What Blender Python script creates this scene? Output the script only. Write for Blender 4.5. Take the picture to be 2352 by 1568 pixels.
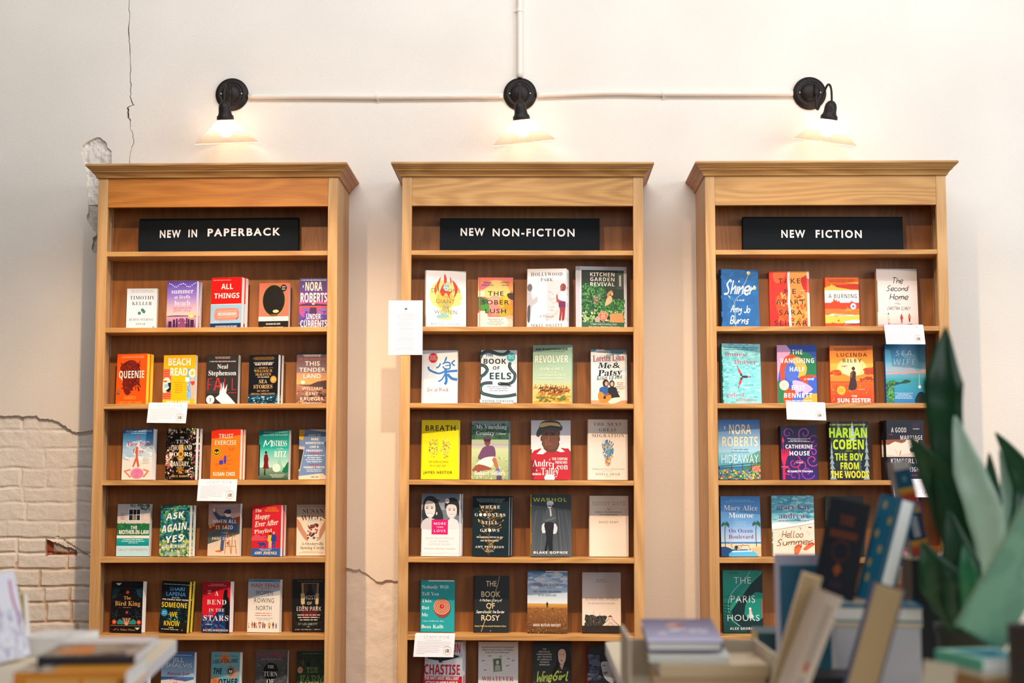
import bpy, bmesh, math, random
from mathutils import Vector, Matrix
from mathutils.geometry import tessellate_polygon

S = bpy.context.scene
for _o in list(bpy.data.objects):
    bpy.data.objects.remove(_o)
COL = S.collection
PI = math.pi
R = math.radians

# ---------------------------------------------------------------- camera
cam = bpy.data.cameras.new('camera')
cam_o = bpy.data.objects.new('camera', cam)
COL.objects.link(cam_o)
cam.sensor_width = 36.0
cam.lens = 36.0 * 3480.0 / 2352.0
cam_o.location = (0.0, -6.15, 1.35)
cam_o.rotation_euler = (R(90 + 5.19), 0.0, R(1.0))
cam.dof.use_dof = True
cam.dof.focus_distance = 5.95
cam.dof.aperture_fstop = 2.2
cam.clip_start = 0.05
S.camera = cam_o

# ---------------------------------------------------------------- world, lights, exposure
S.view_settings.view_transform = 'Standard'
S.view_settings.look = 'None'
S.view_settings.exposure = 0.0
S.view_settings.gamma = 1.0
S.view_settings.use_curve_mapping = False

world = bpy.data.worlds.new('daylight')
S.world = world
world.use_nodes = True
world.node_tree.nodes['Background'].inputs[0].default_value = (0.93, 0.95, 1.0, 1)
world.node_tree.nodes['Background'].inputs[1].default_value = 0.09


def light(name, kind, loc, energy, color, size=0.1, target=None, size_y=None, spot=None, blend=0.5):
    l = bpy.data.lights.new(name, kind)
    l.energy = energy
    l.color = color
    if kind == 'AREA':
        l.size = size
        if size_y:
            l.shape = 'RECTANGLE'
            l.size_y = size_y
    else:
        l.shadow_soft_size = size
    if spot:
        l.spot_size = R(spot)
        l.spot_blend = blend
    o = bpy.data.objects.new(name, l)
    o.location = loc
    if target:
        o.rotation_euler = (Vector(target) - Vector(loc)).to_track_quat('-Z', 'Y').to_euler()
    COL.objects.link(o)
    return o


# window daylight from the right and high up; added fill from behind the camera
light('window_daylight', 'AREA', (4.4, -3.3, 2.7), 125, (0.80, 0.90, 1.0), 2.4, (-0.3, -1.0, 1.8), 2.0)
light('clerestory_daylight', 'AREA', (0.2, -2.6, 4.75), 128, (0.97, 0.98, 1.0), 5.2, (0, 0, 2.2), 0.9)
light('front_fill', 'AREA', (1.2, -8.6, 3.0), 95, (0.94, 0.97, 1.0), 5.0, (0, -1.5, 1.4), 2.4)  # unseen fill behind the camera, added to lift the dark foreground
# warm ceiling track lamps in front of the bookcases
WARM = (1.0, 0.74, 0.48)
light('track_lamp', 'SPOT', (-1.08, -1.72, 2.95), 180, (1.0, 0.70, 0.42), 0.022, (-1.25, -0.3, 0.75), spot=92, blend=1.0)
light('track_lamp', 'SPOT', (-0.33, -1.72, 2.95), 102, WARM, 0.022, (-0.05, -0.3, 0.75), spot=92, blend=1.0)
light('track_lamp', 'SPOT', (0.72, -1.72, 2.95), 125, WARM, 0.022, (1.15, -0.3, 0.75), spot=92, blend=1.0)


# ---------------------------------------------------------------- helpers
def lin(h):
    r = []
    for i in (0, 2, 4):
        c = int(h[i:i + 2], 16) / 255.0
        r.append(c / 12.92 if c <= 0.04045 else ((c + 0.055) / 1.055) ** 2.4)
    return tuple(r)


class MB:
    """collects shapes, then links them as one mesh object"""

    def __init__(s):
        s.v = []
        s.f = []
        s.c = []
        s.col = None
        s.mi = []
        s.m = 0
        s.sm = []
        s.smooth = False

    def add(s, verts, faces, col=None):
        b = len(s.v)
        s.v += [tuple(p) for p in verts]
        s.f += [tuple(i + b for i in f) for f in faces]
        c = col or s.col or (1, 1, 1)
        if isinstance(c, list):
            s.c += c
        else:
            s.c += [c] * len(verts)
        s.mi += [s.m] * len(faces)
        s.sm += [s.smooth] * len(faces)
        return s

    def box(s, x0, x1, y0, y1, z0, z1, bev=0.0, M=None):
        if bev <= 0:
            v = [(x, y, z) for x in (x0, x1) for y in (y0, y1) for z in (z0, z1)]
            f = [(0, 1, 3, 2), (4, 6, 7, 5), (0, 4, 5, 1), (2, 3, 7, 6), (0, 2, 6, 4), (1, 5, 7, 3)]
            if M:
                v = [M @ Vector(p) for p in v]
            return s.add(v, f)
        bm = bmesh.new()
        bmesh.ops.create_cube(bm, size=1.0)
        for q in bm.verts:
            q.co = Vector(((x0 + x1) / 2 + q.co.x * (x1 - x0), (y0 + y1) / 2 + q.co.y * (y1 - y0), (z0 + z1) / 2 + q.co.z * (z1 - z0)))
        bmesh.ops.bevel(bm, geom=bm.edges[:], offset=bev, segments=2, affect='EDGES', profile=0.5)
        return s.bm(bm, M)

    def bm(s, bm, M=None):
        bm.verts.index_update()
        v = [(M @ q.co) if M else q.co.copy() for q in bm.verts]
        f = [tuple(q.index for q in fc.verts) for fc in bm.faces]
        bm.free()
        return s.add(v, f)

    def prism(s, pts, axis, a, b, M=None):
        """extrude a closed 2-D outline along an axis"""
        n = len(pts)

        def P(p, t):
            return {'x': (t, p[0], p[1]), 'y': (p[0], t, p[1]), 'z': (p[0], p[1], t)}[axis]
        v = [P(p, a) for p in pts] + [P(p, b) for p in pts]
        if M:
            v = [M @ Vector(p) for p in v]
        f = [(i, (i + 1) % n, n + (i + 1) % n, n + i) for i in range(n)]
        for t in tessellate_polygon([[Vector((p[0], p[1], 0)) for p in pts]]):
            f.append(tuple(t))
            f.append(tuple(n + i for i in reversed(t)))
        return s.add(v, f)

    def lathe(s, prof, n=32, M=None, close=False):
        v = []
        for r, z in prof:
            v += [(r * math.cos(2 * PI * k / n), r * math.sin(2 * PI * k / n), z) for k in range(n)]
        if M:
            v = [M @ Vector(p) for p in v]
        f = []
        m = len(prof)
        for i in range(m if close else m - 1):
            j = (i + 1) % m
            for k in range(n):
                f.append((i * n + k, i * n + (k + 1) % n, j * n + (k + 1) % n, j * n + k))
        return s.add(v, f)

    def tube(s, pts, r, n=10, M=None):
        pts = [Vector(p) for p in pts]
        v = []
        f = []
        up = None
        for i, p in enumerate(pts):
            t = (pts[min(i + 1, len(pts) - 1)] - pts[max(i - 1, 0)]).normalized()
            if up is None:
                a = Vector((0, 0, 1)) if abs(t.z) < 0.9 else Vector((1, 0, 0))
            else:
                a = up
            u = (a - t * a.dot(t)).normalized()
            up = u
            w = t.cross(u)
            rr = r[i] if isinstance(r, (list, tuple)) else r
            v += [p + (u * math.cos(2 * PI * k / n) + w * math.sin(2 * PI * k / n)) * rr for k in range(n)]
        for i in range(len(pts) - 1):
            for k in range(n):
                f.append((i * n + k, i * n + (k + 1) % n, (i + 1) * n + (k + 1) % n, (i + 1) * n + k))
        f.append(tuple(range(n - 1, -1, -1)))
        f.append(tuple((len(pts) - 1) * n + k for k in range(n)))
        if M:
            v = [M @ p for p in v]
        return s.add(v, f)

    def build(s, name, mats, parent=None, attr=False, fix=True):
        me = bpy.data.meshes.new(name)
        me.from_pydata(s.v, [], s.f)
        mats = mats if isinstance(mats, list) else [mats]
        for m in mats:
            me.materials.append(m)
        if len(mats) > 1:
            me.polygons.foreach_set('material_index', s.mi)
        me.polygons.foreach_set('use_smooth', s.sm)
        if attr:
            a = me.color_attributes.new('Col', 'FLOAT_COLOR', 'POINT')
            flat = []
            for c in s.c:
                flat += [c[0], c[1], c[2], 1.0]
            a.data.foreach_set('color', flat)
        if fix:
            bm = bmesh.new()
            bm.from_mesh(me)
            bmesh.ops.recalc_face_normals(bm, faces=bm.faces[:])
            bm.to_mesh(me)
            bm.free()
        me.update()
        o = bpy.data.objects.new(name, me)
        COL.objects.link(o)
        if parent:
            o.parent = parent
        return o


def curve_pts(pts, k=8):
    """Catmull-Rom through the points"""
    P = [Vector(p) for p in pts]
    out = []
    for i in range(len(P) - 1):
        a, b, c, d = P[max(i - 1, 0)], P[i], P[i + 1], P[min(i + 2, len(P) - 1)]
        for j in range(k):
            t = j / k
            out.append(0.5 * ((2 * b) + (c - a) * t + (2 * a - 5 * b + 4 * c - d) * t * t + (3 * b - 3 * c + d - a) * t ** 3))
    out.append(P[-1])
    return out


def tag(o, label, cat, group=None, kind=None):
    if label:
        o['label'] = label
    if cat:
        o['category'] = cat
    if group:
        o['group'] = group
    if kind:
        o['kind'] = kind
    return o


def thing(name, loc, label, cat, group=None, rot=(0, 0, 0)):
    o = bpy.data.objects.new(name, None)
    o.empty_display_size = 0.05
    COL.objects.link(o)
    o.location = loc
    o.rotation_euler = rot
    return tag(o, label, cat, group)


def copy_tree(src, parent=None):
    c = src.copy()
    COL.objects.link(c)
    c.parent = parent
    for ch in src.children:
        copy_tree(ch, c)
    return c


# ---------------------------------------------------------------- materials
def nt(name):
    m = bpy.data.materials.new(name)
    m.use_nodes = True
    t = m.node_tree
    return m, t, t.nodes['Principled BSDF'], t.nodes, t.links


def plain(name, col, rough=0.5, metal=0.0, bump=0.0, bscale=200.0, spec=0.5, var=0.0):
    m, t, b, N, L = nt(name)
    b.inputs['Base Color'].default_value = (*lin(col), 1)
    b.inputs['Roughness'].default_value = rough
    b.inputs['Metallic'].default_value = metal
    b.inputs['Specular IOR Level'].default_value = spec
    tc = N.new('ShaderNodeTexCoord')
    nz = N.new('ShaderNodeTexNoise')
    nz.inputs['Scale'].default_value = bscale
    nz.inputs['Detail'].default_value = 3
    L.new(tc.outputs['Object'], nz.inputs['Vector'])
    if var > 0:
        hs = N.new('ShaderNodeMix')
        hs.data_type = 'RGBA'
        c = lin(col)
        hs.inputs[6].default_value = (*[x * (1 - var) for x in c], 1)
        hs.inputs[7].default_value = (*[min(1, x * (1 + var)) for x in c], 1)
        L.new(nz.outputs[0], hs.inputs[0])
        L.new(hs.outputs[2], b.inputs['Base Color'])
    if bump > 0:
        bp = N.new('ShaderNodeBump')
        bp.inputs['Strength'].default_value = bump
        bp.inputs['Distance'].default_value = 0.002
        L.new(nz.outputs[0], bp.inputs['Height'])
        L.new(bp.outputs[0], b.inputs['Normal'])
    return m


def printed(name, rough=0.38):
    m, t, b, N, L = nt(name)
    a = N.new('ShaderNodeAttribute')
    a.attribute_name = 'Col'
    nz = N.new('ShaderNodeTexNoise')
    nz.inputs['Scale'].default_value = 60
    mr = N.new('ShaderNodeMapRange')
    mr.inputs[3].default_value = rough - 0.06
    mr.inputs[4].default_value = rough + 0.06
    L.new(nz.outputs[0], mr.inputs[0])
    L.new(mr.outputs[0], b.inputs['Roughness'])
    L.new(a.outputs['Color'], b.inputs['Base Color'])
    b.inputs['Specular IOR Level'].default_value = 0.35
    return m


def oak(name, axis, dark, light_, line=0.55, rough=0.45):
    """procedural oak: cathedral rings from a stretched noise, plus fine pores; grain runs along one axis"""
    m, t, b, N, L = nt(name)
    tc = N.new('ShaderNodeTexCoord')
    oi = N.new('ShaderNodeObjectInfo')
    mul = N.new('ShaderNodeMath')
    mul.operation = 'MULTIPLY'
    mul.inputs[1].default_value = 37.0
    L.new(oi.outputs['Random'], mul.inputs[0])
    cx = N.new('ShaderNodeCombineXYZ')
    for i in range(3):
        L.new(mul.outputs[0], cx.inputs[i])
    add = N.new('ShaderNodeVectorMath')
    add.operation = 'ADD'
    L.new(tc.outputs['Object'], add.inputs[0])
    L.new(cx.outputs[0], add.inputs[1])

    def mapped(scales):
        mp = N.new('ShaderNodeMapping')
        mp.inputs['Scale'].default_value = scales
        L.new(add.outputs[0], mp.inputs['Vector'])
        return mp.outputs[0]
    ax = 'xyz'.index(axis)
    s1 = [7.0] * 3
    s1[ax] = 0.42 if axis == 'z' and name == 'oak_vertical' else 0.9
    n1 = N.new('ShaderNodeTexNoise')
    n1.inputs['Scale'].default_value = 1.0
    n1.inputs['Detail'].default_value = 1.5
    n1.inputs['Distortion'].default_value = 0.25
    L.new(mapped(s1), n1.inputs['Vector'])
    m1 = N.new('ShaderNodeMath')
    m1.operation = 'MULTIPLY'
    m1.inputs[1].default_value = 80.0
    L.new(n1.outputs[0], m1.inputs[0])
    sn = N.new('ShaderNodeMath')
    sn.operation = 'SINE'
    L.new(m1.outputs[0], sn.inputs[0])
    mr = N.new('ShaderNodeMapRange')
    mr.inputs[1].default_value = -1
    mr.inputs[2].default_value = 1
    L.new(sn.outputs[0], mr.inputs[0])
    s2 = [420.0] * 3
    s2[ax] = 9.0
    n2 = N.new('ShaderNodeTexNoise')
    n2.inputs['Scale'].default_value = 1.0
    n2.inputs['Detail'].default_value = 2.0
    L.new(mapped(s2), n2.inputs['Vector'])
    s3 = [5.0] * 3
    s3[ax] = 0.8
    n3 = N.new('ShaderNodeTexNoise')
    n3.inputs['Scale'].default_value = 1.0
    L.new(mapped(s3), n3.inputs['Vector'])
    cd, cl = lin(dark), lin(light_)
    mixa = N.new('ShaderNodeMix')
    mixa.data_type = 'RGBA'
    mixa.inputs[6].default_value = (*cl, 1)
    mixa.inputs[7].default_value = (*cd, 1)
    f = N.new('ShaderNodeMath')
    f.operation = 'MULTIPLY_ADD'
    f.inputs[1].default_value = line * 0.42
    L.new(mr.outputs[0], f.inputs[0])
    f2 = N.new('ShaderNodeMath')
    f2.operation = 'MULTIPLY_ADD'
    f2.inputs[1].default_value = line * 1.0
    f2.inputs[2].default_value = -line * 0.35
    L.new(n2.outputs[0], f2.inputs[0])
    L.new(f2.outputs[0], f.inputs[2])
    f3 = N.new('ShaderNodeMath')
    f3.operation = 'MULTIPLY_ADD'
    f3.inputs[1].default_value = 0.5
    f3.inputs[2].default_value = -0.25
    f3.use_clamp = False
    L.new(n3.outputs[0], f3.inputs[0])
    f4 = N.new('ShaderNodeMath')
    f4.operation = 'ADD'
    f4.use_clamp = True
    L.new(f.outputs[0], f4.inputs[0])
    L.new(f3.outputs[0], f4.inputs[1])
    L.new(f4.outputs[0], mixa.inputs[0])
    L.new(mixa.outputs[2], b.inputs['Base Color'])
    b.inputs['Roughness'].default_value = rough
    b.inputs['Specular IOR Level'].default_value = 0.4
    bp = N.new('ShaderNodeBump')
    bp.inputs['Strength'].default_value = 0.15
    bp.inputs['Distance'].default_value = 0.0006
    L.new(n2.outputs[0], bp.inputs['Height'])
    L.new(bp.outputs[0], b.inputs['Normal'])
    return m


OAK_V = oak('oak_vertical', 'z', '966430', 'cfa26c', 0.75)
OAK_H = oak('oak_horizontal', 'x', '905824', 'ca9a5c', 0.85)
OAK_O = oak('oak_amber_header', 'x', '8a4610', 'c67c30', 0.8)
OAK_D = oak('oak_depth', 'y', '8c5426', 'bd8146')
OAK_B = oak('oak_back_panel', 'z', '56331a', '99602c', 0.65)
PRINT = printed('printed_cover')
PRINT_M = printed('printed_card', 0.7)
PAGES = plain('book_pages', 'ece3d2', 0.8, bump=0.3, bscale=900)
PAGES_W = plain('book_pages_white', 'f3efe8', 0.8, bump=0.3, bscale=900)
PAGES_Y = plain('book_pages_yellow_dyed', 'ecd23a', 0.7, bump=0.3, bscale=900)
PAGES_T = plain('book_pages_tan', 'c9ab7e', 0.85, bump=0.3, bscale=900)
BLACK_BOARD = plain('black_sign_board', '13181c', 0.85, bump=0.4, bscale=300, spec=0.15)
LETTER = plain('white_sign_letter', 'e9e6e8', 0.45)
IRON = plain('bronze_black_metal', '2a2422', 0.5, 0.6, bump=0.35, bscale=420)
STEEL = plain('steel_strip', 'b9b4a8', 0.35, 0.9)
PLASTIC_BLK = plain('black_plastic', '0e0f12', 0.3)
# ---------------------------------------------------------------- the room: plastered wall over old brick, floor
def wall_material():
    m, t, b, N, L = nt('painted_plaster')
    a = N.new('ShaderNodeAttribute')
    a.attribute_name = 'Col'
    tc = N.new('ShaderNodeTexCoord')
    n1 = N.new('ShaderNodeTexNoise')
    n1.inputs['Scale'].default_value = 230
    n1.inputs['Detail'].default_value = 3
    n2 = N.new('ShaderNodeTexNoise')
    n2.inputs['Scale'].default_value = 7
    n2.inputs['Detail'].default_value = 5
    n3 = N.new('ShaderNodeTexNoise')
    n3.inputs['Scale'].default_value = 2.2
    for n in (n1, n2, n3):
        L.new(tc.outputs['Object'], n.inputs['Vector'])
    mr = N.new('ShaderNodeMapRange')
    mr.inputs[1].default_value = 0.3
    mr.inputs[2].default_value = 0.7
    mr.inputs[3].default_value = 0.95
    mr.inputs[4].default_value = 1.03
    L.new(n3.outputs[0], mr.inputs[0])
    mx = N.new('ShaderNodeMix')
    mx.data_type = 'RGBA'
    mx.blend_type = 'MULTIPLY'
    mx.inputs[0].default_value = 1
    L.new(a.outputs['Color'], mx.inputs[6])
    L.new(mr.outputs[0], mx.inputs[7])
    L.new(mx.outputs[2], b.inputs['Base Color'])
    b.inputs['Roughness'].default_value = 0.7
    b.inputs['Specular IOR Level'].default_value = 0.25
    ad = N.new('ShaderNodeMath')
    ad.operation = 'MULTIPLY_ADD'
    ad.inputs[1].default_value = 0.7
    L.new(n2.outputs[0], ad.inputs[0])
    L.new(n1.outputs[0], ad.inputs[2])
    bp = N.new('ShaderNodeBump')
    bp.inputs['Strength'].default_value = 0.4
    bp.inputs['Distance'].default_value = 0.004
    L.new(ad.outputs[0], bp.inputs['Height'])
    L.new(bp.outputs[0], b.inputs['Normal'])
    return m


from mathutils import noise
WALLM = wall_material()
PAINT = lin('ece1d4')
CRACK= [(-1.7074, 3.3441), (-1.7055, 3.263), (-1.7069, 3.1969), (-1.7012, 3.1381), (-1.6972, 3.0868), (-1.6971, 3.021), (-1.6918, 2.9772), (-1.6951, 2.9334), (-1.6844, 2.9043), (-1.6785, 2.897), (-1.7041, 2.8861), (-1.7002, 2.8425), (-1.6929, 2.8388), (-1.6907, 2.8025), (-1.6778, 2.7734), (-1.6768, 2.7299), (-1.6869, 2.701), (-1.69, 2.6504)]
CHIP= [(-1.6912, 2.6395), (-1.7428, 2.6433), (-1.7658, 2.647), (-1.7657, 2.7013), (-1.788, 2.734), (-1.8137, 2.7594), (-1.8423, 2.7559), (-1.8741, 2.7379), (-1.8882, 2.7271), (-1.8947, 2.7018), (-1.8792, 2.6583), (-1.8674, 2.6149), (-1.8686, 2.5788), (-1.862, 2.5427), (-1.8565, 2.4706), (-1.8628, 2.4347), (-1.8512, 2.3987), (-1.8326, 2.37), (-1.8201, 2.3556), (-1.8354, 2.3413), (-1.8399, 2.2912), (-1.8303, 2.2804), (-1.8052, 2.2732)]
EDGE= [(-1.8136, 1.5507), (-1.8184, 1.5494), (-1.8408, 1.5439), (-1.8612, 1.5412), (-1.885, 1.5392), (-1.9023, 1.5467), (-1.9231, 1.5616), (-1.944, 1.5752), (-1.9648, 1.5854), (-1.982, 1.5915), (-1.9992, 1.5956), (-2.0163, 1.5943), (-2.0368, 1.597), (-2.0439, 1.6052), (-2.0509, 1.6092), (-2.0747, 1.6072), (-2.102, 1.6038), (-2.1295, 1.6093), (-2.15, 1.6073), (-2.1773, 1.6053), (-2.1979, 1.6073), (-2.3351, 1.6163)]
MID= [(-0.7847, 0.9955), (-0.7618, 0.9903), (-0.7459, 0.9851), (-0.7336, 0.9868), (-0.7249, 0.9903), (-0.7072, 0.9764), (-0.6931, 0.9712), (-0.6701, 0.9539), (-0.6436, 0.9383), (-0.6086, 0.947), (-0.57, 0.9436), (-0.5208, 0.9385)]
HOLE= [(-1.9992, 1.1066), (-1.9977, 1.0531), (-1.9838, 1.0431), (-1.9194, 1.0398), (-1.8687, 1.0465), (-1.8896, 1.0665), (-1.9103, 1.0832), (-1.9513, 1.0932), (-1.9787, 1.1033)]


def build_wall():
    w = MB()
    w.col = PAINT
    T = 0.013
    rnd = random.Random(4)

    def rough(p, k=3, a=0.004):
        out = []
        for i in range(len(p) - 1):
            (x0, z0), (x1, z1) = p[i], p[i + 1]
            for j in range(k):
                t = j / k
                q = a if j else a * 0.3
                out.append((x0 + (x1 - x0) * t + rnd.uniform(-q, q), z0 + (z1 - z0) * t + rnd.uniform(-q, q)))
        out.append(p[-1])
        return out
    cr = rough(CRACK, 4, 0.0026)
    gap = []
    for i, (x, z) in enumerate(cr):
        g = 0.0036 + 0.0034 * noise.noise((z * 17.0, 3.1, 0))
        if 2.83 < z < 2.9:
            g += 0.004
        gap.append(g)
    left_edge = [(x - g / 2, z) for (x, z), g in zip(cr, gap)]
    right_edge = [(x + g / 2, z) for (x, z), g in zip(cr, gap)]
    ed = rough(EDGE, 3, 0.0022)
    sheet_a = [(-4.2, 4.2), (-1.7085, 4.2)] + left_edge + rough(CHIP, 3, 0.004) + [(-1.72, 2.27), (-1.71, 1.56)] + ed + [(-4.2, 1.63)]
    sheet_b = [(-1.7055, 4.2)] + right_edge + [(-1.67, 2.5), (-1.66, 1.0)] + rough(MID, 3, 0.003) + [(-0.4, 0.93), (-0.4, 0.0), (4.6, 0.0), (4.6, 4.2)]
    for sh in (sheet_a, sheet_b):
        w.prism(sh, 'y', 0.0, T)
    # masonry behind the plaster
    w.add([(-4.2, T + 0.03, 0), (4.6, T + 0.03, 0), (4.6, T + 0.03, 4.2), (-4.2, T + 0.03, 4.2)], [(0, 1, 2, 3)])

    def relief(x0, x1, z0, z1, s, fn):
        nx, nz = int((x1 - x0) / s) + 1, int((z1 - z0) / s) + 1
        v, c, f = [], [], []
        for j in range(nz):
            z = z0 + j * s
            for i in range(nx):
                x = x0 + i * s
                y, col = fn(x, z)
                v.append((x, y, z))
                c.append(col)
        for j in range(nz - 1):
            for i in range(nx - 1):
                k = j * nx + i
                f.append((k, k + 1, k + nx + 1, k + nx))
        w.smooth = False
        w.add(v, f, c)
        w.smooth = False

    rows = [1.62, 1.548, 1.474, 1.3925, 1.315, 1.2551, 1.1796, 1.1096, 1.0501, 0.9863, 0.9159, 0.8533, 0.7735, 0.70, 0.63, 0.555, 0.48, 0.41, 0.34, 0.27, 0.20, 0.13, 0.06, -0.01]
    jr = random.Random(11)
    joints = []
    for k in range(len(rows)):
        if k in (8, 7):
            L0, st = -2.119, 0.204
        elif k == 9:
            L0, st = -2.24, 0.218
        elif k == 10:
            L0, st = -2.108, 0.106
        else:
            L0, st = -2.2 + jr.uniform(0, 0.2), (0.105 if k % 4 == 3 else 0.21)
        joints.append((L0, st))
    TAN = lin('c9a888')
    RED = lin('9c4a2c')

    def brick(x, z):
        n = noise.fractal((x * 30, z * 30, 1.0), 1.0, 2.0, 4)
        zz = z + 0.006 * noise.noise((x * 11, z * 3, 5.0))
        xx = x + 0.006 * noise.noise((x * 5, z * 14, 9.0))
        k = 0
        while k < len(rows) - 2 and zz < rows[k + 1]:
            k += 1
        dz = min(rows[k] - zz, zz - rows[k + 1])
        L0, st = joints[k]
        u = ((xx - L0) / st) % 1.0
        dx = min(u, 1 - u) * st
        d = min(dz, dx)
        depth = 0.0028 if z > 1.12 else 0.0075
        patch = noise.noise((x * 9, z * 9, 2.0))
        if z > 1.12:
            depth *= max(0.1, 0.9 + 1.6 * patch)
        g = max(0.0, 1 - max(0.0, d - 0.002) / 0.007)
        y = 0.0135 + depth * g + 0.0016 * n
        col = PAINT
        if z < 1.02 and g > 0.25:
            q = min(1, g) * max(0, min(1, 0.55 + noise.noise((x * 22, z * 22, 7.0))))
            col = tuple(p * (1 - q) + s_ * q for p, s_ in zip(PAINT, TAN))
        # the broken brick: a hole with bare red clay
        hx, hz = x, z + 0.004 * n
        if -2.0 < hx < -1.875 and 1.043 < hz < 1.106 - (hx + 2.0) * 0.34:
            y += 0.022 if hx < -1.972 else 0.010 + 0.006 * n
            if hx < -1.975 or hz < 1.052:
                col = RED
            else:
                col = lin('a89a88')
        # diagonal crack down to the bookcase
        dl = abs((z - 1.098) + (x + 1.92) * 0.62 + 0.006 * noise.noise((x * 30, 0, 3.0)))
        if -1.93 < x < -1.80 and dl < 0.004:
            y += 0.012
        return y, col
    relief(-2.62, -1.68, 0.5, 1.632, 0.0042, brick)

    def rough_mortar(x, z):
        n = noise.fractal((x * 24, z * 24, 4.0), 0.9, 2.0, 5)
        low = z < 2.48
        return 0.010 + 0.006 * n + (0.006 if low else 0.0), tuple(p * (0.62 + 0.12 * n if low else 0.93) for p in PAINT)
    relief(-1.93, -1.65, 2.22, 2.80, 0.004, rough_mortar)

    def soft(x, z):
        n = noise.fractal((x * 12, z * 12, 4.0), 1.0, 2.0, 4)
        return 0.0095 + 0.003 * n, PAINT
    relief(-0.80, -0.50, 0.0, 1.03, 0.006, soft)
    o = w.build('wall_back', WALLM, attr=True, fix=False)
    o['kind'] = 'structure'


build_wall()
fl = MB().box(-4.2, 4.6, -9.5, 0.08, -0.06, 0.0).build('floor', oak('floor_boards', 'x', '5a4434', '84664c', 0.5))
fl['kind'] = 'structure'


# ---------------------------------------------------------------- the three oak bookcases
SHELF_Z = [2.2305, 1.9340, 1.6390, 1.3460, 1.0520, 0.7610, 0.4700, 0.1800]
YF = -0.35


def bookcase(cx, w, lean, label):
    t = thing('bookcase', (cx, 0, 0), label, 'bookcase', 'oak display bookcases along the wall', (0, lean, 0))
    x0, x1 = -w / 2, w / 2
    sw = 0.0385
    for s in (-1, 1):
        a, b = sorted((s * x1, s * (x1 - 0.022)))
        MB().box(a, b, YF + 0.0205, 0.0, 0.0, 2.519, 0.001).build('side_panel', OAK_V, t)
        a, b = sorted((s * x1, s * (x1 - sw)))
        MB().box(a, b, YF, YF + 0.0195, 0.0, 2.518, 0.0018).build('stile', OAK_V, t)
    MB().box(x0 + sw + 0.0002, x1 - sw - 0.0002, YF + 0.0012, YF + 0.0195, 2.4045, 2.518, 0.001).build('header_rail', OAK_O if cx < -1 else OAK_H, t)
    MB().box(x0 + sw + 0.0002, x1 - sw - 0.0002, YF + 0.0012, YF + 0.0195, 0.0, 0.11, 0.001).build('plinth_rail', OAK_H, t)
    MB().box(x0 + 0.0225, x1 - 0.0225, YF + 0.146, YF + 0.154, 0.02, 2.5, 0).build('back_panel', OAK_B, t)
    MB().box(x0 + 0.0225, x1 - 0.0225, YF + 0.02, -0.002, 2.5005, 2.518, 0).build('top_panel', OAK_H, t)
    prof = [(0, 0), (0.006, 0.0012), (0.0085, 0.008), (0.0135, 0.0155), (0.021, 0.0215), (0.0225, 0.0228), (0.0225, 0.0255), (0.0285, 0.0305),
            (0.0285, 0.0335), (0.034, 0.0355), (0.0355, 0.0395), (0.040, 0.0415), (0.0412, 0.0455), (0.0395, 0.0505), (0.036, 0.052), (0.0, 0.052)]
    cm = MB()
    n = len(prof)
    ring = []
    for o_, z in prof:
        ring.append([(x0 - o_, 0, 2.5182 + z), (x0 - o_, YF - o_, 2.5182 + z), (x1 + o_, YF - o_, 2.5182 + z), (x1 + o_, 0, 2.5182 + z)])
    v = [p for r_ in ring for p in r_]
    for i in range(n):
        j = (i + 1) % n
        for k in range(3):
            cm.m = 0 if k == 1 else 1
            cm.add([ring[i][k], ring[i][k + 1], ring[j][k + 1], ring[j][k]], [(0, 1, 2, 3)])
    cm.m = 0
    z1 = 2.5182 + 0.052
    cm.add([(x0, YF, z1), (x1, YF, z1), (x1, 0, z1), (x0, 0, z1)], [(0, 1, 2, 3)])
    cm.build('crown_molding', [OAK_H, OAK_D], t)
    for z in SHELF_Z:
        sh = MB().box(x0 + 0.0235, x1 - 0.0235, YF + 0.0205, YF + 0.145, z - 0.0185, z)
        sh.box(x0 + sw - 0.0028, x1 - sw + 0.0028, YF + 0.003, YF + 0.0203, z - 0.0185, z, 0.0012)
        sh.build('shelf', OAK_H, t)
    for s in (-1, 1):
        for y in (0.045, 0.112):
            a, b = sorted((s * (x1 - 0.0224), s * (x1 - 0.0245)))
            MB().box(a, b, YF + y, YF + y + 0.013, 0.14, 2.39).build('shelf_standard', STEEL, t)['label'] = 'steel shelf standard'
    return t


CASES = {
    'L': bookcase(-1.2393, 0.9365, -0.00295, 'oak bookcase on the left, under the sign for paperbacks'),
    'M': bookcase(-0.0716, 0.9345, 0.0043, 'oak bookcase in the middle, under the sign for non-fiction'),
    'R': bookcase(1.1100, 0.9285, 0.0, 'oak bookcase on the right, partly hidden by the green plant'),
}


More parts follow.
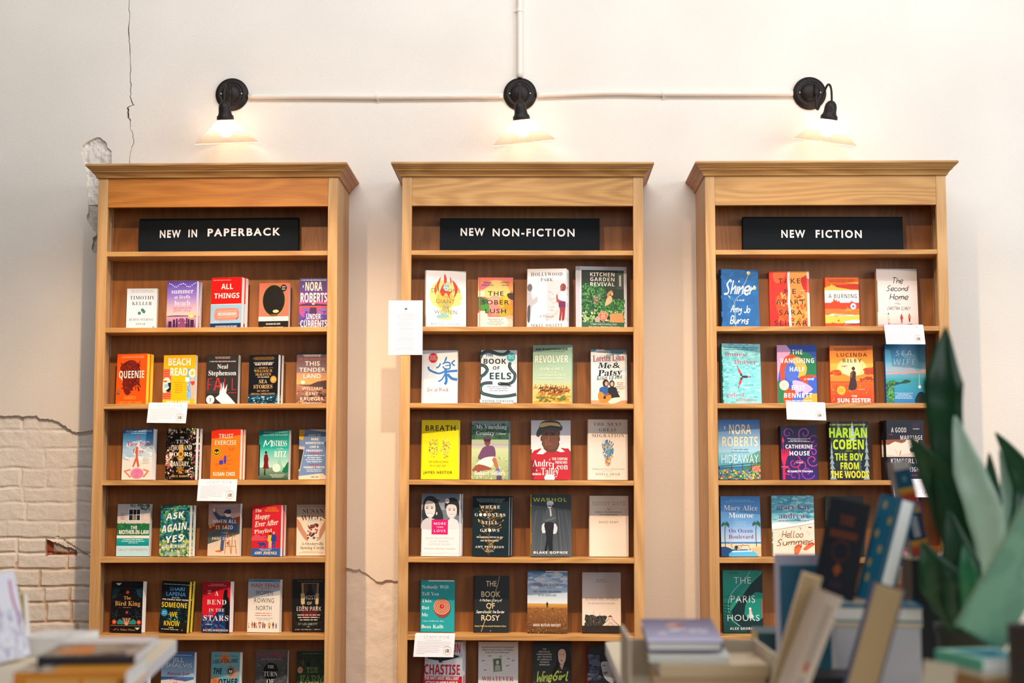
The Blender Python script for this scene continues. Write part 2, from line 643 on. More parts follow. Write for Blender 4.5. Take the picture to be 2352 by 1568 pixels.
# ---------------------------------------------------------------- sconces and painted conduit
def glass_shade(name, milk):
    m, t, b, N, L = nt(name)
    out = N['Material Output']
    tr = N.new('ShaderNodeBsdfTransparent')
    tr.inputs[0].default_value = (1.0, 0.97, 0.93, 1)
    tl = N.new('ShaderNodeBsdfTranslucent')
    tl.inputs[0].default_value = (1.0, 0.95, 0.88, 1)
    gl = N.new('ShaderNodeBsdfGlossy')
    gl.inputs['Roughness'].default_value = 0.15
    a = N.new('ShaderNodeMixShader')
    a.inputs[0].default_value = milk
    L.new(tr.outputs[0], a.inputs[1])
    L.new(tl.outputs[0], a.inputs[2])
    fr = N.new('ShaderNodeFresnel')
    fr.inputs[0].default_value = 1.35
    c = N.new('ShaderNodeMixShader')
    fm = N.new('ShaderNodeMath')
    fm.operation = 'MULTIPLY'
    fm.inputs[1].default_value = 0.35
    L.new(fr.outputs[0], fm.inputs[0])
    L.new(fm.outputs[0], c.inputs[0])
    L.new(a.outputs[0], c.inputs[1])
    L.new(gl.outputs[0], c.inputs[2])
    L.new(c.outputs[0], out.inputs['Surface'])
    return m


def bulb_material():
    m, t, b, N, L = nt('lit_bulb')
    b.inputs['Base Color'].default_value = (1, 0.9, 0.75, 1)
    b.inputs['Emission Color'].default_value = (1.0, 0.76, 0.54, 1)
    b.inputs['Emission Strength'].default_value = 16
    return m


GLASS, BULB = [glass_shade('ribbed_glass_milky', 0.84), glass_shade('ribbed_glass_clear', 0.55)], bulb_material()
STEELP = plain('pale_screw', 'd8d2c4', 0.35, 0.7)


def sconce(x, z, swing, tilt, label):
    t = thing('wall_sconce', (x, 0, z), label, 'wall lamp', 'wall sconces above the bookcases')
    Mw = Matrix.Rotation(R(90), 4, 'X')     # lathe axis to -y (out of the wall)
    b = MB()
    b.smooth = True
    b.lathe([(0.0, -0.0005), (0.0685, -0.0005), (0.0685, 0.006), (0.066, 0.011), (0.060, 0.0125), (0.056, 0.018), (0.050, 0.020), (0.046, 0.0165), (0.041, 0.0165),
             (0.0375, 0.021), (0.034, 0.028), (0.026, 0.034), (0.015, 0.037), (0.0, 0.0375)], 48, Mw)
    b.build('backplate', IRON, t)
    for s in (-1, 1):
        q = MB()
        q.smooth = True
        q.lathe([(0, 0.0225), (0.0034, 0.022), (0.0036, 0.0155), (0.0, 0.0155)], 12, Matrix.Translation((s * 0.0425, 0, -0.0005)) @ Mw)
        q.build('screw', STEELP, t)
    rz = Matrix.Rotation(swing, 4, 'Z')

    def A(d, zz, lx=0.0):
        return rz @ Vector((lx, -d, zz))
    k = MB()
    k.smooth = True
    k.tube([A(0.033, 0.016), A(0.047, 0.014), A(0.047, -0.012), A(0.046, -0.016)], [0.004, 0.006, 0.0085, 0.006])
    k.tube(curve_pts([A(0.034, 0.022), A(0.040, 0.030), A(0.046, 0.026), A(0.048, 0.014)], 6), 0.0032)
    k.build('pivot', IRON, t)
    arm = MB()
    arm.smooth = True
    pts = curve_pts([A(0.047, -0.010), A(0.047, -0.045), A(0.049, -0.068), A(0.057, -0.079), A(0.068, -0.070), A(0.096, -0.030), A(0.122, -0.000), A(0.138, 0.005),
                     A(0.150, -0.008), A(0.1555, -0.032), A(0.156, -0.072)], 8)
    arm.tube(pts, 0.0045, 10)
    arm.build('arm', IRON, t)
    # lamp head, tilted a little about the depth axis
    H = Matrix.Translation(A(0.156, -0.066)) @ Matrix.Rotation(tilt, 4, 'Y') @ Matrix.Rotation(R(13), 4, 'X')
    s_ = MB()
    s_.smooth = True
    s_.lathe([(0.0, 0.0), (0.007, 0.0), (0.014, -0.004), (0.0215, -0.014), (0.0245, -0.026), (0.0255, -0.046), (0.028, -0.055), (0.034, -0.062), (0.0345, -0.074),
              (0.032, -0.0765), (0.026, -0.074), (0.0, -0.060)], 40, H)
    s_.build('socket', IRON, t)
    g = MB()
    g.smooth = True
    n = 160
    prof = [(0.0305, -0.0735), (0.0325, -0.080), (0.055, -0.101), (0.0795, -0.123), (0.0835, -0.1265), (0.107, -0.1505), (0.124, -0.1655), (0.1285, -0.168), (0.1285, -0.1705), (0.126, -0.171)]
    v, f = [], []
    for i, (r_, zz) in enumerate(prof):
        for q in range(n):
            d = 0.0012 * (1 if q % 2 else -1) if 1 < i < 7 else 0.0
            an = 2 * PI * q / n
            v.append(H @ Vector(((r_ + d) * math.cos(an), (r_ + d) * math.sin(an), zz)))
    for i in range(len(prof) - 1):
        for q in range(n):
            f.append((i * n + q, i * n + (q + 1) % n, (i + 1) * n + (q + 1) % n, (i + 1) * n + q))
    g.add(v, f)
    g.mi = [(q % n) % 2 if 1 <= q // n < 6 and q // n != 3 else 0 for q in range(len(f))]
    g.build('glass_shade', GLASS, t)
    u = MB()
    u.smooth = True
    u.lathe([(0.0, -0.0745), (0.013, -0.075), (0.016, -0.081)] + [(0.034 * math.sin(R(q)), -0.110 + 0.034 * math.cos(R(q))) for q in range(25, 181, 12)] + [(0.0, -0.1440)], 28, H)
    u.build('bulb', BULB, t)
    return t


sconce(-1.2688, 2.9386, R(0), R(-2), 'black wall sconce with ribbed glass shade above the left bookcase')
sconce(-0.0740, 2.9342, R(0), R(-6), 'black wall sconce with glass shade at the foot of the vertical conduit')
sconce(1.1190, 2.9325, R(24), R(8), 'black wall sconce with its arm swung sideways above the right bookcase')

COND = plain('painted_conduit', 'ece1d4', 0.5, bump=0.1)


def conduit(pts, r, label, clamps):
    t = thing('conduit', pts[0], label, 'pipe', 'painted conduits feeding the sconces')
    o = Vector(pts[0])
    q = MB()
    q.smooth = True
    q.tube([Vector(p) - o for p in curve_pts(pts, 8)], r, 14)
    q.build('pipe', COND, t)
    for x, z, ver in clamps:
        c = MB()
        pr = [(-r - 0.004, 0.0), (r + 0.004, 0.0)]
        arc = [((r + 0.002) * math.cos(a), r + (r + 0.002) * math.sin(a)) for a in [PI * k / 10 for k in range(11)]]
        out = [(r + 0.002, 0.0)] + arc + [(-r - 0.002, 0.0)]
        M = Matrix.Translation(Vector((x, -0.0003, z)) - o)
        if ver:
            c.prism([(p[0], -p[1]) for p in out], 'z', -0.006, 0.006, M)
            c.box(-r - 0.012, -r, -0.003, 0, -0.005, 0.005, 0.001, M)
        else:
            c.prism([(-p[1], p[0]) for p in out], 'x', -0.006, 0.006, M)
            c.box(-0.005, 0.005, -0.003, 0, -r - 0.013, -r, 0.001, M)
        c.build('clamp', COND, t)


RC = 0.0118
conduit([(-1.199, -RC, 2.9285), (-0.9, -RC, 2.927), (-0.663, -RC, 2.9245), (-0.35, -RC, 2.925), (-0.144, -RC, 2.926)], RC, 'thin horizontal painted conduit between the left and middle sconces', [(-0.663, 2.9245, False)])
conduit([(-0.004, -RC, 2.929), (0.15, -RC, 2.934), (0.32, -RC, 2.937), (0.518, -RC, 2.933), (0.80, -RC, 2.931), (1.049, -RC, 2.9305)], RC, 'slightly wavy horizontal painted conduit between the middle and right sconces', [(0.518, 2.933, False)])
conduit([(-0.0745, -RC, 3.0035), (-0.0748, -RC, 3.3), (-0.0765, -RC, 3.7), (-0.077, -RC, 4.15)], RC, 'vertical painted conduit running up the wall from the middle sconce', [(-0.076, 3.287, True)])
# ---------------------------------------------------------------- lettering: outline alphabets and a pen alphabet
# glyph outlines in hundredths of an em: advance width, then closed contours as x, y, x, y ...
OUTLINES = {
    'N': {'A':(69,(0,0,25,72,44,72,69,0,53,0,48,17,22,17,16,0),(25,30,44,30,35,61),),'B':(67,(9,0,9,71,40,71,53,67,57,64,59,59,60,49,57,43,49,37,57,34,61,27,61,15,59,10,50,2,43,1),(24,43,37,43,42,45,45,51,43,56,36,59,24,59),(24,12,38,13,44,15,46,19,45,27,38,31,24,31),),'C':(64,(38,-1,25,1,20,4,12,11,7,22,6,43,10,55,16,64,26,70,43,72,60,67,55,55,42,60,34,59,30,57,23,48,22,43,22,28,26,18,34,12,45,12,58,15,58,3,48,0),),'D':(74,(9,0,9,71,39,71,51,67,56,64,64,56,68,44,67,25,64,16,58,9,50,4,41,1),(24,12,31,12,43,15,50,23,53,36,52,43,50,49,43,57,38,58,24,59),),'E':(56,(9,0,9,71,50,71,50,59,24,59,24,43,48,43,48,31,24,31,24,12,50,12,50,0),),'F':(55,(9,0,9,71,50,71,50,59,24,59,24,41,48,41,48,28,24,28,24,0),),'G':(72,(39,-1,29,0,21,3,14,8,10,16,7,25,6,43,8,49,13,60,23,68,36,72,54,71,64,68,59,56,46,60,35,58,29,55,23,45,21,36,23,23,29,15,36,12,50,13,50,28,36,28,36,40,64,40,64,3,53,0),),'H':(77,(9,0,9,71,24,71,24,43,52,43,52,71,68,71,68,0,52,0,52,31,24,31,24,0),),'I':(39,(3,0,3,9,12,13,12,59,3,63,3,71,36,71,36,63,27,59,27,13,36,9,36,0),),'J':(33,(2,-21,-7,-20,-7,-7,3,-8,7,-5,8,-1,9,71,24,71,24,5,23,-6,16,-16,10,-20),),'K':(66,(9,0,9,71,24,71,24,39,49,71,66,71,41,40,66,0,49,0,31,30,24,26,24,0),),'L':(57,(9,0,9,71,24,71,24,12,53,12,53,0),),'M':(94,(9,0,9,71,30,71,47,17,65,71,85,71,85,0,71,0,72,56,53,0,39,0,22,56,23,0),),'N':(81,(9,0,9,71,28,71,59,18,59,71,72,71,72,0,53,0,22,54,23,0),),'O':(80,(40,-1,26,1,16,7,9,17,7,22,6,36,6,43,9,55,16,65,26,70,40,73,54,70,64,65,70,55,72,49,74,36,72,22,70,16,64,7,54,1),(40,12,50,15,54,18,56,23,58,36,56,49,54,54,50,57,40,60,34,59,29,57,26,54,22,43,22,36,22,29,26,18,29,15),),'P':(63,(9,0,9,71,32,71,47,69,52,65,58,56,58,45,56,37,51,31,43,27,24,25,24,0),(24,38,36,39,41,42,43,49,42,54,38,58,24,59),),'Q':(80,(54,-17,41,-1,26,1,16,7,12,11,7,22,6,43,9,55,16,65,26,70,40,73,54,70,64,65,67,60,72,49,74,36,72,21,66,10,56,2,73,-17),(40,12,50,15,54,18,56,23,58,36,56,49,54,54,50,57,40,60,34,59,29,57,26,54,22,43,22,36,22,29,26,18,29,15),),'R':(66,(9,0,9,71,39,71,51,66,55,62,58,57,58,47,53,37,45,31,66,0,49,0,32,27,24,27,24,0),(24,40,34,40,40,42,43,47,41,55,37,58,24,59),),'S':(55,(25,-1,18,-1,5,3,5,17,19,12,26,12,34,14,36,19,36,22,32,26,17,34,10,39,6,49,6,58,8,63,17,70,23,72,37,72,51,67,46,56,34,59,26,60,21,56,21,50,24,47,40,38,47,32,51,23,50,14,44,5,39,2),),'T':(58,(21,0,21,59,2,59,2,71,56,71,56,59,37,59,37,0),),'U':(76,(38,-1,29,0,22,2,16,6,12,12,9,18,9,25,9,71,24,71,24,22,27,15,34,12,38,12,46,13,49,16,52,23,52,71,67,71,67,25,66,16,61,8,54,2,44,-1),),'V':(65,(24,0,0,71,15,71,33,13,36,29,50,71,65,71,41,0),),'W':(97,(18,0,0,71,15,71,28,14,41,71,56,71,66,30,69,14,82,71,97,71,79,0,61,0,48,54,35,0),),'X':(67,(0,0,24,37,2,71,18,71,34,46,49,71,65,71,43,36,67,0,49,0,33,27,16,0),),'Y':(62,(24,0,24,27,0,71,16,71,31,42,46,71,62,71,39,28,39,0),),'Z':(58,(2,0,2,10,37,59,3,59,3,71,55,71,55,62,20,12,56,12,56,0),),'a':(60,(21,-1,12,1,6,7,4,16,5,22,7,26,15,31,38,34,38,39,36,43,30,45,14,41,9,51,26,56,43,54,50,47,52,42,53,0,43,0,39,7,32,1),(27,10,32,11,37,15,38,25,25,24,21,21,20,16,20,13),),'b':(63,(38,-1,28,1,23,6,19,0,8,0,8,76,23,76,22,48,29,53,38,56,49,52,56,43,59,27,56,12,49,2),(34,11,36,12,41,15,44,28,41,40,36,43,33,44,30,43,25,40,23,28,25,15,30,12),),'c':(51,(30,-1,22,0,16,2,11,6,7,11,5,18,5,33,8,43,14,50,26,55,38,55,48,52,44,40,33,44,25,42,21,36,20,22,23,15,28,12,37,12,47,16,47,3,39,0),),'d':(63,(25,-1,14,2,7,12,5,27,7,43,10,48,20,55,26,56,32,55,42,48,41,76,56,76,56,0,44,0,41,7,35,1),(30,11,37,13,39,15,41,21,42,27,39,39,37,42,30,44,27,43,22,39,20,27,22,15,25,13),),'e':(59,(33,-1,22,0,14,4,8,11,5,21,5,33,8,43,13,50,25,55,37,55,43,53,48,49,52,44,54,38,55,24,20,24,20,20,23,14,29,11,40,11,52,14,52,3,43,0),(20,34,41,34,38,42,36,44,30,45,23,42),),'f':(39,(10,0,10,43,2,43,2,51,10,55,11,67,17,74,30,77,43,74,39,63,29,64,27,63,25,60,25,55,38,55,38,43,25,43,25,0),),'g':(63,(28,-24,17,-23,8,-21,8,-9,22,-13,29,-13,35,-12,39,-8,41,7,34,1,25,-1,19,0,14,2,10,6,5,19,5,35,7,42,14,52,19,55,32,55,37,52,41,48,43,55,56,55,55,-7,52,-13,49,-18,43,-21),(30,11,34,11,39,14,41,20,42,27,39,40,37,42,30,44,24,42,21,36,20,27,21,18,24,13),),'h':(66,(8,0,8,76,23,76,22,48,30,54,39,56,49,53,56,47,58,36,58,0,43,0,42,38,39,42,35,44,27,42,24,36,23,0),),'i':(31,(15,61,10,63,7,69,10,74,15,76,21,74,23,69,21,63),(8,0,8,55,23,55,23,0),),'j':(31,(15,61,10,63,7,69,10,74,15,76,21,74,23,69,21,63),(3,-24,-6,-23,-6,-11,2,-12,6,-10,8,-7,8,55,23,55,22,-12,19,-18,15,-22),),'k':(62,(8,0,8,76,23,76,22,30,44,55,61,55,39,31,62,0,45,0,29,22,23,17,23,0),),'l':(31,(8,0,8,76,23,76,23,0),),'m':(98,(8,0,8,55,19,55,22,48,29,54,35,55,42,55,48,54,56,48,60,52,66,55,78,55,86,51,89,47,91,36,91,0,76,0,75,38,72,42,68,44,61,42,58,36,57,0,42,0,41,38,38,42,34,44,27,42,24,36,23,0),),'n':(66,(8,0,8,55,19,55,21,48,26,52,35,55,44,55,53,51,58,42,58,0,43,0,43,36,40,42,35,44,27,42,24,36,23,0),),'o':(62,(31,-1,17,2,10,8,6,16,5,27,5,36,8,43,12,48,17,52,23,55,31,56,41,54,51,47,56,38,57,27,57,19,54,12,50,6,45,2,38,0),(31,11,35,11,40,15,42,27,40,40,37,42,31,44,24,42,22,40,20,27,22,15,24,13),),'p':(63,(8,-24,8,55,20,55,22,48,29,53,35,55,44,55,49,52,56,43,58,36,58,19,56,12,53,6,44,0,31,0,22,6,23,-24),(34,11,37,12,41,15,44,28,42,37,39,42,33,44,30,43,25,40,23,28,25,15,30,12),),'q':(63,(41,-24,41,7,32,0,25,-1,19,0,10,6,5,19,5,36,7,43,10,48,20,55,25,56,32,55,41,48,43,55,56,55,56,-24),(30,11,34,11,39,14,41,21,42,27,39,39,37,42,30,44,27,43,22,39,20,27,21,18,24,13),),'r':(45,(8,0,8,55,19,55,22,45,26,50,32,54,43,55,42,41,31,40,26,38,24,34,23,0),),'s':(50,(23,-1,13,0,5,2,5,15,14,11,23,10,29,11,31,15,29,19,13,26,7,31,5,38,5,45,7,49,15,54,26,56,39,54,45,51,41,41,26,45,20,43,19,40,22,37,36,31,43,26,46,19,45,11,40,3,36,1),),'t':(43,(27,-1,18,1,12,6,10,13,9,43,2,43,2,50,11,55,15,66,24,66,24,55,40,55,40,43,24,43,24,17,25,14,29,11,40,13,40,2),),'u':(66,(27,-1,17,1,10,8,8,19,8,55,22,55,23,19,26,12,31,11,38,13,42,19,43,55,58,55,58,0,47,0,44,7,37,1),),'v':(57,(21,0,0,55,16,55,26,24,28,12,41,55,57,55,36,0),),'w':(86,(17,0,1,55,16,55,23,29,25,12,35,55,51,55,58,26,60,12,70,55,85,55,69,0,53,0,43,43,33,0),),'x':(58,(1,0,19,28,1,55,18,55,29,37,40,55,56,55,39,28,57,0,40,0,29,19,17,0),),'y':(57,(11,-24,3,-23,3,-11,9,-12,15,-11,18,-7,22,0,0,55,16,55,27,22,28,14,41,55,57,55,31,-12,25,-20,16,-24),),'z':(49,(3,0,3,9,28,43,4,43,4,55,45,55,45,45,20,11,46,11,46,0),),'0':(57,(29,-1,21,0,14,3,10,9,4,25,4,36,6,56,11,65,18,71,29,73,36,71,43,68,47,63,51,55,54,36,51,16,46,7,39,1),(29,11,32,12,36,17,39,36,36,54,34,58,29,60,23,58,21,54,19,36,21,17,25,12),),'1':(57,(26,0,27,56,13,44,6,53,29,71,41,71,41,0),),'2':(57,(4,0,4,11,33,40,36,47,37,51,35,58,28,60,20,58,12,53,4,62,13,69,22,72,34,72,41,70,47,66,51,60,52,53,51,46,45,36,23,13,54,13,54,0),),'3':(57,(24,-1,17,-1,4,3,4,16,13,12,23,11,31,12,36,16,37,24,35,28,28,30,15,31,15,43,24,43,32,45,36,49,36,54,32,59,26,60,20,59,11,55,4,65,18,72,34,72,45,68,50,60,51,55,49,47,43,41,36,37,41,36,49,32,53,25,53,17,50,10,45,4,36,0),),'4':(57,(32,0,32,15,2,15,2,25,33,71,47,71,47,27,56,27,56,15,47,15,47,0),(15,27,32,27,33,54),),'5':(57,(24,-1,14,0,5,3,5,16,17,12,28,12,34,14,36,16,37,23,36,29,31,32,23,33,12,32,6,35,9,71,48,71,48,59,22,59,21,45,34,45,45,41,51,32,53,24,52,17,49,11,45,6,40,2),),'6':(57,(30,-1,16,2,13,5,7,13,5,18,4,30,5,46,11,60,20,68,34,72,49,72,49,59,35,60,27,58,21,53,19,46,17,38,24,44,30,46,39,46,44,44,51,36,53,30,53,17,51,11,47,6,37,0),(29,11,37,14,39,24,37,32,30,35,22,32,19,25,22,15,25,12),),'7':(57,(11,0,38,59,3,59,3,71,54,71,54,62,27,0),),'8':(57,(29,-1,21,0,10,4,4,13,4,18,5,27,8,30,17,37,11,42,7,48,6,55,7,62,14,69,21,71,29,72,36,71,43,69,50,62,51,55,50,48,45,42,39,38,50,29,53,24,54,19,52,11,48,5,38,0),(29,44,35,48,37,54,35,59,29,61,22,59,20,54,23,48),(28,10,37,12,40,19,37,25,28,31,20,26,18,19,20,13),),'9':(57,(18,-1,8,0,8,12,22,11,31,14,37,22,40,33,34,27,27,25,18,25,13,27,6,35,4,41,4,55,6,61,15,69,21,71,32,72,44,66,50,59,52,54,54,41,52,25,48,14,40,5,28,0),(28,36,35,39,39,46,35,57,32,59,28,60,21,57,18,48,20,39),),'&':(63,(50,34,42,23,33,34,40,40,44,46,45,52,43,60,37,65,29,67,19,65,13,59,11,51,12,45,19,35,11,30,5,23,3,15,5,7,11,1,20,-1,26,0,34,3,42,9,49,0,62,0,48,16,59,34),(36,16,26,9,21,8,17,9,14,12,13,15,14,20,25,29),(21,52,22,55,24,58,28,59,32,58,35,55,36,52,33,45,27,41,22,48),),"'":(19,(7,46,12,46,14,60,14,72,5,72,5,60),),'-':(32,(28,27,4,27,4,17,28,17),),'.':(22,(11,11,6,8,5,5,6,2,11,-1,14,0,17,5,16,8),),',':(22,(6,-12,12,-8,16,-3,18,3,17,8,14,11,11,12,5,10,5,7,5,4,10,1,10,-3),),'!':(27,(8,54,11,26,14,20,15,23,19,44,18,63,17,67,14,69,10,67,9,63),(14,11,8,8,8,5,8,2,14,-1,19,2,20,5,19,8),),'+':(58,(25,59,25,39,6,39,6,31,25,31,25,12,33,12,33,31,53,31,53,39,33,39,33,59),),'#':(58,(20,62,16,42,0,42,0,35,14,35,11,18,0,18,0,11,9,11,5,-8,12,-8,16,11,36,11,32,-8,39,-8,43,11,58,11,58,18,44,18,48,35,58,35,58,42,49,42,53,62,46,62,42,42,23,42,27,62),(21,35,41,35,37,18,18,18),)},
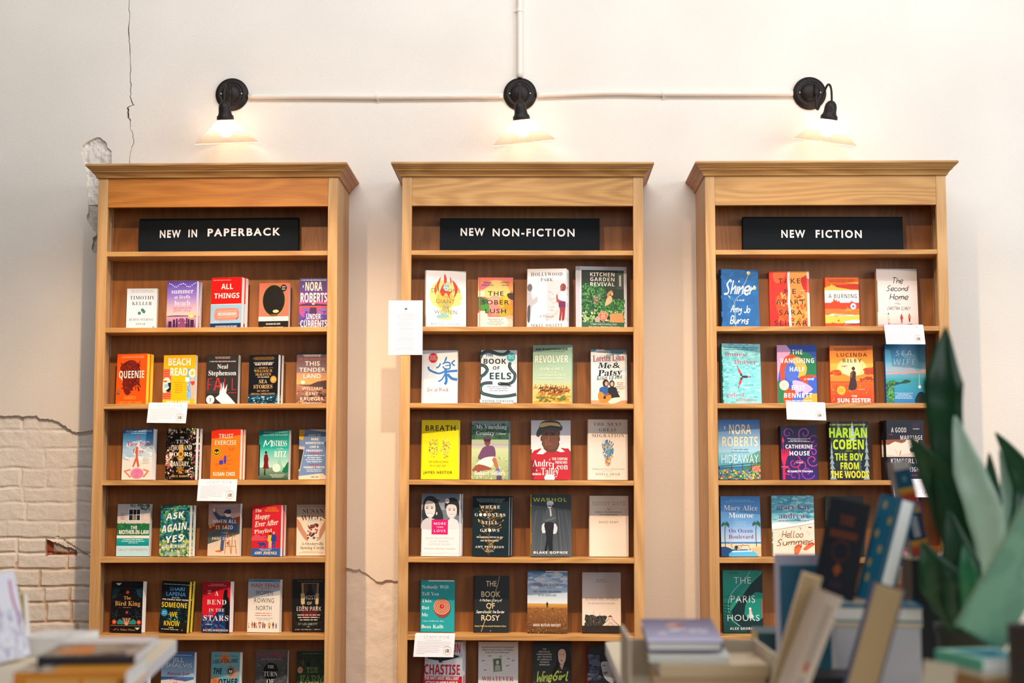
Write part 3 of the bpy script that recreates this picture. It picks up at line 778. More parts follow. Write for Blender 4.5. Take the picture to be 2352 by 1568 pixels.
    'F': {'A':(65,(-1,0,-1,3,4,5,6,8,31,69,33,69,59,10,62,4,66,3,66,0,34,0,34,3,41,5,42,7,38,20,15,20,11,7,12,5,14,3,19,3,19,0),(17,24,36,24,26,48),),'B':(66,(2,0,2,3,9,5,11,9,11,55,10,63,8,64,2,65,2,68,33,68,47,66,56,61,59,52,57,45,52,40,43,37,54,33,60,28,62,20,62,14,59,9,50,2,43,1),(27,38,37,39,41,43,42,51,41,59,38,63,36,64,30,64,27,62),(33,4,37,4,42,7,45,14,44,24,41,31,38,33,27,34,27,8,28,5),),'C':(70,(38,-2,26,0,20,3,12,11,6,21,4,27,4,41,6,47,12,57,21,65,26,67,39,69,58,65,61,67,62,69,65,69,65,46,62,46,60,52,53,61,44,65,40,66,29,62,23,52,21,34,24,17,30,7,41,4,45,4,57,9,64,16,67,13,59,5,49,0),),'D':(74,(3,0,3,3,9,4,11,8,11,56,9,63,2,65,2,68,44,67,53,64,60,59,66,52,69,44,70,34,66,15,54,4,34,0),(33,4,39,4,44,7,48,11,50,17,52,34,50,51,44,61,33,65,28,63,27,57,27,8,28,5),),'E':(66,(2,0,2,3,9,4,11,12,11,59,9,63,2,65,2,68,59,68,59,48,57,48,54,57,47,62,33,64,28,62,27,37,33,37,39,40,43,51,45,51,45,18,43,18,41,27,38,31,34,33,27,33,27,10,28,6,30,5,39,4,47,6,55,11,61,21,64,21,60,0),),'F':(60,(2,0,2,3,9,5,11,9,11,56,9,63,2,65,2,68,59,68,59,48,56,48,54,55,51,60,46,63,32,64,29,64,27,62,27,37,32,37,38,40,42,52,45,52,45,18,42,18,38,30,32,33,27,33,28,6,31,4,38,3,38,0),),'G':(76,(40,-2,27,0,21,3,12,10,6,21,5,27,5,41,6,47,12,57,21,65,26,67,38,69,58,65,60,66,62,69,65,69,65,46,62,46,59,53,54,59,49,63,43,66,40,66,30,62,24,52,22,34,24,16,27,10,31,6,35,3,41,2,47,3,51,8,50,24,47,26,41,27,41,30,75,30,75,27,69,26,67,24,66,4,49,-1),),'H':(78,(2,0,2,3,9,5,11,12,11,59,9,63,2,65,2,68,36,68,36,65,30,64,28,62,27,37,51,37,50,62,48,64,42,65,42,68,76,68,76,65,69,63,67,56,67,9,70,4,76,3,76,0,42,0,42,3,47,4,50,6,51,33,27,33,28,6,30,4,36,3,36,0),),'I':(39,(2,0,2,3,9,5,11,11,11,60,9,64,2,65,2,68,36,68,36,65,29,64,27,60,27,12,29,5,37,3,37,0),),'J':(49,(16,-10,5,-7,0,-1,-1,3,2,9,5,11,9,11,12,9,14,6,12,-5,16,-6,19,-5,22,0,22,59,20,63,12,65,12,68,47,68,47,65,40,63,38,59,38,13,36,0,28,-7),),'K':(76,(2,0,2,3,9,5,11,12,11,59,9,63,3,65,3,68,36,68,36,65,29,64,28,60,27,35,51,60,51,64,43,65,43,68,72,68,72,65,65,64,58,60,40,42,69,7,73,4,77,3,77,0,42,0,42,3,48,3,50,4,49,6,30,32,27,30,27,9,29,5,36,3,36,0),),'L':(64,(2,0,2,3,9,5,11,12,11,59,9,63,2,65,2,68,37,68,37,65,30,64,27,61,28,7,29,5,33,4,47,6,55,12,61,23,64,23,60,0),),'M':(94,(2,0,2,3,9,5,11,12,11,61,9,64,2,65,2,68,28,68,47,21,67,68,92,68,92,65,85,63,83,56,84,8,86,4,92,3,92,0,59,0,59,3,66,4,67,8,68,59,43,0,40,0,16,58,16,9,18,4,25,3,25,0),),'N':(74,(60,-2,16,52,16,9,18,5,25,3,25,0,3,0,3,3,8,3,10,5,11,12,11,58,5,65,3,65,3,68,23,68,58,25,58,60,56,64,49,65,49,68,71,68,71,65,65,63,63,59,63,-2),),'O':(78,(39,-2,25,1,14,9,7,20,4,34,7,48,14,59,25,67,40,69,53,67,64,59,72,48,74,34,72,20,64,9,53,1),(39,2,49,5,55,16,56,34,54,52,52,58,48,62,44,65,39,66,29,62,24,52,22,34,24,16,26,10,30,5,34,3),),'P':(62,(2,0,2,3,9,5,11,12,11,59,9,63,2,65,2,68,40,68,50,66,56,62,60,56,61,49,60,44,55,36,44,31,27,31,28,6,30,4,36,3,36,0),(27,34,38,36,42,40,44,49,42,58,39,63,36,64,30,64,28,62),),'Q':(78,(56,-17,44,-15,35,-10,28,0,15,7,7,19,4,34,7,48,14,59,25,67,40,69,53,67,64,59,72,48,74,34,71,19,63,7,49,0,54,-7,59,-11,66,-12,73,-11,74,-14),(40,2,49,5,55,16,57,34,56,44,52,58,48,62,44,65,39,66,29,62,24,52,22,34,22,24,26,10,30,5,34,3),),'R':(70,(2,0,2,3,9,5,11,12,11,59,9,63,2,65,2,68,41,67,55,63,59,60,61,55,62,50,60,42,55,37,47,33,65,6,68,3,72,3,72,0,50,0,30,32,27,32,27,9,29,5,36,3,36,0),(27,35,39,36,44,41,45,50,44,58,40,63,31,64,28,62),),'S':(58,(6,-2,6,24,9,24,11,17,17,7,24,3,29,2,36,4,40,8,42,13,41,17,38,21,19,31,11,38,9,41,7,49,10,60,17,67,24,69,32,69,45,66,48,69,50,69,50,48,48,48,45,54,42,60,37,64,32,66,26,66,21,64,18,57,19,52,22,48,45,37,51,30,54,20,50,9,45,3,38,0,25,-1,13,2,10,1,9,-2),),'T':(63,(14,0,14,3,21,5,23,9,23,65,17,64,10,60,7,57,4,47,2,47,2,68,61,68,61,47,59,47,56,57,50,63,39,65,39,9,41,5,49,3,49,0),),'U':(73,(37,-2,22,1,17,4,14,9,11,23,11,59,9,63,2,65,2,68,36,68,36,65,29,64,27,60,27,15,30,8,33,5,41,3,51,6,56,12,58,24,58,59,56,63,49,65,49,68,71,68,71,65,66,64,63,59,63,27,62,18,60,10,57,5,52,1,45,-1),),'V':(64,(32,-2,6,59,2,64,-2,65,-2,68,31,68,31,65,24,64,23,60,39,21,53,59,52,64,45,65,45,68,66,68,66,65,61,64,58,60,34,-2),),'W':(91,(25,-2,4,61,1,65,-2,65,-2,68,27,68,27,65,22,64,21,60,33,23,45,53,41,63,34,65,34,68,65,68,65,65,59,64,59,60,71,25,82,59,81,63,75,65,75,68,93,68,93,65,90,64,87,59,66,-2,64,-2,47,46,28,-2),),'X':(70,(2,0,2,3,6,3,13,10,29,31,10,60,6,64,2,65,2,68,36,68,36,65,31,65,28,62,39,43,49,58,50,62,50,64,44,65,44,68,68,68,68,65,62,64,55,59,42,39,63,7,66,3,69,3,69,0,36,0,36,3,40,3,43,6,31,27,19,8,19,4,26,3,26,0),),'Y':(63,(15,0,15,3,21,4,23,6,24,27,5,61,2,64,-2,65,-2,68,31,68,31,65,25,64,23,61,37,34,52,59,51,63,44,65,44,68,65,68,65,65,62,64,58,60,40,30,41,6,43,4,49,3,49,0),),'Z':(66,(3,0,41,64,28,64,18,61,14,57,9,47,7,47,9,68,61,68,61,66,23,4,42,5,48,6,56,13,61,24,63,24,61,0),),'a':(51,(38,-2,34,-1,31,1,30,5,25,2,14,-1,8,0,4,4,3,9,6,17,15,23,30,28,29,41,26,43,22,44,18,44,16,41,18,34,16,30,12,28,7,30,5,33,5,37,7,41,11,45,20,47,31,47,36,46,42,40,44,31,44,7,45,5,48,6,49,4,42,-1),(23,5,26,6,30,9,30,25,23,23,19,18,18,12,18,8,20,6),),'b':(54,(6,-2,6,61,5,64,1,65,1,68,21,68,21,42,28,47,33,47,42,45,47,40,50,33,51,20,46,8,37,0,29,-2,24,-1,16,4),(27,2,30,3,35,7,37,24,34,37,33,40,27,42,23,40,21,36,21,6,24,3),),'c':(44,(23,-2,16,0,8,7,3,18,3,27,6,35,14,44,22,47,30,47,34,46,40,42,41,37,41,33,37,31,32,31,30,33,29,43,25,44,20,42,18,37,17,28,18,16,20,11,26,6,34,6,40,11,42,9,37,3,31,0),),'d':(55,(21,-2,12,2,5,10,3,22,5,35,9,42,18,47,26,47,33,42,33,62,32,64,26,65,26,68,48,68,48,9,49,5,53,4,53,2,33,-2,33,6,30,2,26,-1),(26,4,30,6,33,11,33,36,31,40,26,42,21,40,19,37,18,23,19,9,21,6),),'e':(45,(23,-2,16,0,7,7,4,14,3,23,4,32,8,39,16,46,23,47,33,45,37,42,42,32,42,25,17,25,19,14,23,8,30,6,33,7,40,13,42,11,37,4,30,0),(17,29,30,29,29,39,28,43,24,44,20,43,18,38),),'f':(32,(2,0,2,2,7,4,8,11,8,41,2,41,2,46,8,46,8,57,13,65,21,69,33,68,39,62,39,58,36,54,32,53,28,55,28,60,29,64,28,66,24,65,22,60,22,46,30,46,30,41,22,41,22,7,24,4,30,2,30,0),),'g':(49,(22,-21,11,-20,7,-18,3,-14,3,-8,10,-4,4,1,4,7,6,11,15,16,9,20,5,25,3,32,4,37,10,44,20,47,27,47,35,45,47,45,47,40,40,40,43,30,42,25,39,20,32,16,18,15,15,11,18,8,35,7,43,4,47,-3,46,-10,41,-17,36,-19),(23,19,27,20,28,22,30,31,28,41,23,44,18,41,17,31,18,22),(24,-17,32,-16,38,-14,39,-10,38,-7,33,-5,14,-5,11,-9,12,-14,17,-16),),'h':(57,(3,0,3,2,7,4,8,8,8,61,6,65,3,66,3,68,22,68,22,40,26,44,31,47,36,47,43,46,48,40,49,32,49,6,51,3,54,2,54,0,30,0,30,2,33,3,35,5,35,8,35,37,33,40,30,40,27,40,22,35,22,6,24,3,27,2,27,0),),'i':(30,(15,54,10,56,8,61,10,67,15,69,20,67,23,61,20,56),(3,0,3,2,7,4,8,8,8,40,7,42,3,44,3,46,22,46,22,6,24,3,27,2,27,0),),'j':(31,(16,54,10,56,8,62,11,67,16,69,21,67,23,62,21,56),(5,-21,-4,-18,-8,-14,-8,-10,-7,-6,-1,-4,4,-8,2,-16,7,-17,9,-13,9,39,8,42,3,44,3,46,24,46,23,-9,19,-16,15,-19),),'k':(53,(3,0,3,2,7,4,8,8,8,61,6,65,3,65,3,68,22,68,22,25,36,40,36,43,31,44,31,46,51,46,51,44,44,41,33,31,52,5,56,2,56,0,31,0,31,2,35,3,35,5,24,22,22,20,22,6,24,3,27,2,27,0),),'l':(30,(3,0,3,2,7,4,8,8,8,61,6,65,3,65,3,68,22,68,22,6,24,3,27,2,27,0),),'m':(83,(3,0,3,2,7,4,8,8,8,40,6,43,3,44,3,46,22,46,22,39,30,47,35,47,41,46,45,44,48,39,52,44,57,46,62,47,69,46,74,40,75,32,75,6,77,3,80,2,80,0,56,0,56,2,60,4,61,8,61,37,59,40,56,40,51,38,48,35,48,6,50,3,53,2,53,0,30,0,30,2,34,4,35,8,34,37,33,39,30,40,27,40,22,35,22,6,24,3,26,2,26,0),),'n':(57,(3,0,3,2,7,4,8,8,8,40,6,43,3,44,3,46,22,46,22,40,26,44,31,47,36,47,43,46,48,40,49,32,50,5,51,3,54,2,54,0,30,0,30,2,33,3,35,5,35,8,35,37,33,40,30,40,27,40,22,35,22,6,24,3,27,2,27,0),),'o':(50,(25,-2,17,0,10,4,4,14,3,23,4,32,10,42,17,46,25,47,33,46,42,39,46,32,47,23,46,14,42,7,33,0),(25,2,28,2,31,6,33,23,31,40,29,43,25,45,22,44,19,40,17,23,19,6,23,2),),'p':(55,(3,-21,3,-18,7,-16,8,-10,8,39,7,42,3,44,3,46,21,46,21,39,25,44,29,47,34,48,41,46,46,42,51,32,52,19,48,7,40,0,34,-2,25,1,22,5,23,-15,25,-18,29,-18,29,-21),(29,4,34,6,36,9,38,23,36,37,32,41,30,41,27,41,22,35,22,10,26,5),),'q':(54,(26,-21,26,-18,32,-17,33,-14,33,4,26,-1,21,-1,15,0,9,4,5,10,3,17,4,31,8,39,17,46,25,48,30,47,38,42,48,48,48,-14,50,-18,53,-18,53,-21),(27,4,31,6,33,10,33,40,30,43,27,44,21,42,20,39,17,23,19,9,21,6),),'r':(43,(3,0,3,2,7,4,8,8,8,40,7,42,3,44,3,46,22,46,22,38,26,43,30,46,37,47,41,45,43,40,42,36,40,34,34,34,28,39,24,36,22,31,22,6,24,4,29,2,29,0),),'s':(43,(23,-2,11,1,8,-1,5,-1,5,16,8,16,11,8,18,3,25,3,28,5,29,9,26,14,13,21,8,25,6,30,6,37,10,43,17,47,22,47,32,45,36,48,36,33,34,33,31,39,25,44,19,43,16,40,17,35,34,25,38,17,38,10,34,3,31,0),),'t':(34,(18,-1,12,0,8,4,7,11,7,42,3,42,3,45,19,63,22,63,22,46,31,46,31,42,22,42,22,9,23,7,25,6,27,7,31,11,33,10,29,4,25,0),),'u':(56,(20,-2,12,0,8,6,7,14,7,39,5,43,2,44,2,46,21,46,21,9,23,6,26,5,29,6,34,10,34,39,32,43,28,44,28,46,48,46,48,8,49,6,54,4,54,2,34,-2,34,6,28,1),),'v':(46,(21,-2,5,39,2,43,0,44,0,46,24,46,24,44,21,44,19,41,28,18,36,41,35,42,30,44,30,46,45,46,45,44,42,43,40,38,24,-2),),'w':(65,(18,-2,3,39,1,42,-2,44,-2,46,21,46,21,44,18,43,17,40,25,19,31,35,29,42,25,44,25,46,48,46,48,44,44,42,44,41,50,21,58,40,57,43,53,44,53,46,66,46,66,44,64,43,62,40,45,-2,43,-2,33,29,21,-2),),'x':(48,(1,0,1,2,6,5,18,20,6,39,1,44,1,46,25,46,25,44,21,42,27,31,35,42,34,43,30,44,30,46,46,46,46,44,41,41,30,27,44,5,48,2,48,0,23,0,23,2,27,3,28,5,21,17,13,5,15,3,18,2,18,0),),'y':(45,(8,-21,3,-20,0,-17,-1,-12,0,-9,4,-6,8,-7,11,-10,11,-14,14,-14,19,-8,21,-1,5,39,2,43,-1,44,-1,46,24,46,24,44,20,43,19,41,28,18,35,40,34,43,30,44,30,46,45,46,45,44,42,43,40,38,21,-11,16,-18),),'z':(44,(2,0,2,2,25,43,13,42,9,38,7,32,4,32,5,46,41,46,41,43,19,4,30,5,35,9,39,16,41,16,40,0),),'0':(56,(28,-1,18,1,10,7,6,17,3,36,6,55,10,64,18,70,28,72,38,70,45,64,50,55,53,36,50,16,45,7,38,1),(28,6,31,6,35,14,37,36,35,58,34,62,31,65,28,66,25,65,21,58,19,36,21,14,25,6),),'1':(56,(10,0,10,5,19,5,22,7,23,10,23,62,16,54,10,52,6,54,4,59,14,63,27,72,38,72,38,10,39,7,41,5,51,5,51,0),),'2':(56,(4,0,4,10,28,37,32,46,34,55,32,64,28,66,23,66,19,62,17,49,10,50,5,53,4,56,5,63,11,69,17,72,26,72,38,70,43,68,48,61,49,56,48,49,39,36,13,11,38,11,43,14,45,21,51,21,51,0),),'3':(56,(24,-1,16,0,7,3,3,9,3,13,5,17,11,19,12,15,15,9,24,6,30,7,34,12,36,17,35,24,32,30,25,33,14,34,14,40,25,40,30,44,33,51,33,61,28,66,21,65,18,60,17,51,7,53,5,55,4,60,6,66,9,69,14,71,26,72,38,71,43,68,48,61,49,56,47,48,41,42,34,38,42,35,46,32,50,27,51,21,50,13,45,6,37,1),),'4':(56,(18,0,18,5,25,6,28,8,29,19,1,19,1,25,30,71,44,71,44,25,54,25,54,19,44,19,44,10,46,7,53,5,53,0),(8,25,29,25,30,62),),'5':(56,(25,-1,16,0,10,2,6,5,4,9,5,15,8,17,12,18,13,12,17,8,20,6,27,7,32,10,35,18,34,30,29,35,22,37,11,35,6,37,9,71,47,71,48,53,42,53,40,59,38,60,16,60,14,42,25,43,38,41,44,38,47,34,50,29,50,18,47,8,42,4,37,1),),'6':(56,(29,-1,25,-1,16,3,10,9,6,19,5,38,8,53,14,64,24,71,37,72,43,71,49,67,51,61,50,58,46,55,39,54,36,65,34,66,28,66,25,63,21,54,19,40,29,44,38,43,43,41,50,34,52,29,52,16,47,6,42,2,36,0),(30,6,34,7,36,10,38,22,35,34,34,36,29,38,23,36,19,33,19,24,22,12,27,6),),'7':(56,(17,0,43,61,14,60,12,58,10,50,4,50,5,71,53,71,53,67,25,0),),'8':(56,(27,-1,18,0,10,4,6,9,3,18,5,26,7,29,18,36,11,41,7,47,5,54,8,63,15,70,29,72,40,70,47,64,50,55,48,48,43,43,36,39,49,30,52,23,53,19,50,8,46,4,35,0),(30,42,34,45,36,49,37,59,33,65,30,66,25,66,20,61,20,52,22,47),(28,5,31,5,36,8,39,17,36,25,24,32,18,24,17,14,22,6),),'9':(56,(23,-1,16,0,9,3,6,8,7,13,11,16,15,8,20,6,23,5,31,9,35,18,37,34,32,29,26,28,18,28,13,30,6,37,4,48,5,57,11,67,18,71,26,72,39,69,46,63,50,53,51,33,49,19,42,7,32,0),(27,35,33,37,37,41,34,60,32,63,27,66,24,65,20,61,18,49,19,41,22,36),),'&':(63,(50,34,42,23,33,34,40,40,44,46,45,52,43,60,37,65,29,67,19,65,13,59,11,51,12,45,19,35,11,30,5,23,3,15,5,7,11,1,20,-1,26,0,34,3,42,9,49,0,62,0,48,16,53,22,59,34),(36,16,26,9,21,8,17,9,14,12,13,15,14,20,25,29),(21,52,22,55,24,58,28,59,32,58,35,55,36,52,35,48,33,45,27,41,22,48),),"'":(19,(7,46,12,46,14,60,14,72,5,72,5,60),),'-':(32,(28,27,4,27,4,17,28,17),),'.':(22,(11,11,6,8,5,5,6,2,11,-1,14,0,17,5,16,8),),',':(22,(6,-12,12,-8,16,-3,18,3,17,8,14,11,11,12,5,10,5,7,5,4,10,1,10,-3),),'!':(27,(8,54,11,26,14,20,15,23,19,44,18,63,17,67,14,69,10,67,9,63),(14,11,8,8,8,5,8,2,14,-1,19,2,20,5,19,8),),'+':(58,(25,59,25,39,6,39,6,31,25,31,25,12,33,12,33,31,53,31,53,39,33,39,33,59),),'#':(58,(20,62,16,42,0,42,0,35,14,35,11,18,0,18,0,11,9,11,5,-8,12,-8,16,11,36,11,32,-8,39,-8,43,11,58,11,58,18,44,18,48,35,58,35,58,42,49,42,53,62,46,62,42,42,23,42,27,62),(21,35,41,35,37,18,18,18),)},
}
CAPH = {'g': 0.682, 'N': 0.714, 'F': 0.678, 'i': 0.678}
GLY = {k: {ch: (e[0] / 100.0, [[(c[i] / 100.0, c[i + 1] / 100.0) for i in range(0, len(c), 2)] for c in e[1:]]) for ch, e in d.items()} for k, d in OUTLINES.items()}


def builtin_glyph(ch):
    """outline of one letter of Blender's built-in typeface"""
    def ends(s):
        c = bpy.data.curves.new('letter', 'FONT')
        c.body = s
        c.resolution_u = 3
        c.fill_mode = 'NONE'
        c.dimensions = '3D'
        o = bpy.data.objects.new('letter', c)
        m = o.to_mesh()
        pts = [(v.co.x, v.co.y) for v in m.vertices]
        ed = [tuple(e.vertices) for e in m.edges]
        o.to_mesh_clear()
        bpy.data.objects.remove(o)
        bpy.data.curves.remove(c)
        return pts, ed
    pts, ed = ends(ch)
    adv = max(p[0] for p in ends(ch + 'I')[0]) - max(p[0] for p in ends('I')[0])
    nb = {}
    for a, b in ed:
        nb.setdefault(a, []).append(b)
        nb.setdefault(b, []).append(a)
    seen, cons = set(), []
    for v in nb:
        if v in seen:
            continue
        loop, cur = [v], v
        seen.add(v)
        while True:
            nx = [w for w in nb[cur] if w not in seen]
            if not nx:
                break
            cur = nx[0]
            seen.add(cur)
            loop.append(cur)
        c = []
        for q in loop:
            if not c or math.dist(c[-1], pts[q]) > 0.0015:
                c.append(pts[q])
        if math.dist(c[0], c[-1]) < 0.0015:
            c.pop()
        cons.append(c)
    return adv, _clockwise(cons)


def _clockwise(cons):
    def area(c):
        return sum(c[q - 1][0] * c[q][1] - c[q][0] * c[q - 1][1] for q in range(len(c)))
    big = max(cons, key=lambda c: abs(area(c)))
    bx = (min(p[0] for p in big), max(p[0] for p in big), min(p[1] for p in big), max(p[1] for p in big))
    out = []
    for c in cons:
        inside = c is not big and bx[0] < c[0][0] < bx[1] and bx[2] < c[0][1] < bx[3]
        out.append(c[::-1] if (area(c) > 0) != inside else c)
    return out


for _d in GLY.values():
    for _ch, (_a, _cs) in list(_d.items()):
        _d[_ch] = (_a, _clockwise(_cs) if _cs else _cs)
PEN = dict(
    a='6646252342536566/656252', b='2922/25456664624222', c='65462523426263', d='6962/66462523425365', e='246466462523426263', f='7869584842/2666', g='66462524446466/6661502110',
    h='2922/244556656662', i='4642/4849', j='5651402 0/5859', k='2922/662462', l='39334252', m='1612/142536454442/445666757672', n='2622/244556656662', o='46252342636546', p='2620/25466664422 3',
    q='66462523426466/6660', r='2622/24455666', s='66463534545352 22', t='49435262/2767', u='26234252 6466/6662', v='264266', w='16325472 96', x='2662/6622', y='26344466/6661402 0', z='26662262',
    A='124972/2565', B='2229596867554525/5564635222', C='78695937242342526 3', D='22295968746352 22', E='69292262/2555', F='692922/2555', H='2922/7972/2575', I='4942', J='6963523223', K='2922/69255/2562',
    L='292262', M='1229448992', N='22296269', O='4927244262747859 49', P='222959676525', R='222959676525/4562', S='7869594837465564635232 22', T='1979/4942', U='2924426264 69', W='1932558299', Y='294569/4542', G='78593624426365 45', V='294269')
PEN = {k: [[(int(q[i]), int(q[i + 1])) for i in range(0, len(q) - 1, 2)] for q in v.replace(' ', '').split('/')] for k, v in PEN.items()}
_gc = {}


def glyph_tris(font, ch, wt):
    key = (font, ch, wt)
    if key in _gc:
        return _gc[key]
    if font == 'g':
        if ch not in GLY.setdefault('g', {}):
            GLY['g'][ch] = builtin_glyph(ch)
        adv, cons = GLY['g'][ch]
    else:
        adv, cons = GLY[font].get(ch, GLY[font]['-'])
    cc = []
    for c in cons:
        if wt:
            n = len(c)
            o = []
            for i in range(n):
                p, a, b = c[i], c[i - 1], c[(i + 1) % n]
                d1 = Vector((p[0] - a[0], p[1] - a[1]))
                d2 = Vector((b[0] - p[0], b[1] - p[1]))
                if d1.length < 1e-6 or d2.length < 1e-6:
                    o.append(p)
                    continue
                d1.normalize()
                d2.normalize()
                nn = Vector((-d1.y - d2.y, d1.x + d2.x))
                L_ = nn.length
                if L_ < 0.3:
                    o.append(p)
                    continue
                nn = nn / L_ * min(wt * 2.0 / L_, abs(wt) * 1.6) if wt > 0 else nn / L_ * max(wt * 2.0 / L_, -abs(wt) * 1.6)
                o.append((p[0] + nn.x, p[1] + nn.y))
            c = o
        cc.append([Vector((p[0], p[1], 0)) for p in c])
    def within(p, c):
        r_ = False
        for q in range(len(c)):
            a_, b_ = c[q - 1], c[q]
            if (a_.y > p.y) != (b_.y > p.y) and p.x < (b_.x - a_.x) * (p.y - a_.y) / (b_.y - a_.y) + a_.x:
                r_ = not r_
        return r_
    hole = [any(k != m and within(c[0], d) for m, d in enumerate(cc)) for k, c in enumerate(cc)]
    flat, tris = [], []
    for k, c in enumerate(cc):
        if hole[k]:
            continue
        grp = [c] + [d for m, d in enumerate(cc) if hole[m] and within(d[0], c)]
        b0 = len(flat)
        flat += [(p.x, p.y) for d in grp for p in d]
        tris += [tuple(q + b0 for q in t) for t in tessellate_polygon(grp)]
    def span(c):
        return sum(c[q - 1].x * c[q].y - c[q].x * c[q - 1].y for q in range(len(c))) / 2
    want = sum(abs(span(c)) * (-1 if hole[k] else 1) for k, c in enumerate(cc))
    got = sum(abs((flat[b][0] - flat[a][0]) * (flat[c][1] - flat[a][1]) - (flat[c][0] - flat[a][0]) * (flat[b][1] - flat[a][1])) / 2 for a, b, c in tris)
    if wt and abs(want - got) > 0.02 * max(want, 0.01):
        # heavier or lighter outline folded over itself: use a smaller change of weight
        return glyph_tris(font, ch, wt * 0.5 if abs(wt) > 0.003 else 0.0)
    _gc[key] = (adv, flat, tris)
    return _gc[key]


def text_shape(text, font, wt=0.0, track=0.0):
    """outline text, em = 1: returns points, triangles"""
    v, f, x = [], [], 0.0
    for ch in text:
        if ch == ' ':
            x += 0.30 + track
            continue
        adv, pts, tris = glyph_tris(font, ch, wt)
        b = len(v)
        v += [(p[0] + x, p[1]) for p in pts]
        f += [tuple(i + b for i in t) for t in tris]
        x += adv + track
    return v, f


def ribbon(pts, w):
    """flat stroke: quads with round-ish joints"""
    v, f = [], []
    P = [Vector((p[0], p[1])) for p in pts]
    n = len(P)
    for i in range(n):
        a, b = P[max(i - 1, 0)], P[min(i + 1, n - 1)]
        t = (b - a)
        if t.length < 1e-9:
            t = Vector((1, 0))
        t.normalize()
        q = Vector((-t.y, t.x)) * (w[i] if isinstance(w, list) else w) / 2
        v += [tuple(P[i] + q), tuple(P[i] - q)]
    for i in range(n - 1):
        f.append((2 * i, 2 * i + 1, 2 * i + 3, 2 * i + 2))
    return v, f


def pen_shape(text, wt=0.09, track=0.0):
    v, f, x = [], [], 0.0
    for ch in text:
        if ch == ' ':
            x += 0.35
            continue
        st = PEN.get(ch) or PEN.get(ch.lower()) or PEN['o']
        mx = max(p[0] for q in st for p in q)
        mn = min(p[0] for q in st for p in q)
        for q in st:
            pts = [(x + (p[0] - mn) * 0.085, (p[1] - 2) * 0.097) for p in q]
            if len(pts) > 2:
                pts = [(p.x, p.y) for p in curve_pts([(p[0], p[1], 0) for p in pts], 4)]
            a, b = ribbon(pts, wt)
            k = len(v)
            v += a
            f += [tuple(i + k for i in t) for t in b]
        x += (mx - mn) * 0.085 + 0.16 + track
    return v, f


# ---------------------------------------------------------------- printed pictures: each call adds one flat layer of ink on the current sheet
class Ink:
    pass


K = Ink()
STEP = 0.000012


def F(x0, x1, y0, y1):
    """the sheet: layout coordinates run x0..x1 across and y0..y1 down"""
    K.fr = (x0, x1, y0, y1)
    K.ops = []
    K.base = (1, 1, 1)
    K.base2 = None
    K.pages = None
    K.spine = None


def clampp(p):
    x0, x1, y0, y1 = K.fr
    return (min(max(p[0], x0), x1), min(max(p[1], y0), y1))


def lay(v, f, col):
    v = [clampp(p) for p in v]
    K.ops.append((v, f, col))


def BG(c, c2=None, spine=None):
    x0, x1, y0, y1 = K.fr
    K.base = lin(c)
    K.spine = lin(spine) if spine else K.base
    if c2:
        G(x0, x1, y0, y1, c, c2)


def Rr(x0, x1, y0, y1, c):
    lay([(x0, y0), (x1, y0), (x1, y1), (x0, y1)], [(0, 1, 2, 3)], lin(c))


def G(x0, x1, y0, y1, c, c2, h=False):
    a, b = lin(c), lin(c2)
    lay([(x0, y0), (x1, y0), (x1, y1), (x0, y1)], [(0, 1, 2, 3)], [a, b, b, a] if h else [a, a, b, b])


def E(cx, cy, rx, ry, c, n=20, a0=0, a1=360):
    pts = [(cx + rx * math.cos(R(a0 + (a1 - a0) * k / n)), cy + ry * math.sin(R(a0 + (a1 - a0) * k / n))) for k in range(n)]
    if a1 - a0 < 360:
        pts.append((cx + rx * math.cos(R(a1)), cy + ry * math.sin(R(a1))))
    lay([(cx, cy)] + pts, [(0, i + 1, (i + 1) % len(pts) + 1) for i in range(len(pts))], lin(c))


def Rg(cx, cy, r, w, c, ry=None):
    ry = ry or r
    L([(cx + r * math.cos(PI * k / 14), cy + ry * math.sin(PI * k / 14)) for k in range(29)], w, c)


def P(pts, c, smooth=0):
    if smooth:
        q = [(p[0], p[1], 0) for p in pts]
        q = [q[-1]] + q + [q[0], q[1]]
        pts = [(p.x, p.y) for p in curve_pts(q, smooth)][smooth:-smooth]
    v = [clampp(p) for p in pts]
    t = tessellate_polygon([[Vector((p[0], p[1], 0)) for p in v]])
    lay(v, [tuple(i) for i in t], lin(c))


def L(pts, w, c, smooth=0):
    if smooth:
        pts = [(p.x, p.y) for p in curve_pts([(p[0], p[1], 0) for p in pts], smooth)]
    v, f = ribbon(pts, w)
    lay(v, f, lin(c))


def fit(v, f, x0, x1, y0, y1, cap, c, sl, rot):
    if not v:
        return
    mn, mx = min(p[0] for p in v), max(p[0] for p in v)
    sy = (y1 - y0) / cap
    sx = (x1 - x0) / max(1e-6, mx - mn)
    out = [(x0 + (p[0] - mn) * sx + sl * p[1] * sy, y1 - p[1] * sy) for p in v]
    if rot:
        cx, cy = (x0 + x1) / 2, (y0 + y1) / 2
        ca, sa = math.cos(R(rot)), math.sin(R(rot))
        out = [(cx + (p[0] - cx) * ca + (p[1] - cy) * sa, cy - (p[0] - cx) * sa + (p[1] - cy) * ca) for p in out]
    lay(out, f, lin(c))


def T(x0, x1, y0, y1, s, c, font='N', w=0.0, tr=0.0, sl=0.0, rot=0):
    """a line of type: left, right, cap line, base line"""
    if font == 'i':
        font, sl, w = 'F', sl + 0.22, w - 0.008
    if font == 'F':
        w = max(w * 0.4, -0.009)
    v, f = text_shape(s, font, w, tr)
    fit(v, f, x0, x1, y0, y1, CAPH[font], c, sl, rot)


def W(x0, x1, y0, y1, s, c, wt=0.09, sl=0.15, rot=0, tr=0.0):
    """a line of handwriting"""
    v, f = pen_shape(s, wt, tr)
    fit(v, f, x0, x1, y0, y1, 0.68, c, sl, rot)


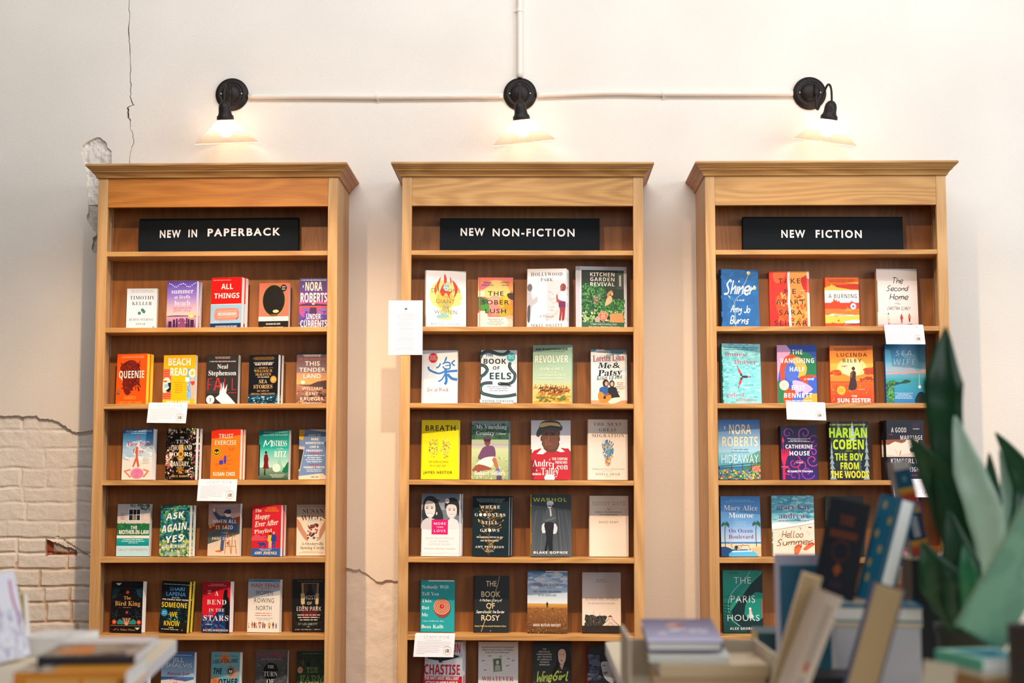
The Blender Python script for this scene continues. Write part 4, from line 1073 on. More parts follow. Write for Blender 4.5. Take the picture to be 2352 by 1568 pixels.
def U(x0, x1, y0, y1, n, c, al='c', seed=1):
    """n lines of type too small to read"""
    r = random.Random(seed * 7 + int(x0 + y0))
    h = (y1 - y0) / n
    v, f = [], []
    for i in range(n):
        wd = (x1 - x0) * (r.uniform(0.62, 1.0) if n > 1 else 1)
        a = x0 if al == 'l' else (x0 + x1 - wd) / 2
        e = a + wd
        y = y0 + h * i + h * 0.2
        while a < e:
            b = min(e, a + h * r.uniform(0.8, 3.2))
            k = len(v)
            v += [(a, y), (b, y), (b, y + h * 0.34), (a, y + h * 0.34)]
            f.append((k, k + 1, k + 2, k + 3))
            a = b + h * 0.35
    lay(v, f, lin(c))


def B(n, x0, x1, y0, y1, s, cols, seed=1, el=1.0):
    """n small flecks in mixed colours (leaves, spray, petals, texture)"""
    r = random.Random(seed)
    v, f, cc = [], [], []
    cols = [lin(c) for c in cols.split()]
    for i in range(n):
        x, y = r.uniform(x0, x1), r.uniform(y0, y1)
        a = r.uniform(0, 2 * PI)
        q = s * r.uniform(0.5, 1.2)
        k = len(v)
        m = 5
        for j in range(m):
            t = a + 2 * PI * j / m
            rr = q * r.uniform(0.6, 1.0)
            v.append((x + rr * math.cos(t) * el, y + rr * math.sin(t)))
        f.append(tuple(range(k, k + m)))
        cc += [r.choice(cols)] * m
    v = [clampp(p) for p in v]
    K.ops.append((v, f, cc))


def man(x, y, h, c, c2=None, c3=None):
    """a small standing figure seen far off: feet at (x, y), height h"""
    c2 = c2 or c
    c3 = c3 or c
    P([(x - .10 * h, y - .48 * h), (x + .10 * h, y - .48 * h), (x + .09 * h, y), (x + .02 * h, y), (x, y - .3 * h), (x - .02 * h, y), (x - .09 * h, y)], c2)
    P([(x - .13 * h, y - .82 * h), (x + .13 * h, y - .82 * h), (x + .17 * h, y - .45 * h), (x + .11 * h, y - .42 * h), (x - .11 * h, y - .42 * h), (x - .17 * h, y - .45 * h)], c)
    E(x, y - .91 * h, .07 * h, .09 * h, c3, 10)


def ink_into(mb, w, h, y=0.0):
    """put the picture on the front of a sheet w by h whose lower left corner is (-w/2, y, 0)"""
    x0, x1, y0, y1 = K.fr
    sx, sz = w / (x1 - x0), h / (y1 - y0)
    d = y
    for v, f, c in K.ops:
        d -= STEP
        vv = [((p[0] - x0) * sx - w / 2, d, (y1 - p[1]) * sz) for p in v]
        if len(f) > 3 and len(v) == 5 * len(f):
            # loose flecks may overlap: each lies a hair above the one before
            for q in range(len(f)):
                d -= 0.0000015
                for j in range(5 * q, 5 * q + 5):
                    vv[j] = (vv[j][0], d, vv[j][2])
        mb.add(vv, f, c)


# ---------------------------------------------------------------- books
def book_meshes(name, w, h, t, hard, draw):
    """cover (boards, spine and print) and page block, standing on z=0 with the front at y=0"""
    draw()
    c = MB()
    c.col = K.base
    tb = 0.0024 if hard else 0.0009
    ov = 0.003 if hard else 0.0004
    x0, x1 = -w / 2, w / 2
    sp = []
    if hard:
        for k in range(7):
            a = PI * k / 6
            sp.append((x0 + 0.004 - 0.004 * math.sin(a), t / 2 - (t / 2) * math.cos(a)))
    else:
        sp = [(x0 + 0.0008, 0), (x0, 0.001), (x0, t - 0.001), (x0 + 0.0008, t)]
    inner = [(x1, t), (x1, t - tb), (x0 + tb + 0.002, t - tb), (x0 + tb + 0.002, tb), (x1, tb), (x1, 0)]
    c.prism(sp + inner, 'z', 0, h)
    # spine in its own ink
    for i in range(len(c.c)):
        if c.v[i][0] < x0 + 0.0045 and 0.0005 < c.v[i][1] < t - 0.0005:
            c.c[i] = K.spine
    ink_into(c, w, h)
    co = c.build('cover', PRINT, attr=True, fix=False)
    pm = MB()
    pm.box(x0 + tb + 0.0021, x1 - ov, tb + 0.00005, t - tb - 0.00005, ov, h - ov)
    po = pm.build('page_block', K.pages or PAGES_W)
    return co, po


ORD = ['first', 'second', 'third', 'fourth', 'fifth', 'sixth']
CASE_NAME = {'L': 'left', 'M': 'middle', 'R': 'right'}


def place_books(rows):
    cnt = {}
    for case, row, xc, w, h, t, n, yaw, roll, hard, fn, look in rows:
        root = CASES[case]
        k = cnt[(case, row)] = cnt.get((case, row), 0) + 1
        nm = 'hardcover_book' if hard else 'paperback_book'
        grp = f'books on the {ORD[row - 1]} book shelf of the {CASE_NAME[case]} bookcase'
        pl = f'{ORD[k - 1]} on {ORD[row - 1]} book shelf of {CASE_NAME[case]} bookcase'
        zs = SHELF_Z[row]
        lean = R(2.6)
        total = n * (t + 0.0012)
        ws = abs(math.sin(yaw)) * w * 0.5
        y0 = YF + max(0.004 + ws, 0.1415 - ws - total - h * math.sin(lean) - (0.004 if yaw else 0.0))
        Mb = Matrix.Translation((xc, y0, zs + 0.0008 + abs(math.sin(roll)) * w / 2 + t * math.sin(lean))) @ Matrix.Rotation(yaw, 4, 'Z') @ Matrix.Rotation(roll, 4, 'Y') @ Matrix.Rotation(-lean, 4, 'X')
        base = root.matrix_basis @ Mb
        b = thing(nm, (0, 0, 0), f'{look}, {pl}', 'book', grp)
        b.matrix_basis = base
        co, po = book_meshes(nm, w, h, t, hard, fn)
        co.parent = b
        po.parent = b
        for i in range(1, n):
            c = copy_tree(b)
            d = Vector((0.0035 * (i % 2), i * (t + 0.0012) / math.cos(lean), 0.0))
            d.rotate(Matrix.Rotation(yaw, 3, 'Z'))
            c.matrix_basis = root.matrix_basis @ Matrix.Translation(d) @ Mb
            where = 'rear copy' if n == 2 else ('second copy' if i == 1 else 'rearmost copy')
            c['label'] = f'{where} behind {look}, {ORD[row - 1]} book shelf, {CASE_NAME[case]} bookcase'
# ---------------------------------------------------------------- cover pictures, left bookcase
def l11():
    F(288, 578, 258, 627); BG('dbe2ea'); Rr(288, 578, 258, 262, 'b9c6d6')
    U(325, 545, 268, 300, 2, '9fb0bd'); T(320, 552, 325, 356, 'TIMOTHY', '33464a', 'F', -.018, .05); T(341, 528, 376, 406, 'KELLER', '33464a', 'F', -.018, .05)
    for x, y in ((412, 478), (440, 450), (455, 465)):
        for a in (0, 72, 144, 216, 288):
            E(x + 9 * math.cos(R(a)), y + 9 * math.sin(R(a)), 7, 7, '1f6b4e', 6)
    T(316, 545, 525, 544, 'REDISCOVERING', '5a6a72', 'F', -.018, .06); T(380, 472, 564, 583, 'JONAH', '5a6a72', 'F', -.018, .06); U(330, 510, 605, 618, 1, '8b98a2')
    E(548, 608, 9, 13, 'b53a3a'); E(548, 608, 4, 8, 'dbe2ea')


def l12():
    F(668, 958, 193, 623); BG('5a46a4', spine='6d5bb0'); G(668, 958, 193, 330, '4d3aa0', '8f78c4'); G(668, 958, 330, 500, '8f78c4', 'f0c3b8'); G(668, 958, 500, 623, 'd9a8b8', '6a3a66')
    r = random.Random(3)
    for i in range(16):
        E(690 + i * 17, 215 + 30 * math.sin(i * PI / 7.5) ** 2 + r.uniform(-3, 3), 5, 5, 'f6e6f2', 8)
    P([(676, 508), (760, 500), (958, 510), (958, 516), (676, 516)], '7d5a86')
    P([(735, 623), (800, 530), (835, 530), (905, 623)], '7d3f73')
    for i in range(7):
        y = 540 + i * 12
        L([(790 - i * 9, y), (845 + i * 9, y)], 2, '9a5f93')
    for x, w, y in ((690, 30, 556), (735, 20, 540), (765, 14, 532), (862, 14, 528), (880, 18, 538), (905, 34, 545)):
        Rr(x, x + w, y, 623, '3d1f4d')
    for x in (790, 800, 850, 862):
        E(x, 570, 4, 6, 'f5b25e', 8)
    T(710, 927, 262, 305, 'summer', 'f3eef8', 'F', -.02); T(741, 900, 322, 352, 'at firefly', 'f0e6f2', 'F', -.022); T(745, 897, 368, 414, 'beach', 'f3e4ec', 'F', -.022)
    U(730, 920, 430, 448, 1, 'b07d9c'); T(735, 905, 448, 470, 'JENNY HALE', 'b87f96', 'g'); E(912, 507, 30, 24, 'eec56a'); U(892, 934, 498, 520, 2, 'fff2c8')


def l13():
    F(1084, 1382, 163, 622); BG('e3120f', spine='c81010'); U(1100, 1275, 182, 196, 1, 'f3b9a8'); U(1310, 1365, 172, 200, 2, '8a1414')
    T(1180, 1295, 222, 270, 'ALL', 'f5ece2'); T(1114, 1360, 306, 352, 'THINGS', 'f5ece2'); Rr(1084, 1382, 406, 622, '8fbad6'); Rr(1084, 1382, 404, 409, 'e9d9d0')
    P([(1130, 455), (1160, 442), (1330, 442), (1362, 470), (1362, 515), (1340, 548), (1150, 552), (1120, 520)], 'e8877a', 4); P([(1340, 548), (1362, 515), (1350, 535), (1330, 545)], '9c3a38')
    L([(1150, 470), (1345, 466)], 3, 'f3c6b6'); L([(1150, 526), (1345, 520)], 3, 'f3c6b6'); T(1156, 1335, 482, 508, 'RECONSIDERED', 'f6ece4', 'N', 0, .03)
    B(40, 1100, 1170, 560, 575, 3, 'dfeaf2 e8a79c'); Rr(1084, 1382, 578, 622, '17335e'); T(1135, 1345, 600, 612, 'HOW RETHINKING WHAT WE KNOW', 'cfdbe8', 'N'); U(1150, 1340, 613, 621, 1, 'cfdbe8')


def l14():
    F(1538, 1830, 213, 618); BG('e2705a'); Rr(1538, 1830, 508, 548, 'efe6da'); Rr(1538, 1830, 548, 618, '14110f')
    E(1683, 365, 106, 132, '0f0c0b', 32); Rg(1683, 365, 112, 11, '5e4622', 138); Rg(1683, 365, 113, 4, 'd0ab62', 139)
    for a in range(0, 360, 30):
        E(1683 + 114 * math.cos(R(a)), 365 + 140 * math.sin(R(a)), 7, 8, 'a37f3d', 8)
    E(1705, 462, 30, 14, 'e8c98a'); E(1683, 495, 40, 9, '6e5224'); E(1778, 258, 31, 31, '15110f'); U(1757, 1799, 240, 278, 3, 'e9ddd0')
    E(1680, 528, 7, 10, 'b9b0a4'); T(1580, 1665, 522, 533, 'PENGUIN', 'cfc6ba', 'g'); T(1698, 1790, 522, 533, 'CLASSICS', 'cfc6ba', 'g')
    T(1612, 1752, 566, 580, 'MACHADO DE ASSIS', 'efe9e2', 'F'); T(1588, 1780, 598, 612, 'THE POSTHUMOUS MEMOIRS', 'efe9e2', 'F')


def l15():
    F(1924, 2195, 165, 614); BG('2b2a86', spine='a3233a'); G(1924, 2195, 165, 380, '26308c', '7a2f96'); G(1924, 2195, 380, 430, 'd8409a', 'f0643c'); G(1924, 2195, 410, 480, 'e0503c', '7b3aa6'); G(1924, 2195, 480, 614, '5a49a8', '2b2060')
    B(60, 1924, 2195, 440, 614, 16, '6d5cc0 4a3a92 8a6ad0 3a2c80 b04a9a', 2, 2.2); P([(1924, 400), (2000, 385), (2195, 400), (2195, 412), (1924, 410)], '3a1f5c'); E(2055, 392, 14, 9, 'f8d078')
    P([(2020, 480), (2024, 425), (2085, 425), (2090, 480)], '431d52')
    T(1936, 2175, 176, 188, '#1 NEW YORK TIMES BESTSELLING AUTHOR', 'e8e2f0', 'N'); T(1978, 2137, 200, 276, 'NORA', 'f2ead8', 'N', .01); T(1935, 2184, 296, 378, 'ROBERTS', 'f2ead8', 'N', .01)
    T(1992, 2128, 482, 528, 'UNDER', 'efe6dc', 'N'); T(1937, 2186, 538, 598, 'CURRENTS', 'efe6dc', 'N'); E(1958, 238, 5, 14, 'e8e2f0', 6)


def l21():
    F(193, 490, 880, 1350); BG('e8560f', spine='d04a0c'); U(215, 478, 898, 922, 3, 'f5b67c'); P([(255, 1060), (225, 1010), (270, 960), (340, 938), (400, 970), (425, 1040), (415, 1130), (440, 1200), (400, 1210), (350, 1240), (300, 1265), (262, 1200)], '6d1c14', 4)
    B(180, 235, 420, 950, 1210, 11, '8c2418 4e120e a33222 721e14', 4); P([(440, 1200), (400, 1170), (360, 1195), (330, 1230), (345, 1275), (300, 1262), (360, 1290), (430, 1250), (445, 1210)], 'e8560f', 3)
    B(22, 320, 420, 1160, 1240, 12, '6d1c14'); T(218, 466, 1038, 1106, 'QUEENIE', 'f3e6d6', 'N'); T(276, 395, 1272, 1304, 'CANDICE', 'f09a3c', 'N', -.01); T(218, 452, 1322, 1349, 'CARTY-WILLIAMS', 'f09a3c', 'N', -.01)
    Rr(208, 230, 1222, 1256, '2c2118'); U(211, 228, 1226, 1252, 2, 'e8e0d0')
    K.pages = PAGES_Y


def l22():
    F(632, 945, 893, 1350); BG('f2b414', spine='d89a10'); Rr(632, 712, 1022, 1300, 'd9482c')
    for i in range(13):
        Rr(632, 712, 1030 + i * 21, 1037 + i * 21, 'e8826a')
    P([(640, 1110), (690, 1105), (712, 1160), (700, 1220), (640, 1240), (632, 1180)], 'f2d8c4', 3); P([(645, 1165), (690, 1155), (700, 1185), (650, 1195)], '8fb4e0'); P([(680, 1150), (712, 1145), (712, 1215), (690, 1235), (660, 1225), (695, 1195)], '1b1a20'); E(655, 1135, 20, 8, 'd84a34')
    Rr(870, 945, 1022, 1300, '7fb2e0'); B(120, 870, 945, 1022, 1300, 5, '4f7fc8 d8e8f5 3f6ab0', 5); E(918, 1062, 36, 42, 'f3dfae'); E(918, 1062, 14, 18, 'e0b060'); P([(900, 1110), (940, 1110), (945, 1300), (915, 1300)], 'e8b094'); P([(896, 1140), (945, 1135), (940, 1165), (920, 1178)], 'd8402c'); Rr(850, 890, 1100, 1140, 'f2efe6')
    T(678, 897, 922, 988, 'BEACH', 'f5efe4', 'N', .012); T(700, 868, 1012, 1082, 'READ', 'f5efe4', 'N', .012); U(740, 835, 1140, 1250, 6, 'd9920c', seed=2); T(672, 902, 1316, 1349, 'EMILY HENRY', 'f5efe4', 'N', .01)


def l23():
    F(1040, 1345, 895, 1350); BG('2c2829', spine='1c191a'); U(1112, 1278, 910, 934, 2, 'd8d0cc'); U(1135, 1270, 924, 936, 1, 'c43a34'); T(1070, 1320, 950, 961, '#1 NEW YORK TIMES BESTSELLING AUTHOR', 'e0d8d4', 'N')
    T(1147, 1247, 982, 1022, 'Neal', 'f2eeea', 'F', -.01); T(1063, 1325, 1040, 1084, 'Stephenson', 'f2eeea', 'F', -.01)
    for i in range(9):
        L([(1045, 1140 + i * 13), (1180, 1140 + i * 13)], 2.5, '5e5654')
    T(1058, 1332, 1104, 1228, 'FALL', 'c3262a', 'N', -.045)
    P([(1135, 1290), (1170, 1265), (1185, 1150), (1200, 1220), (1205, 1140), (1218, 1220), (1245, 1165), (1235, 1250), (1275, 1290), (1330, 1350), (1200, 1350), (1150, 1310)], 'f2eeec'); T(1180, 1230, 1180, 1228, 'L', 'c3262a', 'N', -.05); U(1255, 1330, 1240, 1256, 1, 'c43a34')
    E(1087, 1308, 39, 41, 'eeeae6'); E(1087, 1308, 26, 28, 'f6f4f0'); T(1074, 1100, 1294, 1324, 'T', '1d1b1b', 'F')


def l24():
    F(1441, 1735, 895, 1350); BG('0d1118', spine='0a0d12'); G(1441, 1735, 1260, 1350, '123a52', '0d2230'); B(110, 1441, 1735, 1280, 1350, 9, '2a7a9c 0f2c40 8ac4d8 174a64 0a1a28', 3, 2.0); U(1468, 1712, 915, 945, 3, 'b07a34')
    T(1487, 1688, 962, 972, '#1 New York Times Bestselling Author of', 'e4ddd2', 'F'); T(1500, 1675, 974, 992, 'MAKE YOUR BED', 'efe8dc', 'F'); T(1535, 1635, 1010, 1024, 'ADMIRAL', 'c79a5a', 'F'); L([(1495, 1018), (1528, 1018)], 2, 'c79a5a'); L([(1645, 1018), (1684, 1018)], 2, 'c79a5a')
    T(1492, 1680, 1032, 1056, 'WILLIAM H.', 'c79a5a', 'F', -.012); T(1508, 1665, 1064, 1090, 'McRAVEN', 'c79a5a', 'F', -.012); T(1528, 1648, 1096, 1108, '(U.S. Navy Retired)', 'efe8dc', 'i', .01)
    T(1546, 1628, 1126, 1160, 'SEA', 'd8b07a', 'F', -.008); T(1493, 1682, 1174, 1208, 'STORIES', 'd8b07a', 'F', -.008); T(1528, 1648, 1224, 1238, 'MY LIFE IN', 'c79a5a', 'F'); T(1468, 1708, 1250, 1266, 'SPECIAL OPERATIONS', 'c79a5a', 'F')
    for i in range(4):
        E(1572 + i * 11, 1282, 4, 4, 'c79a5a', 5)
    E(1690, 1126, 32, 34, 'b98a34'); U(1670, 1712, 1110, 1142, 3, 'f2dca0')


def l25():
    F(1896, 2192, 878, 1347); BG('5a4a58', spine='a8322c'); G(1896, 2192, 878, 1060, '43404e', '8a6a6e'); G(1896, 2192, 1060, 1165, 'c08a72', 'f2a85c'); G(1896, 2192, 1165, 1347, 'b07a62', '5a3c38'); E(1958, 1148, 20, 18, 'fff0c8'); P([(1896, 1170), (2020, 1172), (2100, 1140), (2192, 1128), (2192, 1215), (2060, 1190)], '4e3a34')
    B(70, 1896, 2192, 1220, 1347, 10, 'd08a5a 5c4440 a8705a 3c2c30', 8, 2.4); P([(2110, 1290), (2125, 1265), (2160, 1270), (2172, 1300)], '4a2018'); U(1935, 2155, 892, 914, 2, 'e0d8d4'); T(1915, 2175, 926, 942, 'NEW YORK TIMES BESTSELLER', 'c4483e', 'N', 0, .08)
    T(1975, 2115, 955, 994, 'THIS', 'efe6e0', 'g', .012, .06); T(1922, 2170, 1014, 1050, 'TENDER', 'efe6e0', 'g', .012, .06); T(1962, 2128, 1072, 1108, 'LAND', 'efe6e0', 'g', .012, .06)
    T(1950, 2145, 1190, 1218, 'WILLIAM', 'efdccc', 'g', .006, .08); T(1988, 2108, 1238, 1264, 'KENT', 'efdccc', 'g', .006, .08); T(1935, 2160, 1284, 1314, 'KRUEGER', 'efdccc', 'g', .012, .06); U(1950, 2140, 1330, 1344, 1, 'efdccc')


def l31():
    F(248, 545, 230, 718); BG('2f7cbc', spine='2a6aa8'); G(248, 545, 230, 330, '1c63a8', '4a92cc'); G(248, 545, 330, 500, '4a92cc', 'c4dce8'); G(248, 545, 500, 718, 'e8e4dc', 'f0e0d2'); B(60, 280, 530, 360, 520, 30, 'dfeaf2 c8dcea eef2f4 a8cae2', 6, 1.8)
    T(275, 530, 243, 260, 'HANNAH McKINNON', 'f2f4f6', 'F'); U(330, 475, 268, 282, 1, 'cfe0ee'); T(372, 422, 298, 330, 'The', 'c8266a', 'i', -.01); T(283, 520, 350, 394, 'View from', 'c02a5c', 'i', 0); T(345, 455, 424, 462, 'Here', 'c02a5c', 'i', 0)
    P([(378, 400), (400, 400), (402, 500), (420, 590), (400, 600), (388, 540), (362, 600), (350, 590), (380, 500)], 'c86a4c'); P([(265, 632), (335, 612), (335, 626), (290, 640), (345, 690), (330, 700)], 'd08468'); P([(520, 632), (460, 612), (458, 626), (495, 640), (450, 690), (470, 696)], 'd08468')
    E(398, 655, 66, 52, 'e89ab8', 28)
    for i in range(5):
        Rg(400, 662, 54 - i * 11, 4, 'c2457a', 42 - i * 8)
    E(402, 668, 6, 5, 'c2457a'); U(280, 325, 515, 527, 1, 'b8b0a8'); U(440, 520, 505, 570, 5, 'b0aca6')


def l32():
    F(658, 952, 225, 718); BG('14110f', spine='0f0c0c')
    B(170, 658, 740, 225, 718, 11, '2c4a2c c48a3c e8d8c8 a83a4c 6a8a5a 7a4a7c 181412 181412', 7); B(150, 880, 952, 225, 718, 11, '2c4a2c c48a3c e8d8c8 a83a4c 6a8a5a 7a4a7c 181412 181412', 8); B(50, 658, 952, 225, 270, 11, '6a8a5a c48a3c e8d8c8 181412', 9)
    B(60, 658, 720, 470, 590, 14, 'e8c8bc c84a4c f0e2d8 7a8a5a', 12); Rr(788, 830, 380, 470, 'c89a3a'); E(806, 472, 30, 34, 'd8a440'); E(806, 472, 16, 18, '6e4a14'); P([(765, 500), (845, 500), (820, 545), (790, 545)], 'b0822c'); P([(770, 600), (842, 600), (806, 670)], '8a5a1c'); B(40, 770, 842, 590, 660, 7, 'c89a3a 8a5a1c e0b050', 2)
    T(795, 832, 305, 322, 'THE', 'efe8dc', 'F'); T(752, 875, 335, 370, 'TEN', 'efe8dc', 'F', .01); T(705, 912, 386, 434, 'THOUSAND', 'e8dccb', 'F', -.01); T(690, 778, 455, 492, 'DO', 'efe8dc', 'F', .01); T(838, 918, 455, 492, 'RS', 'efe8dc', 'F', .01); T(790, 822, 515, 530, 'OF', 'efe8dc', 'F'); T(720, 888, 542, 590, 'JANUARY', 'e8dccb', 'N', -.012)
    T(712, 895, 674, 692, 'ALIX E. HARROW', 'd8b070', 'F'); U(845, 895, 622, 655, 3, 'd8d0c4')


def l33():
    F(1082, 1374, 235, 718); BG('e8761a', spine='d06010'); P([(1082, 235), (1374, 235), (1374, 290), (1082, 325)], 'd6301c'); T(1158, 1300, 278, 322, 'TRUST', 'f6eadb', 'N', -.02); T(1120, 1332, 340, 384, 'EXERCISE', 'f6eadb', 'N', -.02); E(1140, 452, 47, 50, 'e0a020', 26); Rg(1140, 452, 42, 4, '3c2c14'); E(1140, 452, 28, 29, '1e1a18'); P([(1118, 440), (1138, 452), (1138, 474), (1118, 462)], 'e0a020'); P([(1162, 440), (1142, 452), (1142, 474), (1162, 462)], 'e0a020')
    E(1188, 552, 22, 23, '3540b0'); E(1226, 525, 14, 42, '3540b0'); L([(1200, 535), (1275, 480)], 4, 'b04820'); L([(1205, 565), (1285, 570)], 4, 'b04820'); L([(1240, 540), (1305, 525)], 4, 'b04820'); E(1150, 572, 26, 12, 'd06414'); U(1250, 1325, 410, 445, 2, 'c04c14'); W(1182, 1255, 602, 618, 'a novel', 'b03c1c', .08); T(1110, 1328, 645, 680, 'SUSAN CHOI', 'f6eadb', 'N')
    K.pages = PAGES_W


def l34():
    F(1536, 1832, 245, 716); BG('0c7c78', spine='0a4a50'); G(1536, 1832, 245, 420, '0a6c70', '1fa598'); G(1536, 1832, 420, 600, '35b0a0', 'b8d8c8'); G(1536, 1832, 600, 716, '7a9a80', '2c4a3c'); T(1570, 1822, 280, 300, 'MELANIE BENJAMIN', '8cc4b8', 'F', -.01); U(1580, 1815, 258, 272, 1, 'b8dcd4')
    P([(1740, 420), (1745, 420), (1760, 560), (1800, 640), (1690, 640), (1725, 560)], '8fc0ae'); P([(1832, 545), (1800, 590), (1770, 640), (1832, 650)], '1a6a48', 2); E(1715, 605, 40, 40, 'c8e0d2')
    W(1578, 1660, 340, 405, 'M', 'f0f4f0', .07); T(1664, 1812, 345, 398, 'ISTRESS', 'f0f4f0', 'F', -.02); W(1712, 1775, 412, 426, 'of the', 'd8ece4', .07); T(1688, 1808, 445, 502, 'RITZ', 'f0f4f0', 'F', -.02)
    P([(1592, 480), (1620, 470), (1634, 520), (1630, 560), (1640, 612), (1582, 612), (1590, 560), (1586, 520)], '6e1420'); E(1607, 458, 11, 13, '2a1414'); P([(1596, 612), (1606, 612), (1606, 660), (1614, 676), (1590, 670)], '3a2020'); Rr(1536, 1548, 380, 680, '0a2c38'); U(1640, 1810, 665, 700, 3, 'd0dccc')


def l35():
    F(1920, 2195, 240, 712); BG('6a8aba', spine='4a6a98'); P([(1920, 240), (1975, 245), (1958, 340), (1920, 330)], 'd8a824'); P([(2010, 240), (2195, 240), (2195, 268), (2080, 250)], 'efe8e0'); Rr(1920, 1975, 400, 420, 'c8b8a8'); P([(1920, 412), (1972, 420), (1935, 630), (1920, 636)], 'c8b8a8'); P([(1920, 425), (1965, 430), (1930, 615), (1920, 618)], '2a2422'); P([(2165, 360), (2195, 355), (2195, 480), (2180, 470)], '33343c'); P([(1920, 680), (2150, 655), (2195, 690), (2195, 712), (1920, 712)], 'e8d4bc')
    for s, a, b, y in (('HOW TO', 2010, 2125, 285), ('READ', 2036, 2103, 322), ('NONFICTION', 1983, 2155, 358), ('LIKE A', 2024, 2110, 394), ('PROFESSOR', 1990, 2148, 430)):
        T(a, b, y, y + 20, s, 'f2efe8', 'N')
    Rr(2020, 2116, 461, 469, 'b83a48'); Rr(2020, 2116, 569, 577, 'b83a48'); U(1970, 2168, 480, 558, 4, 'e8ecf2'); T(1966, 2170, 588, 608, 'THOMAS C. FOSTER', 'f2efe8', 'N'); U(1976, 2165, 616, 644, 2, 'e0e6ee'); U(2040, 2110, 680, 704, 1, '8a6a4c')


def l41():
    F(196, 507, 940, 1445); BG('c8ccd2'); G(196, 507, 940, 1120, 'b8bcc8', 'e0d4cc'); Rr(300, 420, 985, 1105, 'efece8'); Rr(308, 412, 993, 1097, '1c2c3c'); L([(346, 990), (346, 1100)], 5, 'efece8'); L([(380, 990), (380, 1100)], 5, 'efece8'); L([(305, 1045), (415, 1045)], 5, 'efece8'); P([(345, 1097), (352, 1060), (362, 1035), (374, 1060), (380, 1097)], '9a7a5a'); B(40, 400, 507, 945, 1000, 10, '2c6a4c 3f8a5c 1f5440', 3)
    B(20, 320, 400, 942, 970, 8, '2c6a4c 3f8a5c', 4); Rr(196, 507, 1130, 1245, '1f6a3c'); B(160, 196, 507, 1125, 1250, 8, '2f8a4a 185a30 3f9a5a 226e3e', 5); T(328, 390, 1152, 1184, 'THE', 'f4f2ee', 'N'); T(217, 503, 1192, 1232, 'MOTHER-IN-LAW', 'f4f2ee', 'N', .005); Rr(196, 507, 1245, 1272, 'efe6d8'); U(330, 370, 1254, 1264, 1, '8a8478'); Rr(196, 507, 1272, 1445, '18a0a0'); G(196, 507, 1300, 1370, '159a9a', '0f7c80'); Rr(196, 507, 1345, 1445, 'b4dce4')
    U(232, 476, 1278, 1312, 2, 'e8f4f2'); U(310, 405, 1312, 1326, 1, 'e8f4f2'); T(213, 494, 1370, 1394, 'SALLY HEPWORTH', 'c8483e', 'N', -.03, .03); U(225, 270, 1025, 1095, 4, '8a8c92'); E(468, 1072, 26, 22, 'f2e4dc'); U(445, 492, 1060, 1088, 3, 'd89080')


def l42():
    F(600, 893, 952, 1440); BG('1d5a54', spine='1d6aa0'); B(420, 600, 893, 952, 1440, 22, '1f6a68 2c8a7c 174a5c 3f9a74 1d7a9a 6aa860 12404a 2a6a9c 8ab86a', 6); B(120, 600, 893, 1290, 1440, 18, '8ab070 c8c86a 5a8a4c 3f7a5a d8d090', 7); B(14, 620, 880, 1000, 1340, 8, '8a2c34 6a2430', 9)
    for s, a, b, y0, y1 in (('ASK', 650, 830, 1022, 1082), ('AGAIN,', 608, 880, 1130, 1198), ('YES', 648, 825, 1240, 1305)):
        T(a, b, y0, y1, s, 'f4f2ee', 'N', .005, .05, .22, 8)
    L([(838, 1238), (828, 1275)], 14, 'f4f2ee'); E(842, 1292, 8, 8, 'f4f2ee'); T(622, 865, 1328, 1360, 'MARY BETH KEANE', 'f4f2ee', 'N', 0, .02, .1, 2); U(625, 860, 978, 990, 1, '9ccad0'); U(615, 870, 1395, 1435, 4, 'e0ecdc')


def l43():
    F(1058, 1368, 938, 1444); BG('9a8486'); G(1058, 1368, 938, 1140, '9c8888', 'b8968c'); P([(1058, 1150), (1300, 1080), (1368, 1060), (1368, 1160), (1058, 1210)], '7c3a2c'); P([(1058, 1210), (1368, 1140), (1368, 1230), (1058, 1330)], '4e5a54'); P([(1058, 1330), (1368, 1230), (1368, 1444), (1058, 1444)], 'd8c4ae')
    P([(1095, 1000), (1130, 985), (1135, 1020), (1180, 1060), (1240, 1055), (1320, 1100), (1345, 1160), (1330, 1230), (1270, 1230), (1245, 1130), (1160, 1105), (1110, 1040)], '3c4c6e', 3); E(1112, 1002, 15, 20, 'd8b49a'); E(1246, 1040, 32, 28, 'd8c4b4'); P([(1205, 1030), (1225, 1000), (1265, 995), (1278, 1012), (1270, 1040), (1230, 1032)], '2c3c66', 3)
    P([(1190, 1210), (1325, 1225), (1270, 1260), (1220, 1300), (1215, 1390), (1180, 1385), (1188, 1290), (1165, 1240)], '4a5674', 2); P([(1130, 1395), (1190, 1385), (1196, 1408), (1140, 1405)], 'c8642c'); Rr(1232, 1336, 1225, 1242, '6e4a2c')
    for a, b in ((1238, 1226), (1258, 1288), (1318, 1342), (1300, 1290)):
        L([(a, 1240), (b, 1425)], 8, 'b8803c')
    L([(1235, 1350), (1335, 1350)], 5, '9a6a30'); P([(1240, 1320), (1265, 1300), (1262, 1345)], 'c03a24'); E(1080, 1160, 14, 18, 'c88a4c'); E(1110, 1145, 14, 18, 'c88a4c')
    T(1100, 1334, 1092, 1128, 'WHEN ALL', 'f4eee6', 'N', -.02, .04); T(1133, 1300, 1150, 1186, 'IS SAID', 'f4eee6', 'N', -.02, .04); T(1097, 1335, 1262, 1290, 'ANNE GRIFFIN', 'f0e8de', 'N', -.02, .03); U(1085, 1350, 950, 975, 2, 'd8ccc8'); W(1190, 1250, 1212, 1226, 'a novel', 'efe6dc', .07)


